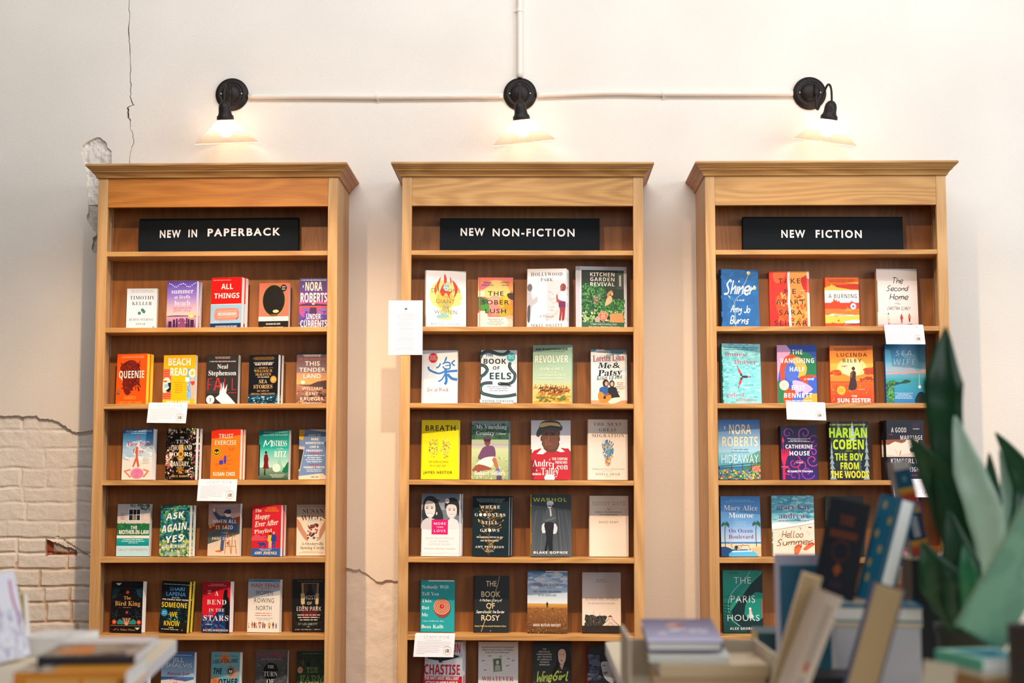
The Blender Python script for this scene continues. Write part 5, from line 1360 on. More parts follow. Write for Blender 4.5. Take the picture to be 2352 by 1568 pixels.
def l44():
    F(1473, 1757, 952, 1437); BG('c9222f', spine='b01c28'); T(1497, 1562, 988, 1020, 'The', 'f4ead8', 'F', -.01, 0, .1, 3); T(1497, 1645, 1040, 1082, 'Happy', 'f4ead8', 'i', .01, 0, 0, 6); T(1497, 1725, 1100, 1150, 'Ever After', 'f4ead8', 'i', .01, 0, 0, 6); T(1497, 1672, 1180, 1216, 'Playlist', 'f4ead8', 'F', -.01, 0, 0, 6); U(1592, 1735, 972, 1018, 4, 'e8a02c')
    P([(1473, 1260), (1520, 1225), (1570, 1250), (1600, 1240), (1640, 1265), (1640, 1290), (1473, 1290)], 'd84a54'); L([(1590, 1262), (1735, 1258)], 6, '27418c'); L([(1600, 1290), (1730, 1288)], 5, '27418c'); man(1655, 1360, 150, 'e8b82c', 'e8b094', '4a2a1c'); man(1690, 1360, 158, '24418c', '2a4a9a', 'd8a080')
    P([(1532, 1300), (1555, 1310), (1600, 1305), (1615, 1325), (1612, 1360), (1602, 1360), (1600, 1335), (1565, 1335), (1560, 1362), (1550, 1362), (1550, 1325), (1530, 1312)], '27418c'); Rr(1473, 1757, 1362, 1437, '2f5a9c'); U(1545, 1680, 1365, 1388, 2, 'e8d8b8'); T(1503, 1725, 1393, 1418, 'ABBY JIMENEZ', 'f4e2b8', 'F', .01)


def l45():
    F(1897, 2186, 952, 1444); BG('ecdcc8', spine='c8b098'); G(1897, 2186, 952, 1060, 'b8a498', 'c8b4a4'); T(1915, 2180, 962, 974, '#1 NEW YORK TIMES BESTSELLING AUTHOR', '4c3a34', 'F'); T(1955, 2156, 990, 1036, 'SUSAN', '6a2c24', 'F', -.022); T(1940, 2178, 1056, 1106, 'WIGGS', '6a2c24', 'F', -.022)
    P([(1897, 1090), (1930, 1120), (1960, 1180), (2005, 1250), (2010, 1300), (1980, 1290), (1945, 1240), (1897, 1160)], 'c89070', 3); P([(2186, 1090), (2160, 1120), (2130, 1180), (2095, 1250), (2090, 1300), (2120, 1290), (2150, 1240), (2186, 1160)], 'c89070', 3); P([(2000, 1130), (2010, 1100), (2100, 1100), (2110, 1130), (2108, 1285), (2000, 1285)], 'd8d8d0', 2); B(60, 2005, 2105, 1140, 1280, 14, 'a8242c 4a2c1c d84a34 3f6a4c 7c2424 e8d8c0', 3); Rr(2004, 2106, 1095, 1112, 'c8ccc8')
    T(1945, 1975, 1318, 1342, 'The', '6a5a50', 'i', -.02); T(1985, 2160, 1314, 1342, 'Oysterville', '4c3c34', 'F', -.018); T(1937, 2165, 1352, 1382, 'Sewing Circle', '4c3c34', 'F', -.018); U(1920, 2160, 1400, 1422, 2, 'c08a74')


def l51():
    F(207, 510, 260, 737); BG('0e1016', spine='b8401c'); Rr(215, 505, 325, 327, '1d6a74'); P([(222, 335), (290, 335), (262, 400), (222, 420)], '0f3a4a'); P([(500, 335), (440, 335), (470, 400), (500, 420)], '0f3a4a'); E(364, 360, 15, 17, 'd8403c'); T(330, 398, 400, 430, 'The', 'd89a4c', 'F', -.01); T(248, 490, 446, 488, 'Bird King', 'd89a4c', 'F', -.006); U(325, 400, 500, 512, 1, 'b8844c')
    for i, y in enumerate((520, 545, 570)):
        L([(225, y + 50), (255, y + 38), (275, y)], 3, '2c4a4c', 4); L([(495, y + 50), (465, y + 38), (445, y)], 3, '2c4a4c', 4)
    B(46, 215, 505, 340, 640, 2.2, 'd8d0b8 a8b8b8', 5)
    P([(364, 532), (369, 545), (380, 545), (371, 553), (375, 564), (364, 557), (353, 564), (357, 553), (348, 545), (359, 545)], 'd8483c'); P([(275, 660), (275, 630), (300, 610), (330, 630), (350, 660)], '2c8a84'); P([(455, 660), (455, 630), (430, 610), (400, 630), (380, 660)], '2c8a84')
    for k in range(-3, 4):
        L([(364 + k * 3, 668), (364 + k * 14, 600)], 5, 'd8703c' if k % 2 else 'f0d8a8')
    for x in (247, 482):
        for a in range(0, 360, 45):
            E(x + 14 * math.cos(R(a)), 640 + 14 * math.sin(R(a)), 9, 9, 'd84a2c', 8)
        E(x, 640, 7, 7, 'f0c06c')
    L([(212, 672), (506, 672)], 4, 'b8844c'); T(280, 450, 702, 718, 'G. Willow Wilson', 'c08a4c', 'F', -.01); P([(235, 715), (275, 695), (262, 715)], 'd8403c'); P([(445, 690), (495, 690), (470, 712)], 'e0e0d0'); P([(250, 278), (305, 278), (285, 298), (265, 296)], 'c8dce0'); U(330, 480, 280, 310, 2, '1c2c3c')


def l52():
    F(655, 925, 262, 737); BG('10161c', spine='d8c020'); B(90, 660, 920, 480, 640, 18, '12302c 1c4a3c 0d1a20 16343c 10161c', 4); G(655, 925, 640, 737, '1a2420', '0d1010'); B(30, 740, 840, 560, 640, 9, '2c8a78 1f5a54 6ab8a0', 5); man(785, 628, 48, '0d1010'); U(675, 925, 288, 302, 1, 'c8ccc8')
    T(735, 878, 318, 350, 'SHARI', '3f7cb8', 'g', .02, .03); T(705, 893, 366, 400, 'LAPENA', '3f7cb8', 'g', .02, .03); U(760, 835, 412, 424, 1, 'd8dcdc'); T(670, 922, 428, 442, 'THE COUPLE NEXT DOOR', 'e8e8e4', 'N'); T(668, 913, 460, 508, 'SOMEONE', 'f0cc2c', 'N', -.005); T(750, 825, 548, 592, 'WE', 'f0cc2c', 'N', -.005); T(702, 853, 632, 678, 'KNOW', 'f0cc2c', 'N', -.005); T(748, 798, 690, 699, 'A NOVEL', 'e8e8e4', 'N'); E(699, 560, 31, 33, '2c8cc4'); U(680, 720, 545, 578, 2, 'a8d8f0'); U(680, 850, 704, 722, 1, 'c8c0a0'); E(881, 712, 6, 9, 'd8402c')
    K.pages = PAGES_Y


def l53():
    F(1044, 1310, 263, 738); BG('d3182c', spine='b01420'); P([(1044, 263), (1310, 263), (1310, 300), (1180, 345), (1044, 420)], 'a81828'); G(1044, 1310, 600, 738, '1a3a74', '0d1c40'); P([(1044, 640), (1150, 600), (1200, 540), (1240, 490), (1310, 480), (1310, 738), (1044, 738)], '16305c'); B(90, 1050, 1310, 560, 738, 14, '1f4a8c 2c5ca0 14284c 7a2c5c 2c7ab0', 6); P([(1250, 350), (1270, 335), (1285, 350), (1282, 395), (1300, 430), (1304, 500), (1296, 620), (1310, 738), (1285, 738), (1270, 600), (1240, 480), (1245, 400)], '141418', 3)
    for s, a, b, y0, y1 in (('A', 1162, 1198, 352, 396), ('BEND', 1090, 1274, 434, 478), ('IN THE', 1110, 1258, 516, 544), ('STARS', 1062, 1298, 580, 628)):
        T(a, b, y0, y1, s, 'f2e6e2', 'F', -.014, .08)
    T(1085, 1145, 658, 668, 'A NOVEL', 'e8dcdc', 'N'); T(1062, 1298, 708, 726, 'RACHEL BARENBAUM', 'f2e6e2', 'F', 0, .04); U(1085, 1280, 285, 312, 2, 'e8b0b0'); U(1090, 1130, 345, 385, 3, 'f0c8c8')


def l54():
    F(1464, 1768, 247, 735); BG('ece4d8', spine='d8d0c8'); P([(1464, 270), (1768, 270), (1768, 390), (1464, 430)], 'b4bac4'); Rr(1464, 1768, 247, 270, '4a94b8'); T(1524, 1712, 254, 265, 'NEW YORK TIMES BESTSELLER', '2c4a5c', 'N'); W(1492, 1755, 286, 320, 'MARY PIPHER', 'b02c4c', .1, 0, 0, .06); U(1570, 1680, 324, 338, 1, '6a7480')
    for s, a, b, y in (('WOMEN', 1538, 1700, 350), ('ROWING', 1526, 1714, 420), ('NORTH', 1545, 1692, 490)):
        T(a, b, y, y + 42, s, '2c3038', 'g', -.004, .04)
    U(1520, 1712, 552, 592, 2, 'c88464'); U(1530, 1720, 600, 628, 2, 'a0a0a0')
    for i, (x, c1, c2) in enumerate(((1480, 'd8d0c8', '8a8a90'), (1513, 'c86a3c', 'c86a3c'), (1535, '8a3a3c', '2c2c34'), (1552, 'e8c0a8', '3a4a6c'), (1584, 'd8b89a', 'b84a3c'), (1615, '8a8a90', '2c3c4c'), (1632, 'c84a3c', '4a4a50'), (1676, 'd8a860', '2c2c34'), (1712, '3a5a8c', 'c84a3c'), (1740, '8a8478', '5a5a60'))):
        man(x, 698, 58 if i % 3 else 48, c1, c2, '3a2c28')
    E(1584, 655, 14, 17, 'd8402c'); E(1584, 662, 9, 10, 'e8c0a0'); E(1676, 662, 15, 17, 'd8b060')


def l55():
    F(1874, 2182, 250, 736); BG('13100f', spine='0f0c0c'); P([(1955, 285), (2118, 285), (2105, 520), (1968, 520)], 'b09468'); P([(1975, 290), (2100, 290), (2090, 520), (1985, 520)], '4a3c30'); P([(2036, 290), (2052, 305), (2058, 350), (2080, 400), (2090, 470), (2095, 500), (1980, 500), (1985, 460), (1995, 400), (2015, 355), (2018, 310)], '141211', 3); P([(1950, 380), (1985, 380), (1990, 480), (1955, 480)], 'd8c090'); P([(2090, 380), (2120, 380), (2115, 480), (2086, 480)], 'd8c090'); P([(1955, 530), (2110, 530), (2100, 600), (1965, 600)], '5c1418'); U(1925, 2155, 262, 276, 1, '8a7c70')
    T(1957, 2110, 398, 438, 'GHOSTS', 'f0e8da', 'N', -.03); T(2010, 2055, 458, 486, 'OF', 'f0e8da', 'N', -.03); T(1916, 2142, 502, 544, 'EDEN PARK', 'f0e8da', 'N', -.03); U(1905, 2150, 572, 640, 3, 'e8dccc'); Rg(2030, 606, 0, 0, '13100f'); L([(1895, 562), (2158, 562), (2158, 650), (1895, 650), (1895, 562)], 2, '6a4a38'); T(1935, 2110, 655, 674, 'KAREN ABBOTT', '8ab0a0', 'g', .01); P([(2010, 690), (2040, 680), (2035, 692)], 'd8d0b8'); U(1905, 2140, 708, 724, 1, 'c8bcb0'); B(40, 1900, 2160, 650, 736, 10, '2c1c18 3c241c 1a1412', 4)


def l60():
    F(0, 100, 0, 150); BG('d8d4d8', spine='a8304c'); G(0, 100, 0, 60, 'c03060', 'e8a0b0'); T(8, 92, 20, 40, 'SUMMER', 'f6ece4', 'F'); T(12, 88, 110, 122, 'A NOVEL', '6a2c4c', 'F')


def l61():
    F(668, 978, 908, 1400); BG('3c7cb8', spine='3a6aa0'); G(668, 978, 908, 1120, '2c6cb0', 'a8c8e0'); P([(668, 1150), (780, 1142), (900, 1160), (978, 1140), (978, 1400), (668, 1400)], 'e8dcd4'); T(772, 880, 952, 994, 'JILL', 'dfe8f0', 'g', 0, .03); T(710, 957, 1004, 1040, 'SHALVIS', 'dfe8f0', 'g', 0, .03); U(735, 950, 928, 942, 1, 'cfe0ee'); U(720, 950, 1050, 1062, 1, '9cc0dc'); T(722, 938, 1078, 1106, 'Almost Just', '8a2c6c', 'g', .006); T(757, 897, 1124, 1152, 'Friends', '8a2c6c', 'g', .006); E(806, 1200, 34, 34, 'd82c6c'); E(806, 1200, 16, 34, 'f0a0b8')
    man(750, 1390, 90, '3c8a9a', 'e8b090', '4a2a1c'); man(840, 1390, 96, 'd8a040', 'd8a080', '2a1c14')


def l62():
    F(1122, 1400, 910, 1400); BG('6ab0c0', spine='4a90a4'); U(1150, 1375, 938, 952, 1, '2c4a50')
    for cx, cy in ((1255, 965), (1330, 1080), (1165, 1170)):
        for a in range(0, 360, 20):
            L([(cx, cy), (cx + 62 * math.cos(R(a)), cy + 62 * math.sin(R(a)))], 7, 'e8843c')
        E(cx, cy, 24, 24, 'd86a24')
    T(1138, 1380, 968, 1004, 'LAILA LALAMI', '4a2418', 'N', -.02, 0, .1, 3); T(1145, 1228, 1048, 1098, 'THE', '1c2024', 'N', 0, 0, .1); T(1198, 1385, 1138, 1190, 'OTHER', '1c2024', 'N', 0, 0, .1, 3); T(1140, 1390, 1215, 1265, 'AMERICANS', '1c2024', 'N', 0, 0, .1, 3); E(1314, 1072, 36, 38, '3a4448'); Rg(1314, 1072, 31, 3, 'c8ccc8'); P([(1298, 1060), (1313, 1070), (1313, 1090), (1298, 1078)], 'd8dcd8'); P([(1330, 1060), (1315, 1070), (1315, 1090), (1330, 1078)], 'd8dcd8')


def l63():
    F(1532, 1832, 895, 1395); BG('4a4c50', spine='34363a'); G(1532, 1832, 895, 1100, '5a5c60', '44464a'); B(110, 1532, 1832, 900, 1395, 22, '55585c 4a4c50 5e6064 424448', 4); T(1545, 1800, 918, 954, 'RUTH WARE', 'a8303c', 'F', .01); U(1545, 1815, 962, 982, 2, '8a8c90'); E(1675, 1075, 70, 74, '141416', 28); P([(1650, 1120), (1700, 1120), (1725, 1240), (1625, 1240)], '141416'); T(1645, 1705, 1022, 1048, 'THE', 'd8d8d4', 'F', -.015); T(1610, 1738, 1076, 1116, 'TURN', 'e0e0dc', 'F', -.015); T(1640, 1710, 1140, 1182, 'OF', 'e0e0dc', 'F', -.015); T(1620, 1730, 1205, 1245, 'THE KEY', 'e0e0dc', 'F', -.015)


def l64():
    F(1912, 2182, 905, 1380); BG('1f3a1f', spine='142814'); G(1912, 2182, 905, 1100, '16281a', '2a4c24'); B(120, 1912, 2182, 960, 1180, 16, '1d3a1d 2c5024 14261a 244420', 3); P([(1912, 1180), (2182, 1180), (2182, 1380), (1912, 1380)], '6a9a2c'); P([(2120, 1188), (2150, 1160), (2182, 1150), (2182, 1188)], 'c83a2c'); P([(1962, 1000), (1980, 970), (1975, 1030)], 'a8302c'); P([(1990, 1010), (2040, 985), (2030, 1040)], '10140f'); U(1960, 2160, 920, 936, 1, '6a8a4c'); E(1946, 1062, 25, 27, 'd8a08a'); U(1928, 1964, 1050, 1074, 2, 'a84a3c')
    T(2008, 2110, 1042, 1082, 'THE', 'a8b870', 'F', .012); T(2012, 2106, 1045, 1080, 'THE', '4a6a34', 'F', -.01); T(1945, 2176, 1108, 1166, 'FARM', 'b0c078', 'F', .015); T(1950, 2170, 1112, 1162, 'FARM', '35602c', 'F', -.012)
# ---------------------------------------------------------------- cover pictures, middle bookcase
def m11():
    F(250, 622, 143, 657); BG('e4e4ea', spine='d8d4d8'); E(415, 360, 128, 130, 'f0cc7a', 30); P([(520, 300), (560, 290), (572, 340), (590, 395), (568, 410), (572, 440), (540, 458), (500, 450)], 'f0cc7a', 3); P([(385, 460), (480, 460), (492, 570), (420, 586), (352, 568), (390, 540)], 'f0d488', 2); E(430, 400, 80, 90, 'f0b04c', 24)
    for pts in ([(425, 170), (445, 215), (440, 262), (430, 290), (420, 240)], [(392, 200), (360, 250), (352, 290), (378, 330), (372, 285)], [(475, 195), (490, 235), (480, 262)], [(495, 225), (545, 285), (538, 340), (508, 390), (520, 320)], [(350, 270), (332, 315), (345, 360)], [(418, 260), (385, 330), (410, 375), (440, 340), (480, 410), (470, 360), (500, 320), (455, 330)]):
        P(pts, 'd83a24', 3)
    E(444, 290, 30, 36, 'a8c8c0'); P([(410, 420), (462, 420), (470, 500), (405, 500)], 'b0a860'); P([(355, 545), (440, 530), (470, 560), (370, 572)], '8ab8b8', 2)
    for s, a, b, y, h in (('THE', 412, 468, 268, 22), ('DRAGONS', 308, 566, 303, 36), ('THE', 414, 465, 369, 20), ('GIANT', 348, 520, 400, 36), ('THE', 410, 465, 462, 22), ('WOMEN', 332, 538, 498, 34)):
        T(a, b, y, y + h, s, '3a3234' if h > 30 else '4a5a58', 'g', -.012, .03)
    T(300, 566, 610, 634, 'WAYÉTU MOORE'.replace('É', 'E'), '6a6a72', 'g', -.014, .03); U(340, 520, 640, 652, 1, 'a8a8b0'); U(380, 460, 592, 602, 1, 'b8b0a8')


def m12():
    F(732, 1066, 200, 657); BG('e8745a', spine='e06a54'); G(732, 1066, 200, 320, 'e86a6c', 'f0b04c'); P([(760, 330), (820, 240), (960, 230), (1040, 330), (1000, 400), (820, 380)], 'f0d07a', 3); P([(740, 290), (800, 240), (860, 250), (780, 310)], 'd86a8c', 2); P([(732, 320), (790, 320), (800, 370), (732, 372)], 'f0e0b8'); P([(732, 375), (820, 395), (900, 420), (830, 470), (732, 490)], '2f6a2c', 3); P([(780, 430), (900, 450), (860, 510), (760, 490)], '4a8a34', 3)
    E(895, 415, 70, 56, 'f0a08a'); E(900, 480, 60, 62, 'e8887a'); E(985, 420, 60, 60, 'd8a820'); E(1020, 490, 50, 58, 'c89018'); E(1000, 385, 30, 20, 'e8c02c'); E(1045, 370, 26, 30, 'e87a6a'); P([(1010, 345), (1066, 340), (1066, 400), (1020, 380)], '3a2a14', 2); E(985, 520, 54, 40, 'b8a030'); P([(732, 520), (800, 500), (830, 560), (800, 657), (732, 657)], 'f0e0c4', 2); P([(980, 560), (1066, 540), (1066, 657), (990, 657)], 'f0a888', 2); E(1030, 610, 40, 44, 'f4c0a8')
    P([(800, 552), (998, 552), (1028, 602), (998, 655), (800, 655), (772, 602)], 'f2e6d0'); U(815, 985, 566, 632, 4, '8a7c6a'); T(766, 880, 263, 275, 'EYRE WARD', '3a2420', 'N', 0, .06); T(783, 862, 238, 250, 'AMANDA', '3a2420', 'N', 0, .06); T(950, 1030, 238, 250, 'JARDINE', '3a2420', 'N', 0, .06); T(955, 1026, 263, 275, 'LIBAIRE', '3a2420', 'N', 0, .06)
    T(828, 974, 324, 362, 'THE', '231a18', 'g', .014, .1); T(772, 1028, 402, 440, 'SOBER', '231a18', 'g', .014, .1); T(803, 1000, 480, 518, 'LUSH', '231a18', 'g', .014, .1)
    Rr(745, 751, 200, 657, 'c8584a')


def m13():
    F(1190, 1572, 118, 655); BG('ece8ea', spine='e0dcde'); Rr(1202, 1386, 220, 596, 'e8dfe6'); Rr(1386, 1572, 220, 596, 'ecd2d2'); B(60, 1386, 1572, 330, 596, 10, 'e0c0c0 f0dcdc d8b4b4', 3, 2.2)
    P([(1205, 258), (1235, 255), (1246, 290), (1236, 330), (1250, 400), (1290, 370), (1295, 420), (1250, 455), (1232, 520), (1225, 596), (1202, 596), (1202, 300)], 'bfb8bc', 2); E(1222, 290, 24, 34, '6a6468'); P([(1202, 470), (1228, 455), (1225, 596), (1202, 596)], '5a5458', 2)
    P([(1500, 350), (1560, 330), (1572, 420), (1500, 425)], 'f0e8ec', 2); E(1540, 290, 28, 36, '8a3c3c'); P([(1512, 310), (1520, 280), (1538, 260), (1520, 330)], 'a05a50'); P([(1475, 360), (1488, 355), (1492, 395), (1540, 420), (1520, 440), (1480, 420)], 'a84a48', 2); P([(1496, 425), (1562, 420), (1560, 500), (1552, 585), (1530, 590), (1532, 500), (1520, 590), (1502, 585), (1512, 500)], '9c3036', 2); P([(1496, 425), (1562, 420), (1560, 470), (1500, 470)], '6a2a5a')
    T(1232, 1532, 152, 184, 'HOLLYWOOD', '3a3436', 'F', -.016, .1); T(1326, 1440, 204, 232, 'PARK', '3a3436', 'F', -.016, .1); W(1315, 1452, 538, 568, 'A Memoir', '4a3c40', .06); T(1235, 1534, 622, 648, 'MIKEL JOLLETT', '3a3436', 'F', -.016, .1)


def m14():
    F(1662, 2145, 95, 655); BG('d6d4da', spine='c8c4c8'); Rr(1662, 1702, 95, 655, 'c2bec4'); Rr(1716, 2118, 128, 655, '1c2a20'); G(1716, 2118, 128, 300, '14201a', '24382a'); Rr(2055, 2118, 128, 300, '343c3c')
    for i in range(8):
        L([(2055, 140 + i * 22), (2118, 128 + i * 22)], 3, '545c58')
    P([(2072, 175), (2092, 170), (2092, 270), (2074, 272)], 'b8c0bc'); B(420, 1722, 1945, 250, 520, 15, '2f6a34 1d4a24 3f8a44 163a1c 58a050 24582c', 7); B(260, 1900, 2118, 390, 520, 14, '2f7a34 1d5a24 4f9a44 24682c', 8); B(200, 1722, 2118, 490, 600, 15, '3f8a34 6aa844 d8d0c0 2c5a24 8aba5c b8b098', 9); B(40, 1830, 1900, 360, 430, 9, 'a89078 8a7860', 2)
    P([(1935, 445), (1955, 380), (1985, 355), (2005, 380), (1995, 420), (1950, 448)], 'd8b08c', 3); P([(1958, 340), (1990, 310), (2010, 320), (2015, 350), (1985, 345), (1970, 375), (1958, 372)], 'b88a4c', 3); E(2003, 345, 10, 14, 'd8a888'); P([(1985, 522), (2105, 510), (2118, 600), (1980, 596)], 'c89058'); P([(1840, 560), (1885, 540), (1885, 596), (1845, 598)], 'a8a090', 2)
    for s, y in (('KITCHEN', 150), ('GARDEN', 194), ('REVIVAL', 238)):
        T(1798, 2028, y, y + 34, s, 'f2f0ea', 'N', -.006, .06)
    E(1918, 542, 42, 44, 'e8603c'); Rg(1918, 542, 38, 2, 'f0c8b8'); U(1892, 1946, 512, 572, 4, 'f4dcd0'); Rr(1716, 2118, 598, 655, '2a5a34'); W(1798, 2045, 606, 620, 'A Modern Guide to Creating a Stylish', 'e8ece0', .08, .2); W(1778, 2070, 630, 644, 'Small Scale Low Maintenance Edible Garden', 'e8ece0', .08, .2)


def m21():
    F(198, 545, 893, 1382); BG('dde2e8', spine='ccd4dc'); P([(345, 1010), (545, 1000), (545, 1382), (345, 1382), (345, 1225), (198, 1225)], 'ece9e8'); Rr(198, 545, 1225, 1382, 'ece9e8'); Rr(198, 224, 893, 1382, 'd4dae2')
    for p, w_ in (([(430, 955), (445, 950), (438, 985), (410, 1010)], 0), ([(262, 1042), (270, 1068), (310, 1090), (370, 1105), (425, 1085)], 18), ([(380, 1012), (366, 1040), (340, 1055)], 16), ([(400, 1020), (425, 1005), (470, 1010), (470, 1060), (425, 1062), (402, 1040)], 14), ([(425, 1035), (470, 1030)], 10), ([(520, 985), (490, 1010), (520, 1035)], 14), ([(430, 1062), (435, 1120), (440, 1175), (425, 1205)], 26), ([(420, 1090), (480, 1085), (545, 1080)], 22), ([(425, 1110), (395, 1160), (360, 1178)], 14), ([(450, 1110), (490, 1150), (545, 1162)], 26)):
        if w_:
            L(p, w_, '2f70b4', 4)
        else:
            P(p, '2f70b4')
    E(308, 963, 44, 45, 'c8202c'); U(272, 345, 940, 988, 4, 'f2d8d8'); T(252, 462, 1236, 1270, 'Joy at Work', 'b83040', 'F', -.02); T(252, 385, 1298, 1308, 'MARIE KONDO', 'a8a4a8', 'g', 0, .1); U(252, 470, 1316, 1330, 1, 'c8c4c8', 'l'); T(252, 445, 1343, 1354, 'SCOTT SONENSHEIN', 'a8a4a8', 'g', 0, .1)


def m22():
    F(758, 1105, 888, 1384); BG('d4e2ec', spine='1a2226')

    def eel(p, w_=30):
        L(p, w_, '1c2428', 6); L([(x + 4, y + 8) for x, y in p], w_ * .16, '1f7a78', 6); L([(x, y - 4) for x, y in p], w_ * .12, '6a7478', 6)
    eel([(758, 960), (775, 925), (815, 900), (870, 905), (930, 925), (990, 925), (1035, 890)], 32); eel([(758, 1025), (800, 1035), (825, 1070), (800, 1110), (765, 1135), (758, 1165)], 30); eel([(1040, 1000), (1035, 1040), (1055, 1075), (1085, 1110), (1080, 1160), (1050, 1190), (1000, 1200), (930, 1198)], 28)
    eel([(875, 1190), (830, 1190), (785, 1200), (762, 1235), (775, 1280), (830, 1300), (920, 1315), (1020, 1310), (1100, 1295)], 30); P([(920, 1198), (945, 1182), (1000, 1186), (1060, 1220), (1000, 1215), (950, 1215)], '1c2428'); E(945, 1195, 4, 4, 'd8e4ea'); L([(758, 1384), (850, 1366), (960, 1384)], 20, '1c2428', 4); L([(1060, 1360), (1105, 1384)], 24, '1c2428')
    T(810, 880, 922, 948, 'THE', '1c2a30', 'N', 0, .04); T(790, 1003, 968, 1014, 'BOOK', '1c3238', 'N', .006, .03); T(878, 942, 1036, 1068, 'OF', '1c2a30', 'N', 0, .03); T(848, 1052, 1096, 1156, 'EELS', '14423f', 'N', .012, .03); U(800, 1070, 1218, 1272, 3, '7a8a94'); E(1048, 952, 40, 42, '2aa8b0'); U(1018, 1080, 928, 970, 3, 'e0f2f2'); Rr(758, 1105, 1342, 1372, 'd4e2ec'); T(786, 1072, 1346, 1368, 'PATRIK SVENSSON', '1c2a30', 'N', -.01, .05)


def m23():
    F(1252, 1625, 840, 1382); BG('8fb49c', spine='7aa088'); G(1252, 1625, 840, 1200, '88ac9c', 'b4ccac'); G(1252, 1625, 1190, 1382, 'c8c890', 'd8b050'); B(60, 1252, 1625, 1290, 1382, 20, 'e0c068 c8a048 d8b458 b88c3c', 3, 2.4)
    r = random.Random(6)
    for i in range(26):
        x, y = r.uniform(1265, 1600), r.uniform(1225, 1300)
        q = 0.7 + (y - 1200) / 130
        c = r.choice(['a8642c', '8a4a20', '6a3a1c', 'b87838'])
        P([(x - 18 * q, y), (x - 8 * q, y - 9 * q), (x + 12 * q, y - 10 * q), (x + 22 * q, y - 18 * q), (x + 24 * q, y - 8 * q), (x + 14 * q, y + 2 * q), (x + 22 * q, y + 16 * q), (x + 8 * q, y + 4 * q), (x - 10 * q, y + 5 * q), (x - 22 * q, y + 16 * q)], c)
        P([(x - 4 * q, y - 10 * q), (x, y - 26 * q), (x + 6 * q, y - 10 * q)], r.choice(['4a5a3c', 'c8683c', '7a3c24', '3a4a4a'])); E(x + q, y - 28 * q, 4 * q, 5 * q, '5a3a24', 6)
    B(30, 1300, 1560, 1310, 1360, 9, '5a7a3c 6a6a34', 4, 2.5); T(1274, 1588, 870, 888, 'JIM RASENBERGER', '3c3424', 'F', .02); U(1300, 1560, 896, 908, 1, '6a8a74'); T(1274, 1594, 938, 1004, 'REVOLVER', 'f0ead6', 'N', -.004); L([(1398, 1036), (1470, 1036)], 3, 'e0e4cc'); T(1324, 1548, 1050, 1074, 'SAM COLT', 'f0ead6', 'F', .004, .08); T(1390, 1480, 1088, 1099, 'AND THE', 'e8e6d0', 'F', 0, .1); T(1304, 1566, 1112, 1127, 'SIX-SHOOTER THAT', 'e8e6d0', 'F', 0, .08); T(1300, 1572, 1140, 1154, 'CHANGED AMERICA', 'e8e6d0', 'F', 0, .08)


def m24():
    F(1806, 2150, 880, 1376); BG('c8d8de', spine='a8a090'); G(1806, 2150, 880, 1000, '4a88b0', 'c0d8e0'); G(1806, 2150, 1000, 1376, 'ccdade', 'f0e2d2'); B(50, 1806, 2150, 900, 1150, 40, 'e0e8ea d0dee4 eceeee', 4, 1.6); Rr(1806, 2150, 1340, 1376, 'c8946a'); T(1862, 2108, 898, 910, 'FOREWORD BY DOLLY PARTON', '2c3c48', 'N'); T(1826, 2125, 928, 985, 'Loretta Lynn', '9a2028', 'F', .01, 0, 0, 3); T(1872, 1995, 1000, 1050, 'Me', '16161c', 'i', .03); T(2012, 2085, 1000, 1046, '&', '16161c', 'F', .02); T(1868, 2095, 1062, 1116, 'Patsy', '16161c', 'i', .03, 0, 0, 4); T(1858, 2100, 1112, 1150, "Kickin' Up Dust", '16161c', 'i', .015, 0, 0, 4)
    E(1946, 1186, 30, 36, '2a1814'); E(1952, 1190, 15, 21, 'd8a080'); P([(1885, 1235), (1930, 1215), (1985, 1230), (1995, 1300), (1900, 1310)], '2c5a9c', 2); E(2004, 1190, 26, 32, '2a1c18'); E(2005, 1192, 15, 20, 'e0b090'); P([(1970, 1225), (2040, 1220), (2060, 1270), (2085, 1330), (2000, 1330), (1975, 1290)], '1f1c20', 2); P([(1970, 1330), (2085, 1310), (2090, 1345), (1990, 1372)], 'e8e0d4', 2); P([(1872, 1290), (1885, 1265), (1915, 1270), (1935, 1290), (1980, 1280), (2000, 1310), (1975, 1345), (1930, 1365), (1895, 1355), (1874, 1325)], 'd8842c', 3); E(1935, 1315, 13, 13, '2a1810'); L([(1930, 1300), (2075, 1262)], 7, '3a2418'); U(2040, 2132, 1175, 1245, 4, 'a8704c')


def m31():
    F(195, 558, 150, 703); BG('f0dc10', spine='d8c40c'); T(240, 525, 202, 250, 'BREATH', '23201a', 'g', .016, .1)
    r = random.Random(9)
    for i in range(230):
        s = r.choice((-1, 1))
        a, q = r.uniform(0, 2 * PI), math.sqrt(r.random())
        x, y = 378 + s * (58 + 46 * q * math.cos(a)), 405 + 92 * q * math.sin(a) + (8 if s > 0 else 0)
        E(x, y, r.uniform(1.5, 5), r.uniform(1.5, 5), r.choice(['c8443c', '3a7ab0', '2c2c4c', 'f4f0d0', '6ab0c8', '8a3c5c', 'e8ecd8', '3c6a9c', 'd8683c']), 6)
    B(60, 240, 530, 280, 540, 2.5, '8a8a2c 4a4a3c f8f0a0 c8683c', 4); T(272, 462, 531, 547, 'THE NEW SCIENCE', '3a3414', 'g', 0, .1); T(287, 445, 568, 583, 'OF A LOST ART', '3a3414', 'g', 0, .1); T(227, 502, 626, 650, 'JAMES NESTOR', '2c2814', 'g', .008, .1)


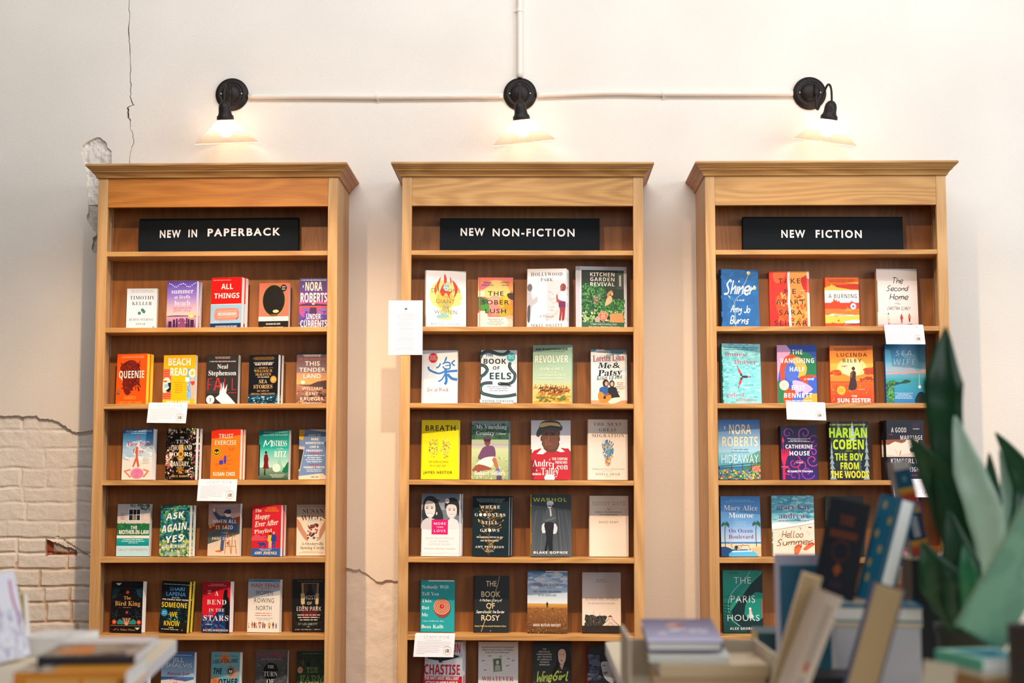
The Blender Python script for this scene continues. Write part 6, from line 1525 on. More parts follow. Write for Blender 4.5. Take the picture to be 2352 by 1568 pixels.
def m32():
    F(672, 1042, 157, 703); BG('8aa070', spine='16241c'); G(672, 1042, 157, 340, '7a98a0', '2f5a48'); B(90, 672, 1042, 190, 340, 28, '2c5a44 1f4a3c 3a6a4c 4a7a6a', 5); G(672, 1042, 330, 420, 'a8b890', 'b8b8b0'); G(672, 1042, 370, 440, 'a8a0b0', 'c8d4a0'); G(672, 1042, 420, 703, 'c0cc98', '8a9a6a'); B(160, 672, 1042, 480, 703, 10, 'a8b880 8aa060 c8d0a8 b0a888', 6)
    E(822, 330, 36, 28, '4a2a5a'); E(824, 352, 30, 40, '7a4434'); E(824, 338, 30, 14, '3a2444'); P([(790, 400), (860, 388), (895, 410), (902, 490), (845, 500), (800, 520), (735, 510), (755, 450)], '6a4468', 3); P([(735, 540), (800, 500), (890, 490), (905, 530), (850, 595), (760, 600), (720, 580)], 'e4dcd0', 3); P([(690, 600), (740, 560), (850, 590), (860, 610), (780, 620), (720, 640), (680, 620)], '8a4c34', 2); P([(870, 520), (905, 500), (935, 600), (950, 680), (920, 685), (915, 610)], 'a86a50', 2); P([(905, 605), (940, 598), (945, 640), (915, 645)], '5a6aa0'); P([(915, 670), (965, 665), (965, 703), (915, 703)], '4a3c6a'); L([(808, 358), (818, 358)], 4, '2a1814'); L([(832, 356), (844, 356)], 4, '2a1814')
    T(714, 1010, 192, 232, 'My Vanishing', 'eef0ee', 'F', -.012); T(714, 890, 250, 286, 'Country', 'eef0ee', 'F', -.012); W(905, 1002, 262, 284, 'A Memoir', 'eef0ee', .07); T(700, 996, 624, 660, 'Bakari Sellers', 'f2f0ec', 'F', 0); Rr(1028, 1042, 157, 703, '5a7a84')


def m33():
    F(1236, 1614, 148, 702); BG('cfd6de', spine='8a1820'); G(1236, 1614, 148, 420, 'c8ced8', 'e0e0e4'); P([(1236, 470), (1300, 420), (1340, 410), (1500, 405), (1560, 410), (1614, 440), (1614, 702), (1236, 702)], 'b01c2c', 2); P([(1236, 520), (1290, 560), (1260, 702), (1236, 702)], '7a1424', 2)
    P([(1340, 330), (1500, 330), (1490, 420), (1430, 450), (1365, 420)], '5a3a2c', 2); P([(1335, 290), (1350, 240), (1500, 240), (1508, 300), (1495, 370), (1460, 410), (1410, 420), (1365, 395), (1345, 350)], '6a4432', 3); P([(1400, 300), (1412, 300), (1402, 345), (1420, 350), (1395, 352)], '8a5c44'); P([(1365, 272), (1395, 262), (1395, 268), (1368, 278)], '241812'); P([(1422, 262), (1465, 268), (1465, 276), (1424, 270)], '241812'); E(1382, 284, 12, 5, '1c1412'); E(1442, 284, 13, 5, '1c1412'); P([(1392, 365), (1412, 358), (1440, 366), (1420, 380), (1396, 378)], '8a4a44'); P([(1370, 330), (1380, 320), (1384, 380), (1376, 385)], '8c5c44'); E(1334, 320, 8, 24, '5a3a2c'); E(1505, 320, 7, 24, '4a3024')
    P([(1285, 280), (1320, 210), (1420, 185), (1520, 190), (1535, 230), (1500, 250), (1400, 240), (1345, 265), (1310, 305)], '4a4440', 3); P([(1312, 210), (1330, 170), (1380, 150), (1460, 150), (1510, 170), (1518, 215), (1420, 205), (1350, 225)], '38322e', 3); P([(1314, 205), (1330, 175), (1400, 168), (1480, 172), (1512, 190), (1514, 208), (1420, 195), (1350, 215)], 'c8b070', 2); P([(1312, 218), (1350, 212), (1420, 200), (1516, 210), (1516, 222), (1420, 210), (1350, 226)], '2a2624', 2)
    P([(1290, 462), (1345, 405), (1385, 440), (1350, 465)], 'ece6e2'); P([(1480, 432), (1505, 395), (1560, 440), (1520, 445)], 'ece6e2'); P([(1375, 660), (1450, 655), (1460, 702), (1370, 702)], 'e8e2e0', 2)
    T(1436, 1582, 495, 520, 'THE CHIFFON', 'f4f0ee', 'N', -.01); T(1466, 1582, 528, 552, 'TRENCHES', 'f4f0ee', 'N', -.01); T(1254, 1432, 515, 578, 'Andre', 'f4f0ee', 'F', -.02); L([(1408, 522), (1420, 506)], 5, 'f4f0ee'); T(1436, 1587, 546, 606, 'Leon', 'f4f0ee', 'F', -.02); T(1335, 1500, 590, 658, 'Talley', 'f4f0ee', 'F', -.02); T(1284, 1297, 606, 624, 'A', 'f4f0ee', 'N'); T(1252, 1334, 640, 660, 'MEMOIR', 'f4f0ee', 'N', -.01)


def m34():
    F(1772, 2150, 138, 697); BG('e2d4c8', spine='d0c4b8'); U(1850, 2090, 142, 150, 1, 'd0c4b8'); T(1832, 2095, 168, 196, 'THE NEXT', '54483e', 'F', -.024, .1); T(1884, 2045, 220, 248, 'GREAT', '54483e', 'F', -.024, .1); T(1815, 2118, 273, 302, 'MIGRATION', '54483e', 'F', -.024, .1)
    P([(1915, 350), (1940, 330), (1965, 345), (1990, 380), (2015, 400), (2018, 440), (2000, 485), (1985, 530), (1965, 540), (1955, 490), (1945, 460), (1920, 420), (1908, 380)], '5a8aa8', 3); P([(1940, 500), (1985, 490), (1990, 545), (1970, 572), (1945, 560)], 'c88a4c', 3); B(120, 1920, 2010, 350, 500, 9, '3a7ab0 c8883c 2c5a8c e0c890 8ab0c0 d8a050 1f6a9c', 4, .9); B(20, 1942, 1985, 500, 565, 8, 'c88a3c e0c890 5a7a9c', 5)
    for x, y, q in ((1958, 335, 9), (1982, 342, 7), (2000, 352, 6), (2016, 368, 5)):
        E(x, y, q, q + 3, '2c5aa0', 8)
    E(1925, 345, 14, 22, 'c8d0c8'); T(1812, 2118, 588, 602, 'The Beauty and Terror of Life on the Move', '9a8c80', 'g', 0); L([(1910, 615), (2010, 615)], 2, 'b0a498'); T(1852, 2076, 632, 654, 'SONIA SHAH', '8a7c70', 'F', -.02, .1); U(1940, 2000, 660, 670, 1, 'b0a498')


def m41():
    F(188, 558, 848, 1437); BG('e8e4e6', spine='d8d4d8'); Rr(190, 556, 848, 1180, '6a7480'); G(190, 556, 848, 1000, '5a6876', '9aa0a8'); P([(205, 960), (225, 890), (275, 868), (330, 890), (365, 960), (400, 1050), (390, 1110), (330, 1120), (205, 1100)], '2a2e34', 3); P([(222, 960), (245, 915), (310, 930), (325, 980), (318, 1040), (285, 1078), (245, 1060), (225, 1010)], 'd8d2d2', 3); P([(190, 1130), (240, 1080), (320, 1090), (340, 1180), (190, 1180)], 'c4c0c4', 2)
    P([(415, 940), (440, 895), (500, 885), (545, 920), (556, 1010), (540, 1060), (520, 980), (440, 960), (420, 1000)], '23272c', 3); P([(432, 985), (450, 950), (515, 955), (532, 1000), (520, 1055), (485, 1085), (450, 1065), (432, 1020)], 'd2cccc', 3); P([(430, 1140), (470, 1080), (540, 1100), (556, 1180), (430, 1180)], 'dcd8da', 2); E(438, 915, 22, 24, 'c8ccd0'); E(350, 910, 16, 10, '3a4048')
    for x, y, q in ((245, 985, 1), (292, 985, 1), (462, 1000, .85), (505, 1002, .85)):
        E(x, y, 11 * q, 5 * q, '2c2a2e', 10); L([(x - 14 * q, y - 14 * q), (x + 14 * q, y - 15 * q)], 4 * q, '3a363a')
    P([(248, 1035), (296, 1035), (278, 1054), (262, 1054)], 'f4f0f0'); L([(246, 1034), (298, 1034)], 3, '5a4a4c'); P([(465, 1045), (505, 1045), (490, 1056), (478, 1056)], 'f4f0f0'); L([(463, 1044), (506, 1044)], 3, '5a4a4c'); E(338, 1035, 6, 14, 'e8e8e8')
    Rr(292, 448, 1092, 1232, 'd8186a'); T(314, 427, 1118, 1142, 'MORE', 'f6e6ee', 'N', -.02, .08); T(340, 402, 1156, 1170, 'THAN', 'f6e6ee', 'N', -.02, .08); T(315, 426, 1186, 1210, 'LOVE', 'f6e6ee', 'N', -.02, .08)
    for s, a, b, y in (('AN INTIMATE PORTRAIT', 236, 510, 1260), ('OF MY MOTHER,', 280, 460, 1289), ('NATALIE WOOD', 268, 472, 1316)):
        T(a, b, y, y + 16, s, 'b4aeb4', 'g', -.01, .1)
    T(225, 520, 1360, 1372, 'NATASHA GREGSON WAGNER', '9a949c', 'g', 0, .1); Rr(188, 558, 1405, 1410, 'd0d4da'); Rr(188, 558, 1428, 1432, 'd0d4da')


def m42():
    F(672, 1030, 868, 1422); BG('13262f', spine='0c1a22'); U(700, 1000, 890, 930, 3, '9aa8ac')
    r = random.Random(2)
    for k in range(46):
        y = 950 + r.random() * 430
        sp = 130 if y < 1290 else 50
        x = 842 + r.uniform(-sp, sp)
        a = r.uniform(-1.2, 1.2) + (PI if x < 842 else 0)
        dx, dy = math.cos(a) * 22, -abs(math.sin(a)) * 18 - 6
        L([(842, y + 30), ((842 + x) / 2, y + 14), (x, y)], 2, 'a87a34', 3)
        P([(x, y), (x + dx * .5 - dy * .25, y + dy * .5 + dx * .25), (x + dx, y + dy), (x + dx * .5 + dy * .25, y + dy * .5 - dx * .25)], r.choice(['b88a3c', '8a6428', 'd0a450']))
    L([(842, 945), (842, 1390)], 3, 'a87a34')
    for s, a, b, y in (('WHERE', 752, 942, 954), ('GOODNESS', 700, 994, 1026), ('STILL', 768, 925, 1098), ('GROWS', 755, 938, 1168)):
        T(a, b, y, y + 28, s, 'e6e4dc', 'F', -.012, .14)
    for x, y in ((755, 1040), (798, 1040), (845, 1182)):
        E(x, y, 13, 15, 'e6e4dc', 12)
    T(722, 968, 1238, 1252, 'RECLAIMING VIRTUE IN AN', 'dcdcd4', 'N'); T(757, 935, 1270, 1284, 'AGE OF HYPOCRISY', 'dcdcd4', 'N'); T(708, 984, 1324, 1344, 'AMY PETERSON', 'e6e4dc', 'F', -.01, .1); U(790, 905, 1358, 1384, 2, 'c8c8c0')


def m43():
    F(1236, 1620, 853, 1428); BG('1f272d', spine='c8a02c'); G(1236, 1620, 853, 1010, '101a22', '2a343c'); G(1236, 1620, 1010, 1428, '2f383f', '5a6068')
    r = random.Random(4)
    for k in range(60):
        x = 1240 + k * 6.4
        L([(1420 + (x - 1420) * .75, 1000), (1420 + (x - 1420) * 1.1, 1428)], r.uniform(1, 3), r.choice(['3c464d', '4a5259', '2a3238', '6a7278']))
    P([(1340, 1140), (1385, 1110), (1380, 1200), (1345, 1210)], 'c8ccce', 2); P([(1460, 1120), (1488, 1160), (1475, 1215), (1440, 1210)], 'c8ccce', 2); P([(1388, 990), (1410, 970), (1440, 970), (1468, 1010), (1478, 1090), (1440, 1120), (1365, 1120), (1350, 1090), (1372, 1020)], '41484e', 3); P([(1368, 1115), (1450, 1115), (1448, 1200), (1440, 1300), (1442, 1370), (1405, 1370), (1400, 1300), (1390, 1370), (1365, 1370), (1385, 1260), (1370, 1180)], '14181c', 2); E(1415, 950, 24, 32, 'c0c2c4'); P([(1388, 950), (1392, 922), (1420, 910), (1450, 922), (1448, 950), (1430, 936), (1400, 936)], 'd8dadc', 2); L([(1400, 962), (1434, 962)], 9, '14181c'); P([(1412, 985), (1428, 985), (1436, 1050), (1420, 1060)], 'a8acb0'); P([(1370, 1090), (1470, 1060), (1474, 1078), (1380, 1108)], '565d63')
    T(1260, 1578, 884, 920, 'WARHOL', 'c4d42c', 'N', -.02, .06); T(1262, 1586, 1380, 1402, 'BLAKE GOPNIK', 'e8eaec', 'N', 0, .05)
    for i, c in enumerate(('d8c02c', '2c7a3c', 'c8402c', 'd87a2c', '2c6a4c')):
        Rr(1236, 1240, 853 + i * 115, 968 + i * 115, c)


def m44():
    F(1782, 2162, 862, 1436); BG('e8d8c8', spine='d4c4b4'); T(1818, 2128, 914, 952, 'SUNNY DAYS', 'b0a084', 'N', -.01, .06); T(1822, 2124, 918, 948, 'SUNNY DAYS', 'd8ccb4', 'N', -.05, .06); T(1960, 1986, 984, 996, 'The', '54483c', 'F'); T(1843, 2098, 1008, 1021, "Children's Television Revolution", '54483c', 'F'); T(1882, 2060, 1034, 1047, 'That Changed America', '54483c', 'F'); L([(1840, 1060), (2105, 1060)], 1.5, 'b8a894'); T(1880, 2065, 1100, 1122, 'DAVID KAMP', '9a8a74', 'N', -.01, .06)


def m51():
    F(182, 515, 265, 748); BG('1d9aa0', spine='147a80')
    for s, b, y in (('Nobody Will', 456, 312), ('Tell You', 365, 377), ('This', 292, 441), ('But', 272, 506), ('Me', 262, 572)):
        T(200, b, y, y + 32, s, 'eaf2f0', 'F', -.026)
    E(400, 525, 82, 96, '146a74'); E(394, 525, 80, 88, '9a3c34', 26); E(394, 512, 78, 74, 'e8a080', 28)
    for i in range(4):
        Rg(394, 510, 66 - i * 15, 6, '8a3424', 62 - i * 14)
    E(394, 510, 18, 17, 'b8342c'); E(400, 506, 8, 8, 'e07850'); T(205, 412, 640, 652, 'A true (as told to me) story', 'd8ecea', 'i', 0); T(198, 410, 682, 714, 'Bess Kalb', 'eaf2f0', 'F', -.01); Rr(262, 510, 265, 277, 'e0e4e4')


def m52():
    F(690, 1026, 222, 747); BG('1d2226', spine='12161a')
    for s, a, b, y in (('THE', 808, 908, 270), ('BOOK', 764, 945, 368), ('OF', 812, 892, 476), ('ROSY', 766, 940, 588)):
        T(a, b, y, y + 50, s, 'e8d4a8', 'g', .008, .02)
    L([(935, 222), (920, 300), (880, 420), (850, 520), (800, 640), (765, 740)], 4.5, 'd0b878', 3); W(748, 960, 436, 460, "A Mothers Story of", 'eef0ec', .1); W(716, 984, 544, 568, 'Separation at the Border', 'eef0ec', .1); T(705, 1000, 682, 696, 'Rosayra Pablo Cruz and Julie Schwietert Collazo', 'd0b878', 'N'); L([(850, 728), (854, 738), (858, 728)], 3, 'd0c8b0')


def m53():
    F(1196, 1582, 174, 754); BG('7a5230', spine='3a6aa0'); G(1196, 1582, 174, 300, '4a84c0', 'a8c8e2'); G(1196, 1582, 300, 480, 'a8c8e2', 'dce4ea'); B(70, 1196, 1582, 200, 330, 22, 'd0e0ee 8ab4dc b8d2ea e0eaf2', 3, 2.6); G(1196, 1582, 478, 520, 'd8a450', 'a87434'); G(1196, 1582, 520, 754, '946030', '54361c'); B(480, 1196, 1582, 520, 754, 7, 'a87840 6a4420 8a5a2c c89858 4a2e18', 5, .5); man(1388, 515, 54, '16181c'); Rr(1196, 1372, 174, 184, '3a6aa4'); Rr(1372, 1582, 174, 184, 'dfe6ec')
    T(1240, 1534, 290, 318, 'AMERICAN HARVEST', '8a2c50', 'N', -.03, .03); T(1255, 1518, 358, 376, 'GOD, COUNTRY, AND FARMING', '3a5a80', 'N', -.02, .06); T(1300, 1474, 392, 410, 'IN THE HEARTLAND', '3a5a80', 'N', -.02, .06); T(1255, 1520, 668, 692, 'MARIE MUTSUKI MOCKETT', 'ece2d4', 'N', -.01)


def m54():
    F(1722, 2092, 185, 755); BG('dccfc4', spine='3a2c24'); G(1722, 2092, 185, 430, 'b8b4b8', 'd8cac0'); G(1722, 2092, 430, 690, 'e4d2c4', 'ecdaca'); T(1860, 1950, 248, 264, 'JOE HOLLEY', '3a3438', 'N', -.02); U(1845, 1965, 270, 284, 1, '8a8488'); T(1752, 2062, 420, 450, 'SUTHERLAND SPRINGS', '3c3438', 'N', -.035, .05); T(1778, 2032, 470, 484, 'GOD, GUNS, AND HOPE IN A TEXAS TOWN', '6a6064', 'N', -.02, .04); B(150, 1750, 1830, 590, 685, 13, '3a3830 2a2a26 4a463c', 3); B(240, 1800, 1950, 600, 685, 14, '3a3830 2a2a26 4a463c', 4); P([(1915, 685), (1992, 610), (2075, 685)], 'e0d0c0'); L([(1905, 690), (1992, 608), (2080, 690)], 5, '5a4438'); P([(1965, 605), (1990, 585), (2015, 605)], '8a3a34'); Rr(1975, 2005, 605, 616, 'e8dccc'); L([(1960, 685), (1992, 655), (2025, 685)], 3, '5a4438'); P([(1825, 640), (1838, 645), (1826, 660)], 'b85a54'); Rr(1722, 2092, 686, 755, '2a221c')
    L([(1832, 545), (1830, 680)], 1.5, '8a8078'); L([(1890, 560), (1890, 680)], 1.5, '8a8078')


def m61():
    F(212, 598, 845, 1420); BG('c6ccd4', spine='a81828'); T(495, 576, 862, 934, 'ON', 'b82034', 'N', .01); P([(262, 975), (545, 958), (550, 975), (440, 1000), (380, 1005), (262, 990)], '23262c', 2); P([(360, 1000), (400, 1000), (396, 1020), (364, 1020)], '33363c'); E(520, 965, 12, 16, '3a3e44')
    T(218, 575, 1036, 1118, 'CHASTISE', 'b82034', 'N', .01); Rr(212, 598, 1132, 1225, 'c02434'); T(222, 566, 1136, 1162, "THE RAF'S MOST BRILLIANT", 'f4eeee', 'N', .01); T(232, 553, 1174, 1202, 'ATTACK OF WORLD WAR II', 'f4eeee', 'N', .01); Rr(212, 598, 1225, 1420, '3a3c44')


def m62():
    F(725, 1112, 848, 1420); BG('d8d8d8', spine='7a2c3c'); B(50, 725, 1112, 900, 1420, 4, 'a8a8aa b8b8b8 8a8a8c', 3); T(765, 1070, 888, 901, "AN AMERICAN PARATROOPER'S EXTRAORDINARY", '5a5a60', 'N'); T(770, 1062, 910, 923, 'MEMOIR OF ESCAPE, SURVIVAL, AND HEROISM', '5a5a60', 'N'); T(800, 1030, 932, 944, 'IN THE LAST DAYS OF WORLD WAR II', '5a5a60', 'N')
    P([(868, 990), (955, 982), (962, 1098), (876, 1106)], '9aa894'); P([(876, 997), (948, 990), (954, 1092), (884, 1098)], '5a6a5c'); E(916, 1022, 14, 18, 'c8c8b8'); P([(890, 1095), (895, 1050), (916, 1042), (940, 1050), (946, 1090)], 'a8b0a0')
    for x, y in ((842, 970), (945, 972), (1020, 992), (1065, 1008), (1012, 1052), (800, 1090), (780, 1010)):
        L([(x - 14, y - 4), (x, y), (x + 14, y - 5)], 5, '3a3c42')
    T(768, 1068, 1142, 1180, 'WHATEVER', 'b03050', 'F', -.02, .04); T(800, 1040, 1202, 1240, 'IT TOOK', 'b03050', 'F', -.02, .04)


def m63():
    F(1250, 1620, 850, 1420); BG('23272a', spine='1a2c4a'); G(1250, 1620, 850, 1200, '1c2226', '3a3c3c'); P([(1480, 930), (1520, 888), (1580, 890), (1612, 950), (1618, 1100), (1560, 1060), (1500, 1060), (1450, 1150), (1440, 1100), (1478, 1020)], '15110f', 3); P([(1494, 930), (1530, 905), (1562, 925), (1566, 985), (1550, 1025), (1520, 1035), (1498, 1005)], 'd8b8a4', 3); P([(1440, 1160), (1500, 1095), (1570, 1060), (1620, 1100), (1620, 1200), (1440, 1220)], '2c2a2c', 2); E(1512, 955, 7, 3, '2a1c18'); E(1544, 952, 7, 3, '2a1c18'); P([(1512, 1002), (1540, 998), (1528, 1012)], 'b04a4c'); P([(1505, 1040), (1550, 1030), (1530, 1085)], 'c8a490')
    for i, s in enumerate(('THE', 'OBSTACLES,', 'HUMILIATIONS,', 'AND TRIUMPHS', "OF AMERICA'S", 'YOUNGEST', 'SOMMELIER')):
        q = len(s) * 5.6
        T(1363 - q, 1363 + q, 902 + i * 22, 914 + i * 22, s, 'dcdcd4', 'N', 0, .1)
    W(1278, 1428, 1095, 1180, 'Wine', 'c8dc5c', .13, .25); W(1435, 1585, 1095, 1170, 'Girl', 'c8dc5c', .13, .25)


def m64():
    F(1770, 2115, 880, 1400); BG('1a1c22', spine='8a1c2c'); B(60, 1790, 1890, 960, 1150, 20, '3a4252 2c3442 4a5466', 3, 1.6); P([(1890, 1000), (1900, 930), (1950, 895), (2020, 900), (2060, 960), (2062, 1030), (2030, 1020), (1920, 1030)], '111217', 3); P([(1904, 1020), (1930, 1005), (2000, 1010), (2040, 1030), (2050, 1130), (2010, 1180), (1940, 1140), (1915, 1080)], 'a4a6ac', 3); L([(1918, 1038), (1950, 1036)], 6, '23242a'); P([(1925, 1090), (1960, 1085), (1975, 1095), (1950, 1112), (1930, 1108)], '6a6468'); P([(2000, 1030), (2050, 1040), (2050, 1130), (2020, 1170)], '6a6c74', 2); T(1788, 2005, 1180, 1210, 'ALL I EVER', 'e4e4e4', 'g', .01, .04); T(1788, 1975, 1224, 1254, 'WANTED', 'e4e4e4', 'g', .01, .04)
# ---------------------------------------------------------------- cover pictures, right bookcase
def r11():
    F(218, 567, 122, 614); BG('1d5f9e', spine='12385e'); B(60, 218, 567, 122, 614, 40, '1f64a6 1b5a98 2168aa', 3)
    W(248, 520, 215, 330, 'Shiner', 'e6e8ec', .1, .25); W(362, 432, 368, 388, 'a novel', 'dce0e6', .08); W(300, 480, 425, 484, 'Amy Jo', 'e6e8ec', .11, .25); W(292, 462, 518, 578, 'Burns', 'e6e8ec', .11, .25)
    L([(478, 165), (440, 240), (405, 280), (385, 320)], 3.5, 'c0d0c8', 4); L([(525, 280), (430, 320), (350, 380), (345, 470), (350, 612)], 3.5, 'a8c8b8', 4); L([(340, 610), (335, 400), (300, 345)], 3, '6a9a8a', 4); P([(280, 340), (300, 350), (305, 375)], 'b8d0b0')
    for x, y in ((478, 150), (530, 276)):
        E(x, y, 17, 15, 'e8d890', 9); E(x + 4, y + 4, 9, 7, 'c8a84c', 8)


def r12():
    F(666, 1025, 134, 617); BG('e0501c', spine='d8201c'); G(666, 850, 134, 617, 'e8301c', 'c81c1c', 0); G(850, 1025, 134, 617, 'f0a44c', 'e8501c'); P([(700, 140), (800, 134), (825, 134), (780, 220), (720, 230)], 'f06a34', 2); P([(855, 380), (940, 360), (985, 430), (975, 540), (900, 600), (855, 590)], 'f0943c', 3); P([(720, 360), (830, 350), (830, 560), (760, 540)], 'e8501c', 3); P([(948, 200), (985, 175), (1005, 178), (1000, 310), (970, 280)], 'c8241c', 3); B(70, 740, 1000, 320, 600, 24, 'f09a44 e8641c d8401c f0ac5c', 5, .6); P([(905, 355), (960, 345), (965, 352), (910, 366)], '9a2c14'); E(945, 380, 20, 8, 'a83418'); P([(740, 380), (800, 372), (798, 380)], '9a2c14')
    for s, a, b, y in (('TAKE', 748, 945, 194), ('ME', 802, 905, 284), ('APART', 722, 982, 374), ('SARA', 750, 958, 464), ('SLIGAR', 705, 1002, 553)):
        T(a, b, y, y + 42, s, '2a1410', 'g', .006, .12)
    L([(842, 134), (838, 200), (844, 300), (838, 400), (848, 500), (845, 560), (852, 617)], 22, 'e4dee2'); Rr(1003, 1025, 134, 617, 'ecd0c4'); P([(1003, 190), (1025, 200), (1025, 320), (1000, 310)], 'd8604c'); U(945, 990, 292, 302, 1, 'f0e0d0')


def r13():
    F(1165, 1473, 187, 614); BG('e0641c', spine='c8481c'); P([(1165, 275), (1230, 250), (1300, 270), (1400, 290), (1473, 290), (1473, 300), (1165, 300)], 'f0c04c'); P([(1180, 245), (1330, 250), (1473, 240), (1473, 292), (1380, 285), (1280, 270), (1240, 255)], 'c8341c'); P([(1350, 232), (1473, 225), (1473, 243)], 'f0b04c'); Rr(1165, 1473, 296, 400, 'f0ece6'); Rr(1165, 1473, 400, 470, 'd8401c'); Rr(1165, 1473, 450, 505, 'e8742c'); P([(1165, 500), (1260, 515), (1473, 500), (1473, 580), (1165, 585)], 'f0c04c'); P([(1180, 510), (1230, 490), (1290, 515), (1400, 500), (1470, 510)], 'f4ead8'); Rr(1165, 1473, 572, 614, 'd8401c'); P([(1165, 590), (1230, 565), (1300, 580), (1360, 560), (1473, 585), (1473, 614), (1165, 614)], 'd8481c'); P([(1335, 585), (1345, 555), (1400, 545), (1473, 545), (1473, 570), (1400, 582)], 'f2ece2'); Rr(1335, 1473, 574, 582, '3a1c14')
    for cx, cy, s, c in ((1260, 405, 1.0, 'd8401c'), (1410, 405, .6, 'd8401c'), (1235, 268, .7, 'f0c04c'), (1375, 470, .8, 'f0943c'), (1265, 508, .6, 'f0b84c')):
        P([(cx - 40 * s, cy), (cx - 30 * s, cy - 20 * s), (cx - 22 * s, cy - 10 * s), (cx - 14 * s, cy - 48 * s), (cx - 2 * s, cy - 20 * s), (cx + 10 * s, cy - 34 * s), (cx + 16 * s, cy - 12 * s), (cx + 34 * s, cy - 24 * s), (cx + 42 * s, cy)], c)
    T(1200, 1456, 326, 362, 'A BURNING', '1c1a1a', 'N', -.02, .06); E(1420, 430, 26, 27, 'e8e2ee'); Rg(1420, 430, 22, 2, '4a3a8a'); E(1420, 430, 10, 9, '6a5ab0'); T(1298, 1365, 443, 454, 'A NOVEL', '5a1c14', 'F', 0, .1); U(1195, 1445, 204, 230, 2, '8a2c14'); E(1285, 550, 9, 9, 'c8641c'); T(1215, 1448, 606, 616, 'MEGHA MAJUMDAR', '8a1c14', 'N')


def r14():
    F(1632, 1995, 114, 609); BG('e6d6cf', spine='b89880'); G(1632, 1995, 114, 215, 'c8beba', 'cfc4be'); G(1632, 1995, 480, 609, 'ecd8ca', 'd8b4b0'); P([(1632, 585), (1780, 575), (1995, 580), (1995, 609), (1632, 609)], 'b890a0'); W(1768, 1865, 188, 236, 'The', '221c1c', .09, .25); W(1718, 1908, 256, 300, 'Second', '221c1c', .09, .25); W(1742, 1908, 324, 372, 'Home', '221c1c', .09, .25); L([(1800, 382), (1838, 378)], 2, '6a5a58'); W(1788, 1828, 394, 408, 'a novel', '3a3030', .08); L([(1805, 415), (1845, 410)], 2, '6a5a58'); W(1718, 1924, 434, 460, 'CHRISTINA CLANCY', '221c1c', .1, .15, 0, .06)
    man(1728, 565, 80, 'd8c4bc', 'e0a890', '3a2c2c'); man(1845, 572, 78, 'c02430', 'b83038', '5a3028'); man(1915, 562, 72, 'e05a2c', '2c2428', '5a3028'); P([(1728, 565), (1740, 575), (1722, 590)], 'b83048'); P([(1825, 590), (1865, 585), (1870, 600), (1830, 604)], 'a83050'); P([(1895, 578), (1940, 575), (1930, 596), (1900, 596)], '8a2c4c'); P([(1850, 609), (1900, 598), (1980, 609)], 'a82434')


def r21():
    F(232, 587, 788, 1308); BG('7fcfd4', spine='1d8a94'); G(232, 587, 788, 900, '9ad8dc', '84d0d6'); B(300, 232, 587, 788, 1308, 14, '6cc4cc 98dce0 5ab8c4 8cd4d8 74cad0 a8e2e4', 5, 2.2); U(245, 560, 814, 850, 2, '3a8a94'); T(262, 455, 862, 898, 'nancy', 'c85a74', 'F', -.03); T(345, 552, 922, 964, 'thayer', 'c85a74', 'F', -.03)
    for a, c in ((-120, 'c84a58'), (0, '3a2c34'), (115, 'c83a4c')):
        ca, sa = math.cos(R(a)), math.sin(R(a))
        x, y = 410 + 34 * ca, 1075 + 48 * sa
        L([(x - 20 * ca, y - 24 * sa), (x + 20 * ca, y + 24 * sa)], 20, c); L([(x + 18 * ca, y + 20 * sa), (x + 52 * ca, y + 62 * sa)], 9, 'a8604c'); E(x - 24 * ca, y - 30 * sa, 10, 11, '4a2c24')
    L([(405, 1050), (385, 1030)], 6, 'a8604c'); T(265, 432, 1215, 1248, 'girls of', 'd0566c', 'F', -.028); T(350, 540, 1258, 1286, 'summer', 'd0566c', 'F', -.028); W(465, 512, 1135, 1150, 'a novel', '4a98a4', .07)


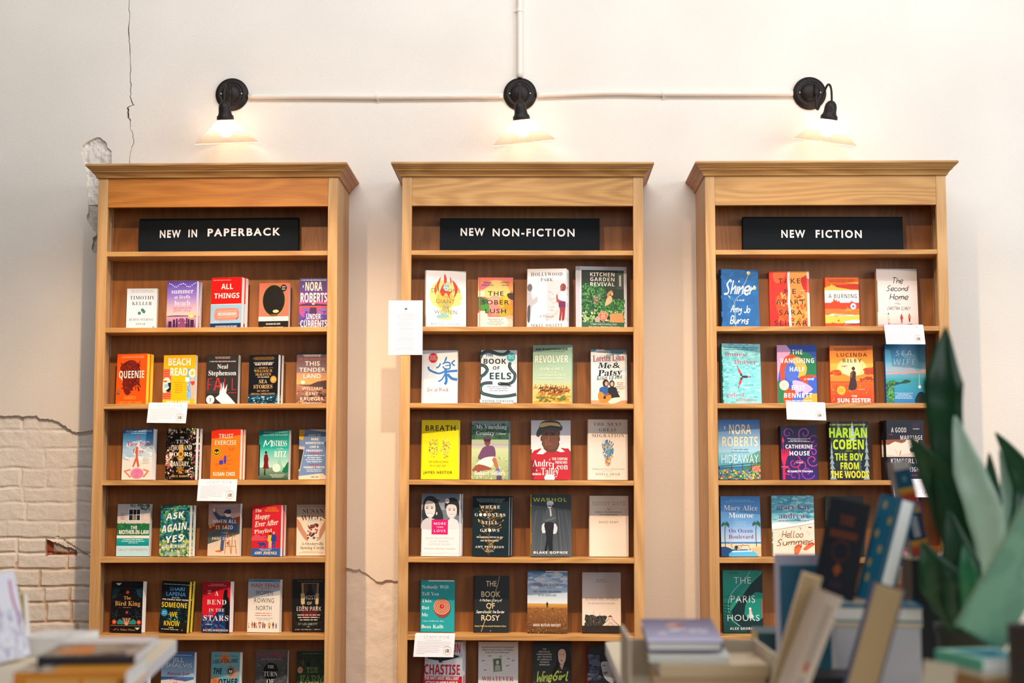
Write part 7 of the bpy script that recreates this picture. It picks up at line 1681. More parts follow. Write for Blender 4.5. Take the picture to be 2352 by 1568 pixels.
def r22():
    F(737, 1086, 797, 1308); BG('3a5ac0', spine='d088b8'); P([(737, 797), (860, 797), (840, 900), (760, 1000), (737, 1120)], 'e0a8d0', 3); P([(820, 797), (1086, 797), (1086, 900), (960, 900), (880, 870)], '2448a8'); P([(860, 860), (960, 850), (1060, 900), (1086, 980), (1086, 1050), (1000, 1080), (960, 920), (860, 900)], '1c7a50', 3); P([(760, 1010), (790, 920), (860, 880), (910, 900), (880, 960), (830, 1010), (800, 1100), (840, 1180), (780, 1160)], 'd84a24', 3); P([(860, 950), (905, 900), (960, 920), (1000, 990), (985, 1060), (940, 1090), (900, 1060), (870, 1020)], 'e8b04c', 3); P([(808, 990), (860, 940), (900, 980), (930, 1040), (900, 1100), (850, 1118), (810, 1080)], '4a6ac8', 3); P([(930, 1080), (1000, 1060), (1086, 1070), (1060, 1180), (960, 1120)], 'd8481c', 3)
    P([(1000, 1110), (1086, 1080), (1086, 1240), (1040, 1250)], '3a62c8', 2); P([(737, 1110), (780, 1150), (830, 1190), (790, 1308), (737, 1308)], '1f7a44', 2); P([(870, 1110), (960, 1120), (1050, 1180), (980, 1230), (940, 1308), (880, 1308), (890, 1200)], 'e0b0d8', 3); P([(800, 1200), (880, 1180), (900, 1250), (870, 1308), (790, 1308)], 'd8441c', 2); P([(940, 1308), (1000, 1240), (1086, 1220), (1086, 1308)], 'e8a83c', 2); P([(880, 1240), (960, 1200), (950, 1308), (870, 1308)], '4a6ac8', 2)
    for s, a, b, y in (('THE', 870, 964, 838), ('VANISHING', 765, 1066, 914), ('HALF', 848, 980, 988), ('BRIT', 862, 978, 1148), ('BENNETT', 792, 1042, 1216)):
        T(a, b, y, y + 40, s, 'f4eef0', 'N', .004, .06)
    E(795, 1148, 43, 44, 'ecd4bc'); U(772, 818, 1132, 1164, 3, 'a8a0b8'); W(972, 1060, 1078, 1102, 'a novel', 'f4eef0', .1, .25); U(800, 1040, 1276, 1292, 1, 'f0e8ec')


def r23():
    F(1212, 1594, 803, 1308); BG('ee8a1e', spine='d8381c'); G(1212, 1594, 803, 960, 'e8701c', 'f0a030'); G(1212, 1594, 960, 1120, 'f4b848', 'f0982c'); E(1405, 1000, 130, 90, 'f8d888', 30); E(1405, 1000, 85, 62, 'fce8b0', 26); P([(1212, 1080), (1300, 1040), (1380, 1070), (1480, 1060), (1594, 1030), (1594, 1130), (1212, 1130)], 'e88a2c', 2); G(1212, 1594, 1115, 1308, 'e8641c', 'd8341c'); B(120, 1212, 1594, 1140, 1308, 11, 'd8481c f08a2c c8301c e8701c', 5, .6); B(40, 1212, 1300, 1020, 1060, 12, 'b8441c c85a1c', 3, 2); B(50, 1520, 1594, 1000, 1050, 12, 'c84a1c b8401c', 4, 2); B(30, 1480, 1594, 1080, 1110, 9, 'b8401c a8381c', 6, 2); L([(1212, 1122), (1594, 1116)], 4, 'a8401c')
    U(1250, 1552, 826, 854, 2, '6a2c14'); T(1274, 1542, 868, 900, 'LUCINDA', '5a1c10', 'N', -.01, .1); T(1326, 1492, 920, 950, 'RILEY', '5a1c10', 'N', -.01, .1); E(1418, 1004, 15, 17, '5a2c18'); P([(1392, 1040), (1420, 1022), (1440, 1040), (1436, 1090), (1446, 1150), (1428, 1188), (1370, 1186), (1384, 1120), (1388, 1080)], '3a2a2c', 2); P([(1390, 1040), (1412, 1030), (1405, 1080), (1388, 1090)], '8a4a28'); L([(1315, 985), (1365, 980)], 5, 'a8401c'); L([(1335, 978), (1345, 995)], 4, 'a8401c'); E(1306, 1194, 38, 38, 'f0b43c'); U(1280, 1332, 1176, 1212, 4, 'a8641c'); T(1396, 1444, 1236, 1252, 'THE', 'f8ece0', 'N', .01); T(1270, 1566, 1264, 1298, 'SUN SISTER', 'f8ece0', 'N', .02); U(1455, 1515, 1180, 1192, 1, 'f8d8a8')


def r24():
    F(1702, 2070, 788, 1308); BG('2a8ab4', spine='1c4a94'); G(1702, 2070, 788, 950, '1f78ac', '58aacc'); G(1702, 2070, 950, 1040, '6ab4cc', 'b8c0cc'); G(1702, 2070, 1030, 1090, '88b8d0', '4aa8b8'); G(1702, 2070, 1090, 1308, '3aa4b0', '2a74b4'); P([(1702, 1040), (2070, 1015), (2070, 1040), (1702, 1055)], 'd8a8b0'); P([(1840, 870), (1980, 880), (2040, 1010), (1990, 1030)], '78b8d4'); P([(1702, 1140), (1760, 1115), (1830, 1125), (1880, 1100), (1930, 1112), (1900, 1130), (1820, 1140), (1740, 1170), (1702, 1200)], '1f4a34', 3); B(70, 1702, 1790, 1110, 1180, 8, '3a7a34 24602c 5a9a44', 3); B(140, 1702, 1770, 1180, 1308, 11, '3a8a34 1f5a2c 6aa84c 2c7040', 4)
    P([(1960, 1308), (1975, 1240), (2010, 1205), (2050, 1215), (2070, 1250), (2070, 1308)], '14222a', 2); L([(2008, 1050), (2005, 1120), (2010, 1160)], 5, 'c8dce4'); E(2008, 1162, 14, 15, 'd8e8ec')
    T(1798, 1945, 846, 892, 'SEA', 'd8e8ee', 'N', -.03, .1, .2); T(1770, 1970, 920, 972, 'WIFE', 'd8e8ee', 'N', -.03, .1, .2); T(1762, 1968, 990, 1012, 'AMITY GAIGE', 'b8d8e2', 'N', -.03, .06, .2); U(1775, 1945, 1214, 1270, 5, 'd0e4f0'); U(1850, 1895, 1050, 1060, 1, 'c8e0ea')


def r31():
    F(202, 573, 137, 674); BG('2f78bc', spine='1c4a8c'); G(202, 573, 137, 440, '2464b0', 'a8d0e0'); G(202, 573, 430, 560, '8ac4d4', '4aa0b8'); P([(573, 420), (500, 450), (440, 480), (470, 520), (573, 560)], '5a9a8a', 3); P([(202, 590), (280, 570), (360, 590), (573, 520), (573, 674), (202, 674)], '3f7a5c'); B(260, 202, 573, 590, 674, 13, '2c6a4c e8c84c c85a4c 3a5aa0 6aa86c 1f4a3c d8a04c 4a7ab0', 5); B(60, 500, 573, 550, 600, 12, 'c87a5c d8a070 a8644c', 6)
    L([(202, 556), (320, 545), (573, 522)], 5, '3a3428'); L([(202, 576), (573, 545)], 4, '4a4434')
    for x in (320, 415, 490):
        L([(x, 530), (x, 590)], 5, '3a3428')
    T(300, 495, 180, 268, 'NORA', 'e8d8b4', 'N', -.005); T(238, 552, 290, 378, 'ROBERTS', 'e8d8b4', 'N', -.005); L([(262, 195), (262, 225)], 9, 'e8e4dc'); T(320, 466, 400, 410, '#1 NEW YORK TIMES', '2c5a8c', 'N', 0, .1); T(318, 470, 424, 434, 'BESTSELLING AUTHOR', '2c5a8c', 'N', 0, .1); T(230, 555, 452, 528, 'HIDEAWAY', 'e4f0f2', 'g', -.008)


def r32():
    F(765, 1094, 193, 674); BG('24103a', spine='1c0f24'); G(765, 1094, 193, 674, '141430', '301c6a')

    def curl(cx, cy, r0, t0, t1, c, k=1, w_=9):
        L([(cx + r0 * (1 - t / 9.0) * math.cos(t0 + k * t), cy + r0 * (1 - t / 9.0) * math.sin(t0 + k * t)) for t in [t1 * j / 30 for j in range(31)]], w_, c)
    for x, y, q, t0, k, c in ((985, 260, 58, 2.5, 1, 'a83aa8'), (1060, 320, 60, 1.5, -1, '9a2c8c'), (940, 560, 66, 3.4, 1, 'c82c7a'), (880, 520, 90, 3.2, 1, 'b82c6a'), (1050, 500, 60, .5, 1, 'b83a8a'), (1000, 610, 70, .3, 1, '8a3ab0'), (830, 260, 50, 0, -1, '7a2c8a'), (880, 640, 60, 2.0, -1, '9a2c9a'), (820, 590, 40, 1, 1, 'c8306a'), (1060, 430, 40, 3, 1, 'a83aa8')):
        curl(x, y, q, t0, 7.5, c, k)
    for d in range(-3, 4):
        L([(790, 560), (790 + d * 9, 470), (788 + d * 20, 400)], 8, 'd8244c', 4)
    L([(787, 560), (787, 674)], 22, 'c8204c'); Rr(765, 830, 552, 566, 'd83a5c'); L([(785, 420), (785, 300)], 6, 'b8204c'); P([(775, 330), (785, 290), (796, 330), (785, 350)], 'd8244c'); U(825, 1035, 302, 342, 3, 'e8e0ea'); T(806, 1054, 362, 396, 'CATHERINE', 'f0e8ee', 'N', .005, .02); T(842, 1026, 420, 458, 'HOUSE', 'f0e8ee', 'N', .005, .02); W(902, 960, 508, 528, 'a novel', 'e8d8e8', .09); T(820, 1050, 592, 608, 'ELISABETH THOMAS', 'f0e8ee', 'N', .01)
    for x, y in ((895, 378), (920, 395), (948, 372)):
        E(x, y, 3, 3, 'c82c7a', 6)


def r33():
    F(1206, 1561, 153, 674); BG('131c22', spine='0e1418'); B(80, 1206, 1561, 153, 674, 30, '1c2a32 16242c 243640', 3)
    for cx, ty, by, w_, c in ((1415, 155, 330, 90, 'a8bcc4'), (1225, 340, 674, 90, '8a9ca4'), (1540, 240, 674, 80, '90a4ac'), (1290, 160, 260, 60, '5a7078'), (1350, 400, 640, 80, '3a4c54'), (1470, 360, 600, 70, '44565e'), (1520, 150, 300, 50, '6a8088')):
        for k in range(7):
            y = ty + (by - ty) * k / 7
            q = w_ * (0.15 + k / 8.0) * .5
            P([(cx, y - 12), (cx + q, y + (by - ty) / 6), (cx + q * .2, y + (by - ty) / 7), (cx - q * .2, y + (by - ty) / 7), (cx - q, y + (by - ty) / 6)], c)
    T(1212, 1535, 176, 190, '#1 NEW YORK TIMES BESTSELLING AUTHOR', 'b8c83c', 'N'); T(1206, 1548, 212, 296, 'HARLAN', 'a4cc1c', 'N', .02); T(1238, 1516, 318, 402, 'COBEN', 'b4d01c', 'N', .02); U(1355, 1410, 414, 426, 1, 'c8d84c'); T(1252, 1508, 440, 502, 'THE BOY', 'b8d01c', 'N', .015); T(1300, 1466, 522, 582, 'FROM', 'ccd41c', 'N', .015); T(1210, 1556, 598, 658, 'THE WOODS', 'dcd01c', 'N', .015)


def r34():
    F(1718, 2062, 140, 664); BG('181c26', spine='0d0f16'); T(1770, 1905, 206, 250, 'A GOOD', 'ecdfe2', 'N', -.025, .04); T(1850, 2048, 275, 315, 'MARRIAGE', 'ecdfe2', 'N', -.025, .04); U(1750, 1785, 264, 276, 1, 'b03050'); Rr(1718, 2010, 315, 465, 'e0d2c0'); P([(1718, 315), (1900, 315), (1860, 345), (1800, 330), (1740, 360), (1718, 350)], '8a4a34', 2); P([(1718, 440), (1800, 455), (1900, 440), (2010, 400), (2010, 465), (1718, 465)], 'd0bca8'); E(1952, 402, 22, 25, '3a4a4c'); E(1954, 404, 11, 13, '10181c'); L([(1930, 370), (1965, 365), (1995, 395)], 5, '5a3c30', 3); L([(1850, 410), (1838, 450)], 7, 'b85a4c'); L([(1800, 395), (1815, 440)], 3, 'b89884')
    for i in range(4):
        L([(1962, 176 + i * 12), (2026, 174 + i * 12)], 2.5, '5a3048')
    U(1965, 2025, 214, 226, 1, 'e8e0e4'); T(1758, 2000, 478, 522, 'KIMBERLY', 'ecdfe2', 'N', -.02, .04); T(1828, 2030, 555, 594, 'McCREIGHT', 'ecdfe2', 'N', -.02, .04); T(1768, 1836, 622, 636, 'AUTHOR OF', 'ecdfe2', 'N'); U(1842, 1990, 620, 638, 1, 'b03060')


def r41():
    F(222, 584, 826, 1366); BG('3f86cc', spine='1d4a86'); G(222, 584, 826, 1060, '3a84cc', '6aa4dc'); G(222, 584, 1060, 1240, '6aa4dc', 'c0d4e4'); Rr(222, 584, 1236, 1256, '3f86c4'); Rr(222, 584, 1252, 1300, 'e8d4b0'); P([(222, 1280), (300, 1290), (340, 1330), (300, 1366), (222, 1366)], '1c4a80', 2); P([(460, 1300), (584, 1280), (584, 1366), (480, 1366)], 'd8b88c'); U(262, 540, 856, 884, 2, '8cc0d8')
    for x, y in ((262, 1080), (545, 1075)):
        L([(x, y), (x - 6, 1180), (x - 2, 1280)], 7, '5a4438', 4)
        for k in range(11):
            a = PI + PI * k / 10
            P([(x, y), (x + 38 * math.cos(a), y + 44 * math.sin(a) + 6), (x + 34 * math.cos(a + .12), y + 34 * math.sin(a + .12) + 26)], '1c4a38' if k % 2 else '2a6a44')
    P([(290, 1340), (320, 1316), (500, 1312), (540, 1335), (560, 1366), (290, 1366)], '5ab4e0', 1); P([(320, 1318), (500, 1313), (505, 1322), (318, 1328)], 'd8ecf4'); L([(335, 1310), (345, 1272), (470, 1266), (486, 1310)], 4, '1c2c3c'); L([(325, 1290), (305, 1235)], 8, 'd8907c'); L([(400, 1290), (425, 1242)], 8, 'd8907c'); E(360, 1288, 16, 18, '3a2820'); E(380, 1298, 14, 14, 'c8a088')
    T(252, 560, 908, 954, 'Mary Alice', 'eef2f6', 'F', -.014); T(295, 520, 974, 1020, 'Monroe', 'eef2f6', 'F', -.014); U(345, 465, 1052, 1098, 4, 'a8c8e4'); T(294, 512, 1118, 1152, 'On Ocean', '7a3a86', 'F', -.022); T(292, 516, 1172, 1206, 'Boulevard', '7a3a86', 'F', -.022)


def r42():
    F(685, 1064, 820, 1367); BG('ecdcc8', spine='8ab0b4'); G(685, 1064, 820, 1000, '3aa0c0', '6abccc'); G(685, 1064, 1000, 1080, '84c4d0', 'c4dce0'); B(160, 685, 1064, 825, 1040, 14, '5ab4cc 88ccd8 3a98bc a8d8e0 6cc0d0', 4, 2.8); P([(685, 1075), (800, 1060), (900, 1075), (1064, 1040), (1064, 1085), (900, 1095), (780, 1115), (685, 1125)], 'f0f2f0', 3); L([(685, 1128), (780, 1118), (900, 1098), (1064, 1070)], 6, 'b4a890', 4); B(120, 685, 1064, 1130, 1367, 10, 'e4d0b8 f0e4d4 e8d8c0', 6)
    T(728, 1032, 896, 946, 'mary kay', '82407a', 'F', -.026); T(748, 1018, 976, 1026, 'andrews', '82407a', 'F', -.026); U(745, 1020, 1042, 1058, 1, '4a6a8a'); W(770, 960, 1136, 1196, 'Hello,', '98714c', .09, .2); W(722, 1040, 1208, 1262, 'Summer', '98714c', .1, .2, 3); P([(885, 1280), (920, 1258), (950, 1265), (940, 1300), (915, 1345), (885, 1350), (880, 1320)], 'd86a3c', 3); P([(960, 1300), (1010, 1250), (1050, 1240), (1062, 1260), (1020, 1290), (985, 1312)], 'd86a3c', 3); L([(890, 1290), (918, 1266), (945, 1285)], 7, '9a3418'); L([(1005, 1262), (1040, 1246), (1058, 1262)], 7, '9a3418'); L([(930, 1105), (945, 1115), (940, 1130)], 4, '6a5a54'); L([(1010, 1105), (1040, 1108)], 8, '5a4a44')


def r43():
    F(0, 100, 0, 150); BG('1a2226', spine='12181c'); G(0, 100, 0, 60, '141c20', '24343a'); T(12, 88, 24, 40, 'NOCTURNE', 'c8b890', 'F'); E(50, 85, 24, 24, '3a4c54')


def r44():
    F(1435, 1830, 600, 1268); BG('2a2030', spine='1c1420'); G(1435, 1830, 600, 800, '3a2c44', '5a2c84'); G(1435, 1830, 1110, 1268, 'c81c4c', 'e0203c'); E(1640, 940, 200, 190, '6a2c94', 30); E(1640, 950, 150, 150, '4a2c9c', 30); E(1640, 960, 105, 110, '34208a', 26); B(160, 1480, 1800, 800, 1120, 16, '7a2c9c 4a34a8 9a2c8c 3a2890 c82c7a', 6); B(90, 1480, 1800, 1130, 1200, 8, '24141c 3a1c2c 4a1c2c', 7)
    for s, a, b, y0, y1 in (('LAWRENCE', 1470, 1800, 620, 665), ('WRIGHT', 1530, 1770, 680, 766), ('THE', 1480, 1530, 842, 934), ('END OF', 1560, 1815, 838, 936), ('OCTOBER', 1440, 1826, 984, 1108)):
        T(a, b, y0, y1, s, 'ece6e6', 'N', -.02, .04)
    T(1540, 1690, 1168, 1186, 'A NOVEL', 'f0e8e8', 'N', 0, .1, 0, -3); T(1484, 1796, 1236, 1250, 'BY THE NEW YORK TIMES BEST-SELLING AUTHOR', 'f4dce0', 'N')


def r51():
    F(1133, 1597, 260, 975); BG('0f7a6c', spine='0a1a1c'); G(1133, 1597, 260, 560, '1a9a88', '0f8a78'); G(1133, 1597, 560, 975, '14806e', '0a3c3c'); P([(1597, 262), (1560, 262), (1420, 430), (1290, 600), (1225, 720), (1300, 860), (1440, 975), (1597, 975)], '0a2a2e', 2); P([(1440, 560), (1597, 520), (1597, 800), (1480, 830), (1380, 760)], '128a78', 2); P([(1560, 265), (1420, 420), (1300, 560), (1200, 690), (1215, 740), (1330, 590), (1460, 420), (1590, 300), (1597, 265)], '1f9a80'); L([(1455, 265), (1400, 360), (1300, 450), (1225, 540), (1195, 640), (1200, 740), (1240, 830), (1330, 900)], 6, 'a8c8c4', 4)
    for k in range(14):
        t = k / 13
        x, y = 1250 + 290 * t, 520 - 240 * t
        L([(x, y), (x + 2, y + 110 - 30 * t)], 3, '0c4a48')
    for k in range(9):
        L([(1140, 640 + k * 36), (1215, 650 + k * 36)], 12, '0a4a48')
    Rr(1585, 1597, 600, 800, 'c83a34'); E(1448, 700, 15, 16, 'e8e4e0'); P([(1438, 715), (1462, 715), (1480, 780), (1475, 800), (1430, 800)], 'd8c8c0'); U(1180, 1340, 284, 304, 2, '0a4a44')
    T(1262, 1465, 338, 412, 'THE', 'e4e8ec', 'g', -.01, .04); T(1225, 1508, 550, 630, 'PARIS', 'e4e8ec', 'g', -.01, .04); T(1182, 1555, 768, 838, 'HOURS', 'e4e8ec', 'g', -.01, .04); T(1208, 1500, 910, 938, 'ALEX GEORGE', 'e4e8ec', 'N', 0, .08)
# ---------------------------------------------------------------- books on the shelves (case, shelf, x in the case, width, height, thickness, copies, turn, tilt, hardback, picture, look)
place_books([
    ('L', 1, -0.3189, 0.1215, 0.1657, 0.018, 1, R(-0.6), R(0), 0, l11, 'pale blue paperback with small green leaves'),
    ('L', 1, -0.1516, 0.1214, 0.1879, 0.026, 2, R(-8.3), R(0), 0, l12, 'purple paperback with a wooden pier at dusk'),
    ('L', 1, 0.0256, 0.1262, 0.2003, 0.03, 2, R(-10.4), R(0), 0, l13, 'red and blue paperback with a pink eraser'),
    ('L', 1, 0.2049, 0.1213, 0.1829, 0.022, 1, R(-7.3), R(0), 0, l14, 'coral paperback with a black oval frame'),
    ('L', 1, 0.3626, 0.1141, 0.2016, 0.03, 1, R(0.0), R(0), 0, l15, 'violet sunset paperback with big cream lettering'),
    ('L', 2, -0.3427, 0.1269, 0.1978, 0.025, 2, R(-11.0), R(0), 0, l21, 'orange paperback with braided woman silhouette'),
    ('L', 2, -0.1632, 0.1304, 0.1943, 0.026, 1, R(-6.6), R(0), 0, l22, 'yellow paperback with sunbathers on towels'),
    ('L', 2, 0.0073, 0.1284, 0.1932, 0.036, 1, R(-4.2), R(0), 0, l23, 'black paperback with red letters and white bird'),
    ('L', 2, 0.1730, 0.1207, 0.1916, 0.026, 2, R(-11.0), R(0), 0, l24, 'navy paperback with gold lettering and seal'),
    ('L', 2, 0.3582, 0.1217, 0.2008, 0.03, 1, R(0.0), R(0), 0, l25, 'brown river sunset paperback'),
    ('L', 3, -0.3172, 0.1271, 0.1979, 0.036, 1, R(-11.0), R(0), 0, l31, 'sky blue paperback with a striped sunhat'),
    ('L', 3, -0.1443, 0.1240, 0.1993, 0.026, 2, R(-11.0), R(0), 0, l32, 'black paperback with flowered borders'),
    ('L', 3, 0.0278, 0.1211, 0.1952, 0.022, 2, R(-11.0), R(0), 0, l33, 'orange and red paperback with tipped blue chair'),
    ('L', 3, 0.2125, 0.1228, 0.1916, 0.026, 1, R(-11.0), R(0), 0, l34, 'teal paperback with woman in red coat'),
    ('L', 3, 0.3651, 0.1121, 0.1944, 0.026, 1, R(0.0), R(0), 0, l35, 'grey-blue paperback with desk objects'),
    ('L', 4, -0.3317, 0.1300, 0.2008, 0.028, 1, R(-5.3), R(0), 0, l41, 'paperback showing a window above a hedge'),
    ('L', 4, -0.1633, 0.1215, 0.1963, 0.025, 2, R(-11.0), R(0), 0, l42, 'green and teal leafy paperback, white brush lettering'),
    ('L', 4, 0.0215, 0.1284, 0.2022, 0.024, 1, R(-8.1), R(0), 0, l43, 'paperback with old man on a bar stool'),
    ('L', 4, 0.1910, 0.1183, 0.1964, 0.024, 2, R(-11.0), R(0), 0, l44, 'crimson paperback with couple and blue dog'),
    ('L', 4, 0.3615, 0.1173, 0.1961, 0.028, 1, R(0.0), R(0), 0, l45, 'cream paperback with hands holding a jar'),
    ('L', 5, -0.3488, 0.1316, 0.1953, 0.034, 1, R(-11.0), R(0), 0, l51, 'black paperback with folk-art flowers, golden title'),
    ('L', 5, -0.1649, 0.1156, 0.1946, 0.022, 2, R(-11.0), R(2.2), 0, l52, 'leaning black paperback with yellow lettering'),
    ('L', 5, -0.0020, 0.1146, 0.1938, 0.038, 1, R(-11.0), R(0), 0, l53, 'red and navy paperback with woman silhouette'),
    ('L', 5, 0.1801, 0.1303, 0.2008, 0.026, 1, R(-11.0), R(0), 0, l54, 'white paperback with row of tiny figures'),
    ('L', 5, 0.3543, 0.1290, 0.2004, 0.03, 1, R(0.0), R(0), 0, l55, 'black paperback with figure between curtains'),
    ('L', 6, -0.3203, 0.1196, 0.2200, 0.034, 1, R(-11.0), R(0), 0, l60, 'pink-covered paperback, mostly behind the table stack'),
    ('L', 6, -0.1497, 0.1327, 0.2148, 0.026, 1, R(-8.6), R(0), 0, l61, 'light blue paperback with thin white lettering'),
    ('L', 6, 0.0345, 0.1178, 0.2151, 0.028, 1, R(-11.0), R(0), 0, l62, 'turquoise paperback with orange sunbursts'),
    ('L', 6, 0.2120, 0.1255, 0.2210, 0.026, 1, R(-4.9), R(0), 0, l63, 'grey paperback with a black keyhole'),
    ('L', 6, 0.3644, 0.1121, 0.2174, 0.028, 1, R(0.0), R(0), 0, l64, 'dark green paperback with outlined lettering'),
    ('M', 1, -0.2985, 0.1608, 0.2268, 0.03, 1, R(11.0), R(0), 1, m11, 'white hardback with yellow head and red flames'),
    ('M', 1, -0.1053, 0.1380, 0.2039, 0.026, 1, R(0.0), R(0), 1, m12, 'fruit-covered coral hardback'),
    ('M', 1, 0.0937, 0.1568, 0.2315, 0.032, 2, R(-6.9), R(0), 1, m13, 'white hardback with two pale photographs'),
    ('M', 1, 0.3104, 0.2015, 0.2463, 0.024, 1, R(6.3), R(0), 1, m14, 'large green garden hardback with grey border'),
    ('M', 2, -0.3227, 0.1403, 0.2100, 0.026, 1, R(-4.1), R(0), 1, m21, 'white hardback with blue brush character'),
    ('M', 2, -0.0918, 0.1441, 0.2118, 0.028, 1, R(0.0), R(0), 1, m22, 'pale blue hardback with black eels'),
    ('M', 2, 0.1166, 0.1524, 0.2303, 0.036, 1, R(-9.1), R(0), 1, m23, 'sage green hardback with galloping riders'),
    ('M', 2, 0.3398, 0.1419, 0.2148, 0.026, 1, R(5.2), R(0), 1, m24, 'hardback with guitar player and friend'),
    ('M', 3, -0.3197, 0.1503, 0.2302, 0.03, 1, R(-6.3), R(0), 1, m31, 'bright yellow hardback with dotted lungs'),
    ('M', 3, -0.1205, 0.1494, 0.2274, 0.028, 1, R(-2.2), R(0), 1, m32, 'hardback with boy sitting on grass'),
    ('M', 3, 0.1130, 0.1540, 0.2307, 0.03, 1, R(0.0), R(0), 1, m33, 'red hardback with man in straw hat'),
    ('M', 3, 0.3329, 0.1570, 0.2347, 0.032, 1, R(1.1), R(0), 1, m34, 'beige hardback with a multicoloured footprint'),
    ('M', 4, -0.3126, 0.1499, 0.2390, 0.032, 2, R(-5.7), R(0), 1, m41, 'white hardback with grey portrait and pink square'),
    ('M', 4, -0.1200, 0.1466, 0.2307, 0.026, 2, R(-11.0), R(0), 1, m42, 'dark teal hardback with golden branches'),
    ('M', 4, 0.1150, 0.1568, 0.2369, 0.05, 1, R(6.0), R(0), 1, m43, 'charcoal hardback with man on white chair'),
    ('M', 4, 0.3370, 0.1534, 0.2330, 0.034, 1, R(0.0), R(0), 1, m44, 'cream hardback with only pale lettering'),
    ('M', 5, -0.3243, 0.1339, 0.1970, 0.026, 1, R(0.0), R(0), 1, m51, 'turquoise hardback with red and peach spiral'),
    ('M', 5, -0.1156, 0.1367, 0.2147, 0.028, 1, R(0.0), R(0), 1, m52, 'black hardback with cream letters and thread'),
    ('M', 5, 0.1006, 0.1541, 0.2351, 0.036, 1, R(-3.7), R(0), 1, m53, 'hardback with wheat field under blue sky'),
    ('M', 5, 0.3093, 0.1486, 0.2301, 0.032, 1, R(0.0), R(0), 1, m54, 'pale hardback with church and trees'),
    ('M', 6, -0.2969, 0.1481, 0.2599, 0.036, 2, R(-4.9), R(0), 1, m61, 'grey and red hardback with a bomber aircraft'),
    ('M', 6, -0.0889, 0.1561, 0.2545, 0.03, 1, R(0.0), R(0), 1, m62, 'light grey hardback with small framed photo'),
    ('M', 6, 0.1194, 0.1490, 0.2539, 0.028, 1, R(0.0), R(0), 1, m63, 'dark hardback with long-haired woman'),
    ('M', 6, 0.3227, 0.1380, 0.2429, 0.03, 1, R(7.6), R(0), 1, m64, 'black hardback with pale face below dark fringe'),
    ('R', 1, -0.3225, 0.1535, 0.2304, 0.03, 1, R(11.0), R(0), 1, r11, 'blue hardback with white handwriting and flowers'),
    ('R', 1, -0.1276, 0.1562, 0.2245, 0.032, 1, R(0.0), R(0), 1, r12, 'fiery orange hardback with torn white stripe'),
    ('R', 1, 0.0772, 0.1332, 0.2010, 0.028, 1, R(0.0), R(0), 1, r13, 'orange hardback with flames and white band'),
    ('R', 1, 0.2899, 0.1600, 0.2321, 0.034, 1, R(3.7), R(0), 1, r14, 'cream hardback with beach figures, black handwriting'),
    ('R', 2, -0.3198, 0.1562, 0.2342, 0.03, 1, R(11.0), R(0), 1, r21, 'pale aqua hardback with three swimmers'),
    ('R', 2, -0.1048, 0.1514, 0.2296, 0.034, 1, R(-0.8), R(0), 1, r22, 'multicoloured hardback with two abstract faces'),
    ('R', 2, 0.1058, 0.1662, 0.2261, 0.04, 1, R(-1.6), R(0), 1, r23, 'orange hardback with woman facing the sun'),
    ('R', 2, 0.3162, 0.1603, 0.2335, 0.03, 1, R(5.6), R(0), 1, r24, 'blue seascape hardback with headland'),
    ('R', 3, -0.3345, 0.1607, 0.2314, 0.04, 1, R(-4.0), R(0), 1, r31, 'blue coastal hardback with cream lettering'),
    ('R', 3, -0.1067, 0.1405, 0.2069, 0.03, 2, R(4.8), R(0), 1, r32, 'purple hardback with red wrought iron'),
    ('R', 3, 0.0839, 0.1514, 0.2231, 0.036, 2, R(0.7), R(0), 1, r33, 'dark forest hardback with lime lettering'),
    ('R', 3, 0.2892, 0.1451, 0.2271, 0.036, 3, R(-0.2), R(0), 1, r34, 'black hardback with a sideways face'),
    ('R', 4, -0.3311, 0.1547, 0.2305, 0.034, 1, R(4.2), R(0), 1, r41, 'blue hardback with palms and convertible'),
    ('R', 4, -0.1307, 0.1622, 0.2331, 0.038, 1, R(-1.3), R(0), 1, r42, 'beach hardback with orange sandals in sand'),
    ('R', 4, 0.0668, 0.1452, 0.2298, 0.034, 1, R(-4.0), R(0), 1, r43, 'dark hardback mostly hidden by the table display'),
    ('R', 4, 0.2989, 0.1275, 0.2349, 0.036, 1, R(-4.0), R(0), 1, r44, 'purple and red hardback with bold white lettering'),
    ('R', 5, -0.3258, 0.1519, 0.2378, 0.032, 1, R(0.0), R(0), 1, r51, 'green hardback with a spiral staircase'),
])

# ---------------------------------------------------------------- black header signs
def header_sign(x, z, w, h, roll, words, label):
    t = thing('shelf_sign', (x, -0.262, z + 0.0008 + abs(math.sin(roll)) * w / 2 + 0.0017), label, 'sign', 'black header signs', (R(-3), roll, 0))
    bx = MB().box(-w / 2, w / 2, 0, 0.032, 0, h, 0.0012)
    bx.build('board', BLACK_BOARD, t)
    tab = MB().box(-0.03, 0.03, -0.012, -0.0002, 0.0002, 0.0035, 0.0008)
    tab.build('foot_tab', PLASTIC_BLK, t)
    for s, a, b, y0, y1 in words:
        m = MB()
        v, f = text_shape(s, 'g', 0.030, 0.15)
        mn, mx = min(p[0] for p in v), max(p[0] for p in v)
        sx, sz = (b - a) / (mx - mn), 0.0285 / CAPH['g']
        n = len(v)
        pts = []
        for p in v:
            u = (p[0] - mn) / (mx - mn)
            pts.append((a + (p[0] - mn) * sx, y0 + (y1 - y0) * u + p[1] * sz))
        fv = [(q[0], -0.0032, q[1]) for q in pts] + [(q[0], -0.0001, q[1]) for q in pts]
        edges = {}
        for tri in f:
            for i in range(3):
                e = (tri[i], tri[(i + 1) % 3])
                edges[tuple(sorted(e))] = edges.get(tuple(sorted(e)), 0) + 1
        ff = list(f) + [(a_, b_, b_ + n, a_ + n) for (a_, b_), k in edges.items() if k == 1]
        m.add(fv, ff)
        m.build('lettering', LETTER, t)['label'] = 'white raised lettering'


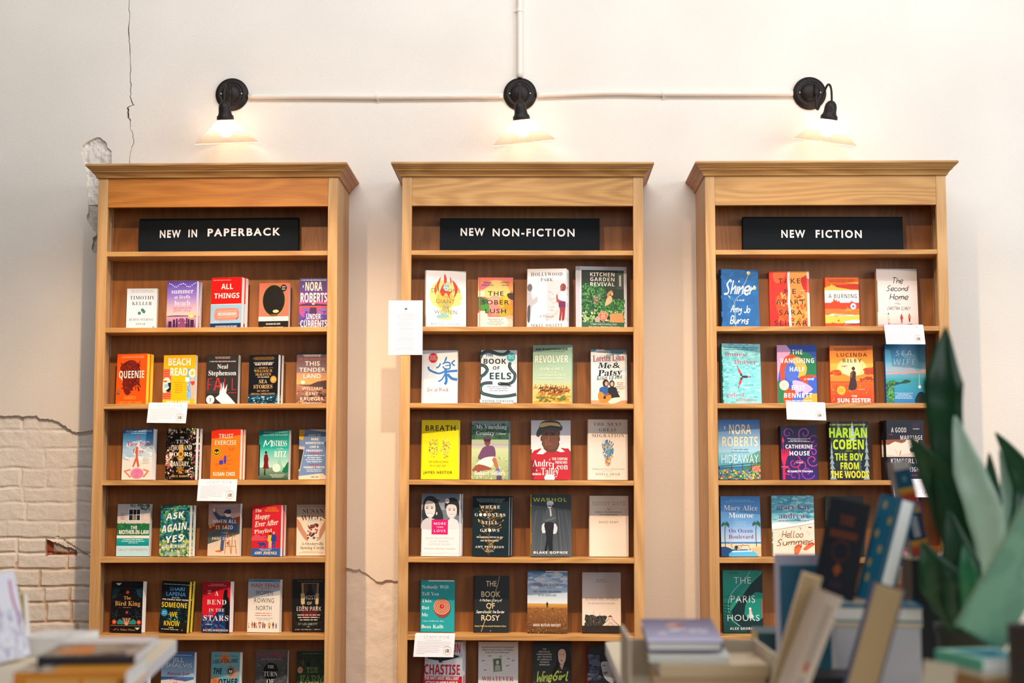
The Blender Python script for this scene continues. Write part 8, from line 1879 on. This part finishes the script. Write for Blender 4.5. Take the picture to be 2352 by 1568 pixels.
header_sign(-1.2597, 2.2305, 0.630, 0.142, R(-0.35), [('NEW', -0.232, -0.150, 0.0645, 0.0655), ('IN', -0.119, -0.085, 0.066, 0.0665), ('PAPERBACK', -0.043, 0.2437, 0.069, 0.0705)], 'black sign lettered NEW IN PAPERBACK')
header_sign(-0.0731, 2.2305, 0.628, 0.138, R(0.25), [('NEW', -0.232, -0.1375, 0.0680, 0.0680), ('NON-FICTION', -0.106, 0.2155, 0.0665, 0.0655)], 'black sign lettered NEW NON-FICTION')
header_sign(1.1150, 2.2305, 0.625, 0.141, R(0.2), [('NEW', -0.163, -0.070, 0.0575, 0.0575), ('FICTION', -0.029, 0.1504, 0.0575, 0.0565)], 'black sign lettered NEW FICTION')


# ---------------------------------------------------------------- staff-pick cards over the shelf edges, and the printed notice
def emblem(cx, cy, q, c='8a7a70'):
    Rg(cx, cy, q, q * .10, 'c8a894')
    for i, (a, b, hh) in enumerate(((-.5, -.32, .8), (-.28, -.08, 1.0), (-.04, .1, 1.0), (.16, .26, .9), (.34, .5, .8))):
        L([(cx + a * q, cy - .4 * q * hh), (cx + a * q + .02 * q, cy + .4 * q)], q * .08, c)
        L([(cx + b * q, cy - .4 * q * hh), (cx + b * q, cy + .4 * q)], q * .08, c)
    L([(cx - .5 * q, cy + .4 * q), (cx + .5 * q, cy + .4 * q)], q * .09, c)


def staff_card(x, y, z, w, drop, slant, roll, label, seed):
    t = thing('staff_pick_card', (x, y, z), label, 'card', 'staff pick cards taped to the shelves', (0, roll, 0))
    F(0, 370, 0, 200)
    BG('ece8ee')
    T(85, 320, 10, 34, 'STAFF PICK', '9d969e', 'g', -.02, .18)
    r = random.Random(seed)
    for i in range(9):
        yy = 44 + i * 15
        if i == 0:
            U(110, 250, yy, yy + 12, 1, 'c4bec6', 'l', seed)
        else:
            x = 26
            pts = []
            e = 345 if i < 5 else 255
            e -= r.uniform(0, 30) if i != 8 else 150
            while x < e:
                pts.append((x, yy + r.uniform(1, 9)))
                x += 3.6
            L(pts, 1.7, '9c94a2')
    emblem(308, 140, 38)
    m = MB()
    m.col = K.base
    ink_into(m, w, drop)
    h0 = drop
    # the card: hanging face, then a bend back on to the shelf top
    m.add([(-w / 2, 0, 0), (w / 2, 0, 0), (w / 2, 0, h0), (-w / 2, 0, h0), (w / 2 - 0.002, 0.004, h0 + 0.0028), (-w / 2 + 0.002, 0.004, h0 + 0.0028), (w / 2 - 0.002, 0.03, h0 + 0.003), (-w / 2 + 0.002, 0.03, h0 + 0.003)],
          [(0, 1, 2, 3), (3, 2, 4, 5), (5, 4, 6, 7)])
    # shift so that the bend is at the origin, and let the lower end swing sideways
    m.v = [(p[0] + slant * (h0 - p[2]), p[1] - 0.10 * (h0 - p[2]), p[2] - h0) for p in m.v]
    o = m.build('card', PRINT_M, t, attr=True, fix=False)
    sol = o.modifiers.new('thickness', 'SOLIDIFY')
    sol.thickness = 0.0003
    sol.offset = -1


yc = YF - 0.0015
staff_card(-1.4228, yc, 1.6400, 0.1505, 0.0755, -0.05, R(0.8), 'white staff card hanging below the yellow and orange paperbacks', 1)
staff_card(-1.2260, yc, 1.3470, 0.1495, 0.080, -0.03, R(0.4), 'white staff card below the black flowered paperback, left bookcase', 2)
staff_card(-0.3920, yc, 0.7645, 0.1515, 0.082, -0.06, R(0.6), 'white staff card under the turquoise spiral book, lowest in the photo', 3)
staff_card(1.3990, yc, 1.9368, 0.1495, 0.0735, 0.07, R(0.3), 'white staff card just above the blue seascape hardback', 4)
staff_card(1.0190, yc, 1.6408, 0.1495, 0.066, 0.06, R(1.6), 'white staff card below the hardback with two abstract faces', 5)
staff_card(1.4180, yc, 1.3478, 0.150, 0.066, 0.05, R(0), 'half-hidden staff card behind the plant, below the sideways-face book', 6)


def notice():
    t = thing('notice_sheet', (-0.5115, YF - 0.0016, 1.8258), 'white printed notice sheet taped to the left edge of the middle bookcase', 'notice')
    F(0, 290, 0, 455)
    BG('efeaee')
    Rr(138, 147, 64, 80, '3a3434')
    Rr(149, 158, 62, 78, '3a3434')
    L([(40, 78), (40, 400), (250, 400), (250, 78), (170, 78)], 1.4, 'ccc6ca')
    L([(40, 78), (125, 78)], 1.4, 'ccc6ca')
    yy = 108
    for n in (5, 3, 2, 2, 3, 2, 2):
        U(62, 232, yy, yy + n * 11, n, 'b4aeb4', seed=n)
        yy += n * 11 + 16
    m = MB()
    m.col = K.base
    ink_into(m, 0.132, 0.2105)
    m.add([(-0.066, 0, 0), (0.066, 0, 0), (0.066, 0, 0.2105), (-0.066, 0, 0.2105)], [(0, 1, 2, 3)])
    o = m.build('sheet', PRINT_M, t, attr=True, fix=False)
    sol = o.modifiers.new('thickness', 'SOLIDIFY')
    sol.thickness = 0.0003
    sol.offset = -1


notice()
# ---------------------------------------------------------------- display tables in front of the camera, with their books and the plant
BIRCH = oak('pale_birch', 'x', 'cdb692', 'e6d6b8', 0.25)
WHITE_LAM = plain('white_laminate', 'e6e8ee', 0.35)
CREAM_BOX = plain('cream_box_board', 'd9c8ae', 0.7, bump=0.15)
GREY_BOX = plain('pale_grey_box_board', 'c3c3cc', 0.6, bump=0.1)
TABLE_LEG = plain('table_leg_steel', '3a3734', 0.4, 0.8)


def table(loc, rz, x0, x1, y0, y1, top, thick, rad, label):
    t = thing('display_table', (loc[0], loc[1], 0), label, 'table', None, (0, 0, rz))
    pts = []
    for cx, cy, a0 in ((x1 - rad, y1 - rad, 0), (x0 + rad, y1 - rad, 90), (x0 + rad, y0 + rad, 180), (x1 - rad, y0 + rad, 270)):
        for k in range(7):
            a = R(a0 + 15 * k)
            pts.append((cx + rad * math.cos(a), cy + rad * math.sin(a)))
    MB().prism(pts, 'z', top - thick, top - 0.0012).build('tabletop', WHITE_LAM, t)
    MB().prism([(p[0] * 0.9985 + (x0 + x1) / 2 * 0.0015, p[1] * 0.9985 + (y0 + y1) / 2 * 0.0015) for p in pts], 'z', top - 0.0011, top).build('table_surface', BIRCH, t)
    for sx in (x0 + 0.08, x1 - 0.08):
        for sy in (y0 + 0.08, y1 - 0.08):
            q = MB()
            q.smooth = True
            q.tube([(sx, sy, 0.0), (sx, sy, top - thick)], [0.016, 0.022], 16)
            q.build('leg', TABLE_LEG, t)
    return t


FLAT = Matrix.Rotation(R(-90), 4, 'X')


def book_at(M, w, h, t, hard, draw, label, group, pages=None):
    b = thing('hardcover_book' if hard else 'paperback_book', (0, 0, 0), label, 'book', group)
    if isinstance(M, tuple):
        M = M[1] @ Matrix.Translation((0, 0, -h / 2))
    b.matrix_basis = M
    co, po = book_meshes('book', w, h, t, hard, draw)
    if pages:
        po.data.materials[0] = pages
    co.parent = b
    po.parent = b
    return b


def flat(x, y, z, t, rz, tilt=0.0):
    """cover up; rz = 0 puts the spine on the left, 90 turns it to the viewer"""
    return ('flat', Matrix.Translation((x, y, z + t)) @ Matrix.Rotation(R(rz), 4, 'Z') @ FLAT)


def stood(x, y, z, yaw, roll, lean=0.0):
    return Matrix.Translation((x, y, z)) @ Matrix.Rotation(R(roll), 4, 'Y') @ Matrix.Rotation(R(yaw), 4, 'Z') @ Matrix.Rotation(R(-lean), 4, 'X')


# ----- left table
TL = 0.975
table((-0.7555, -3.32), R(7), -1.30, 0.0, -0.85, 0.79, TL, 0.028, 0.03, 'white-edged display table at the lower left, stacked with books')
GL = 'books lying on the left display table'


def a_orange():
    F(0, 240, 0, 190); BG('e3920e', spine='e08a0c'); Rr(0, 240, 0, 190, 'e8960f'); P([(120, 0), (160, 0), (150, 95), (240, 150), (240, 190), (215, 190), (120, 120)], 'f2dcc0'); Rr(160, 240, 0, 140, '7a5a4c'); B(60, 0, 110, 0, 60, 16, '8a7258 c8b498 5c4a3c e0d0b8', 3)


def a_photo():
    F(0, 330, 0, 172); BG('8a7660', spine='2a2a34'); G(0, 330, 0, 172, 'a08c74', 'c0a88c'); B(140, 20, 220, 0, 172, 16, 'b8a088 6c5a4c d8c8b0 4a4038 a08468', 5); Rr(0, 26, 0, 172, '20242e'); B(30, 0, 30, 0, 160, 8, '9a9488 3a4048 6a6450', 4); P([(30, 60), (60, 20), (150, 30), (190, 70), (90, 84), (36, 90)], 'd8791c', 2); P([(0, 100), (50, 105), (60, 150), (0, 154)], '1c2030'); Rr(215, 330, 0, 172, 'e8e0da'); Rr(205, 216, 0, 172, '5a3a34')


def a_white_b():
    F(0, 150, 0, 200); BG('e9e4de', spine='f0ecec'); B(30, 10, 140, 10, 190, 14, 'dcd4cc e4dcd6 d0c8c0', 3)


def a_lean():
    F(0, 150, 0, 200); BG('e6e2ea', spine='f0ecf2'); L([(120, 20), (118, 60), (124, 90)], 10, 'c04a80', 4); L([(128, 90), (126, 120), (132, 150)], 9, '9a3c78', 4); L([(40, 10), (46, 60), (42, 110)], 8, 'd88aa8', 4); B(60, 10, 145, 90, 195, 12, 'c8c4d4 d8d4dc b8b4cc', 4)


def a_yellow():
    F(0, 130, 0, 200); BG('e0b010', spine='d8a80c'); Rr(0, 130, 130, 160, 'e07a1c')


o = book_at(flat(-0.832, -3.345, TL + 0.0006, 0.041, 97), 0.300, 0.190, 0.041, 1, a_orange, 'orange book with its spine facing the viewer, bottom of the left stack', GL)
sp = MB()
F(0, 190, 0, 41)
for a, b_ in ((24, 112), (120, 172)):
    x = a
    rr = random.Random(a)
    while x < b_:
        Rr(x, x + 7, 12, 27, 'f0c06a')
        x += 11
E(185, 18, 4, 5, '3a2a14')
ink_into(sp, 0.190, 0.041)
sp.v = [(-0.150 - 0.0004 + p[1], 0.041 - p[2], 0.095 - p[0]) for p in sp.v]
so = sp.build('spine_lettering', PRINT_M, o, attr=True, fix=False)
book_at(flat(-0.834, -3.235, TL + 0.0428, 0.015, 97), 0.33, 0.172, 0.015, 0, a_photo, 'paperback with brown, black and orange photo cover on the orange book', GL)
book_at(flat(-1.044, -2.83, TL + 0.0006, 0.040, 85), 0.16, 0.120, 0.040, 0, a_white_b, 'small white book lying flat beside the leaning pink-streaked book', GL)
book_at(flat(-1.12, -3.42, TL + 0.0006, 0.018, 100), 0.20, 0.26, 0.018, 0, a_white_b, 'cream magazine lying flat at the very left edge of the photo', GL)
book_at(stood(-1.073, -3.02, TL + 0.0085, 72, -13), 0.105, 0.178, 0.030, 0, a_lean, 'white book with magenta streaks standing tilted at the left edge', GL)
book_at(stood(-1.165, -2.86, TL + 0.004, 0, -6), 0.13, 0.118, 0.024, 0, a_yellow, 'yellow book cut off by the left edge of the photo', GL)

# ----- right table
TR = 0.925
table((0.62, -3.05), R(0), -0.446, 0.75, -0.95, 0.95, TR, 0.03, 0.03, 'display table at the lower right, crowded with books and a plant')
GR = 'books on the right display table'


def crate():
    t = thing('display_crate', (0.322, -2.98, TR + 0.0005), 'low cream open crate holding a stack of books, right of the middle bookcase', 'crate', None, (0, 0, R(0)))
    w, d, h, k = 0.292, 0.285, 0.112, 0.006
    for nm, b in (('side_wall', (-w / 2, -w / 2 + k, -d / 2, d / 2, 0, h)), ('side_wall', (w / 2 - k, w / 2, -d / 2, d / 2, 0, h - 0.03)), ('front_wall', (-w / 2 + k, w / 2 - k, -d / 2, -d / 2 + k, 0, 0.022)),
                  ('rear_wall', (-w / 2 + k, w / 2 - k, d / 2 - k, d / 2, 0, h - 0.03)), ('crate_floor', (-w / 2 + k, w / 2 - k, -d / 2 + k, d / 2 - k, 0, k))):
        MB().box(*b, 0.001).build(nm, CREAM_BOX, t)


crate()


def c_lav():
    F(0, 150, 0, 215); BG('6d6a90', spine='5a5a86'); G(0, 150, 0, 215, 'b4b0d0', '56547a'); B(16, 20, 130, 70, 120, 13, 'dcd8e2 c8c0d4', 5); E(82, 150, 20, 26, 'c89088'); E(72, 150, 10, 12, '7a3a3c'); Rr(0, 150, 0, 30, 'c4c0dc')


def c_cream():
    F(0, 150, 0, 215); BG('d9c2a0', spine='d8c09c'); P([(90, 215), (110, 190), (130, 215)], 'b84a2c')


def c_cream_b():
    F(0, 150, 0, 215); BG('cfb494', spine='c8a884'); B(20, 10, 140, 150, 215, 10, '8a5a3c b88a5c', 3)


def c_whiteb():
    F(0, 150, 0, 215); BG('e2e2dc', spine='e4e6e2'); B(14, 70, 150, 150, 215, 14, '3a7a4c 8a9a8a', 3)


def c_teal():
    F(0, 150, 0, 215); BG('1d6a88', spine='1f7290')
    r = random.Random(8)
    for i in range(7):
        E(75 + r.uniform(-36, 36), 20 + i * 30, 13, 9, 'b09a54', 8)
    L([(12, 8), (12, 207)], 3, 'b09a54'); L([(138, 8), (138, 207)], 3, 'b09a54')


def c_navy():
    F(0, 150, 0, 215); BG('0c141f', spine='0a0f18'); T(52, 108, 34, 54, 'THE', '8a3c1c', 'F'); Rr(26, 126, 68, 84, '6a3018'); Rg(76, 112, 30, 4, '5a2818', 22); P([(76, 138), (92, 154), (76, 170), (60, 154)], '9a481c'); E(80, 186, 26, 10, '2a2030')


def c_dark():
    F(0, 150, 0, 215); BG('2a5258', spine='2a4a50'); U(24, 120, 90, 130, 3, '8ab0b0'); Rr(0, 150, 190, 215, 'b05a3c')


def c_letters():
    F(0, 45, 0, 215); BG('d6c0ac', spine='d6c0ac')


def c_frame():
    F(0, 130, 0, 190); BG('b9b6cc', spine='c8c4d4'); Rr(10, 130, 18, 190, '1f6480'); Rr(60, 130, 60, 100, '6a2038')


def c_blue():
    F(0, 150, 0, 215); BG('27407c', spine='1c2c5c')


def c_green():
    F(0, 150, 0, 300); BG('84b896', spine='6aa884'); E(84, 150, 10, 16, 'a8582c'); E(82, 146, 5, 7, '6a3018'); B(30, 0, 150, 0, 300, 40, '7cb08e 8cc09c', 4)


def c_turq():
    F(0, 150, 0, 200); BG('a4d8c0', spine='5ab89c'); Rr(30, 135, 30, 170, '1f8aa8'); P([(30, 170), (80, 110), (135, 150), (135, 170)], '2a6a94')


def c_plain(col, sp=None):
    def f():
        F(0, 150, 0, 215)
        BG(col, spine=sp or col)
    return f


zc = TR + 0.0072
book_at(flat(0.342, -2.985, zc, 0.024, 88), 0.205, 0.222, 0.024, 0, c_cream_b, 'tan book at the bottom of the stack in the cream crate', GR, PAGES_T)
book_at(flat(0.348, -2.985, zc + 0.0248, 0.026, 91), 0.20, 0.215, 0.026, 0, c_cream, 'cream book with printed spine, second in the crate stack', GR)
book_at(flat(0.306, -2.975, zc + 0.0516, 0.015, 87), 0.19, 0.160, 0.015, 0, c_whiteb, 'thin white book in the crate under the lavender book', GR)
book_at(Matrix.Translation((0.296, -3.045, zc + 0.0695)) @ Matrix.Rotation(R(7), 4, 'X') @ Matrix.Translation((0, 0.108, 0.022)) @ Matrix.Rotation(R(180), 4, 'Z') @ FLAT @ Matrix.Translation((0, 0, -0.1075)),
        0.152, 0.215, 0.020, 1, c_lav, 'lavender-blue book with white lettering on top of the crate stack', GR)
# two small dark teal books stacked behind the crate
for i, (tt, rz, fn, lb) in enumerate(((0.042, 86, c_plain('8f9494', '8f9494'), 'grey book under the small dark teal one, behind the crate'), (0.038, 88, c_dark, 'small dark teal book on a grey one, behind the crate'))):
    book_at(flat(0.560, -2.62, TR + 0.0006 + (0, 0.0426)[i], tt, rz), 0.15, 0.135 - 0.004 * i, tt, 0, fn, lb, GR, PAGES_T)
# leaning books, fore-edge or spine to the viewer
book_at(stood(0.432, -3.22, TR + 0.0150, -99, 17), 0.15, 0.246, 0.036, 1, c_cream, 'cream book with wavy tan pages towards the viewer, leaning right', GR, PAGES_T)
b = book_at(stood(0.452, -3.375, TR + 0.002, 87, 22), 0.15, 0.230, 0.034, 1, c_letters, 'beige book with faint lettering and red mark, leaning beside the tan pages', GR)
sp = MB()
F(0, 44, 0, 205)
for k in range(9):
    Rr(14, 30, 20 + k * 11, 27 + k * 11, 'b4a090')
E(22, 122, 5, 9, 'c84a30')
for k in range(5):
    Rr(14, 30, 140 + k * 10, 146 + k * 10, 'b4a090')
ink_into(sp, 0.034, 0.228)
sp.v = [(-0.0754 + p[1], p[0] * -1 + 0.017, p[2] + 0.001) for p in sp.v]
sp.build('spine_lettering', PRINT_M, b, attr=True, fix=False)
book_at(stood(0.548, -3.33, TR + 0.0235, -101, 17), 0.16, 0.226, 0.056, 1, c_blue, 'blue-covered book with tan pages towards the viewer, before the grey box', GR, PAGES_T)
book_at(stood(0.585, -2.76, TR + 0.002, 0, 0, 3), 0.120, 0.258, 0.028, 1, c_frame, 'teal book with pale lilac border standing behind the leaning books', GR)


book_at(flat(0.560, -3.07, TR + 0.0006, 0.040, 84), 0.14, 0.130, 0.040, 0, c_plain('17181c'), 'black book lying behind the leaning beige and blue books', GR)


def riser(x, y, w, d, h, label, m, rz=0):
    t = thing('display_riser', (x, y, TR + 0.0005), label, 'display box', None, (0, 0, R(rz)))
    MB().box(-w / 2, w / 2, -d / 2, d / 2, 0, h - 0.0105, 0.002).build('box_body', m, t)
    MB().box(-w / 2 - 0.003, w / 2 + 0.003, -d / 2 - 0.003, d / 2 + 0.003, h - 0.010, h, 0.002).build('box_lid', CREAM_BOX, t)
    return t


ZR = TR + 0.0005 + 0.134
riser(0.706, -2.91, 0.170, 0.19, 0.134, 'pale grey display box with cream lid under the flat teal book', GREY_BOX, -8)
book_at(flat(0.706, -2.915, ZR + 0.0006, 0.030, -8), 0.180, 0.185, 0.030, 1, c_teal, 'teal book with golden ornaments lying on the grey box', GR)
ZB = ZR + 0.0318
book_at(stood(0.612, -2.935, ZB + 0.013, -18, 12), 0.086, 0.205, 0.026, 1, c_navy, 'near-black book with rust lettering, tilted, standing on the teal book', GR, PAGES_T)
book_at(stood(0.674, -2.965, ZB + 0.0105, -62, 15.5), 0.072, 0.222, 0.040, 1, c_teal, 'upright tilted teal book with white page edge, right of the near-black one', GR)
# blurred small things on the far side
book_at(flat(0.905, -2.30, TR + 0.0006, 0.060, 80), 0.13, 0.150, 0.060, 1, c_plain('3a4654'), 'slate blue book, lowest of the pile behind the plant', GR)
book_at(flat(0.912, -2.30, TR + 0.0618, 0.050, 95), 0.13, 0.140, 0.050, 1, c_plain('a8a6bc'), 'lilac book in the pile behind the plant', GR)
book_at(flat(0.905, -2.29, TR + 0.1130, 0.050, 88), 0.13, 0.150, 0.050, 1, c_plain('a2583a'), 'rust brown book in the pile behind the plant', GR, PAGES_T)
book_at(flat(0.912, -2.29, TR + 0.1642, 0.040, 92), 0.13, 0.145, 0.040, 1, c_plain('8a6c58'), 'light brown book topping the pile behind the plant', GR, PAGES_T)

# striped book on a tall dark box
riser(0.850, -2.80, 0.095, 0.10, 0.262, 'narrow dark display box hidden behind the plant leaves', plain('dark_box', '16181a', 0.6), 0)
b = book_at(stood(0.838, -2.835, TR + 0.2632 + 0.0045, 84, -11.5), 0.10, 0.205, 0.036, 1, c_plain('1b3f5c'), 'upright book with yellow, orange and blue striped spine beside the plant', GR)
sp = MB()
F(0, 36, 0, 205)
for y0, y1, c, c2 in ((0, 18, 'd8c8c0', 'd8c8c0'), (18, 58, '1f5a78', '1f5a78'), (58, 72, 'e8b43c', 'e07a2c'), (72, 98, 'd84a2c', 'd8402c'), (98, 114, 'e07a2c', 'e8b43c'), (114, 172, '143a5a', '143a5a'), (172, 186, 'e8a83c', 'e07a2c'), (186, 205, 'd8482c', 'c83a2c')):
    G(0, 36, y0, y1, c, c2)
for k in range(5):
    Rr(11, 26, 122 + k * 9, 128 + k * 9, 'e0dcd8')
E(18, 38, 5, 6, '6a9ab0', 8)
ink_into(sp, 0.0345, 0.203)
sp.v = [(-0.0504 + p[1], -p[0] + 0.018, p[2] + 0.001) for p in sp.v]
sp.build('spine_stripes', PRINT_M, b, attr=True, fix=False)

# lower right corner: turquoise book on a box, leaning green book, dark cup with a pencil
riser(0.738, -3.60, 0.100, 0.15, 0.118, 'brown cardboard box under the turquoise book, lower right', plain('kraft_board', 'b0804c', 0.8), 14)
book_at(flat(0.738, -3.60, TR + 0.1191, 0.020, 14), 0.104, 0.150, 0.020, 0, c_turq, 'mint and turquoise book lying at the foot of the green book', GR)
book_at(stood(0.728, -3.610, TR + 0.1402 + 0.0245, -2, 31, 2), 0.082, 0.30, 0.040, 1, c_green, 'pale green book leaning steeply to the right, small rust emblem', GR)


def cup():
    t = thing('pen_cup', (0.773, -3.735, TR + 0.0005), 'dark brown cup at the right edge holding a black pencil', 'cup')
    q = MB()
    q.smooth = True
    q.lathe([(0.0, 0.0), (0.034, 0.0), (0.036, 0.004), (0.039, 0.195), (0.0395, 0.198), (0.036, 0.198), (0.0335, 0.01), (0.0, 0.008)], 40)
    q.build('cup_body', plain('brown_stoneware', '3c2f28', 0.55, bump=0.2), t)


cup()
pen = thing('pencil', (0.768, -3.735, TR + 0.0095), 'black pencil standing in the dark brown cup', 'pencil', None, (R(3), R(3), 0))
pb = MB()
pb.tube([(0, 0, 0), (0, 0, 0.262)], 0.006, 6)
pb.build('barrel', PLASTIC_BLK, pen)
pt = MB()
pt.tube([(0, 0, 0.2622), (0, 0, 0.282)], [0.006, 0.001], 10)
pt.build('tip', plain('pencil_wood', 'd8b07a', 0.7), pen)
cd = thing('price_card', (0.628, -3.66, TR + 0.0005), 'tan card standing in front of the plant, lower right', 'card', None, (0, R(8), R(-12)))
cb = MB()
cb.box(-0.026, 0.026, 0, 0.0025, 0, 0.132, 0.0008)
cb.build('card_board', CREAM_BOX, cd)
cf = MB()
cf.box(-0.02, 0.02, 0.003, 0.05, 0, 0.002, 0.0005)
cf.build('card_foot', CREAM_BOX, cd)


# ----- the plant
def leaf_material(name, c0, c1):
    m, t, b_, N, L_ = nt(name)
    tc = N.new('ShaderNodeTexCoord')
    nz = N.new('ShaderNodeTexNoise')
    nz.inputs['Scale'].default_value = 14
    L_.new(tc.outputs['Object'], nz.inputs['Vector'])
    mx = N.new('ShaderNodeMix')
    mx.data_type = 'RGBA'
    mx.inputs[6].default_value = (*lin(c0), 1)
    mx.inputs[7].default_value = (*lin(c1), 1)
    L_.new(nz.outputs[0], mx.inputs[0])
    L_.new(mx.outputs[2], b_.inputs['Base Color'])
    b_.inputs['Roughness'].default_value = 0.33
    return m


LEAF = [leaf_material('dark_green_leaf', '0a3218', '12542a'), leaf_material('pale_green_leaf', '9cc8a8', 'cfe6d2'), leaf_material('mid_green_leaf', '1c6a40', '2c8450')]
LEAVES = [
    ([(0.87, -3.02, 1.051), (0.862, -3.03, 1.183), (0.842, -3.05, 1.324), (0.825, -3.06, 1.456), (0.82, -3.07, 1.543), (0.831, -3.06, 1.66)], [0.03, 0.06, 0.078, 0.07, 0.08, 0.002], 0),
    ([(0.875, -2.98, 1.047), (0.884, -2.99, 1.154), (0.847, -3.02, 1.279), (0.798, -3.05, 1.368), (0.751, -3.06, 1.438)], [0.03, 0.075, 0.085, 0.06, 0.002], 0),
    ([(0.838, -3.08, 1.048), (0.818, -3.11, 1.102), (0.787, -3.13, 1.154), (0.757, -3.12, 1.226)], [0.03, 0.085, 0.085, 0.004], 0),
    ([(0.892, -3.03, 1.044), (0.895, -3.10, 1.169), (0.880, -3.13, 1.275), (0.850, -3.13, 1.37), (0.828, -3.12, 1.475)], [0.02, 0.045, 0.07, 0.06, 0.003], 1),
    ([(0.891, -2.97, 1.046), (0.929, -2.95, 1.179), (0.95, -2.94, 1.305), (0.947, -2.94, 1.405)], [0.02, 0.035, 0.042, 0.003], 0),
    ([(0.887, -3.0, 1.049), (0.981, -2.95, 1.179), (1.029, -2.93, 1.305), (1.007, -2.93, 1.382), (0.964, -2.93, 1.449)], [0.02, 0.05, 0.065, 0.045, 0.002], 0),
    ([(0.902, -2.93, 1.042), (0.96, -2.9, 1.194), (0.996, -2.89, 1.313), (0.984, -2.89, 1.415)], [0.02, 0.03, 0.032, 0.002], 1),
    ([(0.841, -3.1, 1.05), (0.832, -3.13, 1.104), (0.825, -3.14, 1.18), (0.808, -3.13, 1.29)], [0.03, 0.07, 0.08, 0.003], 0),
    ([(0.844, -3.12, 1.052), (0.843, -3.14, 1.104), (0.836, -3.15, 1.172), (0.834, -3.14, 1.223)], [0.02, 0.035, 0.035, 0.002], 2),
]


def plant():
    px_, py_ = 0.865, -3.02
    t = thing('potted_plant', (px_, py_, TR + 0.0005), 'dark green broad-leaved potted plant in front of the right bookcase', 'plant')
    o = Vector((px_, py_, TR + 0.0005))
    q = MB()
    q.smooth = True
    q.lathe([(0.0, 0.0), (0.044, 0.0), (0.047, 0.004), (0.058, 0.115), (0.062, 0.116), (0.062, 0.134), (0.057, 0.134), (0.054, 0.112), (0.0, 0.112)], 40)
    q.build('pot', plain('dark_olive_pot', '2c3026', 0.5), t)
    s_ = MB()
    s_.smooth = True
    s_.lathe([(0.0, 0.124), (0.03, 0.122), (0.0535, 0.1125)], 28)
    s_.build('soil', plain('potting_soil', '2a1e16', 0.95, bump=1.0, bscale=120), t)
    r = random.Random(5)
    for pts, wd, k in LEAVES:
        P_ = [Vector(p) - o for p in pts]
        root = Vector((r.uniform(-.02, .02), r.uniform(-.02, .02), 0.122))
        P_ = [root] + P_
        wd = [0.012] + wd
        path = curve_pts(P_, 7)
        n = len(path)
        v, f = [], []
        side0 = Vector((1, -0.25, 0)).normalized()
        for i, p in enumerate(path):
            u = i / (n - 1) * (len(wd) - 1)
            j = min(int(u), len(wd) - 2)
            w_ = wd[j] + (wd[j + 1] - wd[j]) * (u - j)
            tan = (path[min(i + 1, n - 1)] - path[max(i - 1, 0)]).normalized()
            sd = (side0 - tan * side0.dot(tan)).normalized()
            nn = sd.cross(tan).normalized()
            for a in (-1, -0.5, 0, 0.5, 1):
                v.append(p + sd * (a * w_ / 2) + nn * (-0.16 * w_ * (1 - abs(a))) + nn * 0.02 * w_ * math.sin(i * 1.1 + a))
        for i in range(n - 1):
            for c_ in range(4):
                f.append((i * 5 + c_, i * 5 + c_ + 1, (i + 1) * 5 + c_ + 1, (i + 1) * 5 + c_))
        lf = MB()
        lf.smooth = True
        lf.add(v, f)
        ob = lf.build('leaf', LEAF[k], t)
        if k:
            ob['label'] = 'pale green leaf' if k == 1 else 'mid green leaf'
        sol = ob.modifiers.new('thickness', 'SOLIDIFY')
        sol.thickness = 0.0012


plant()
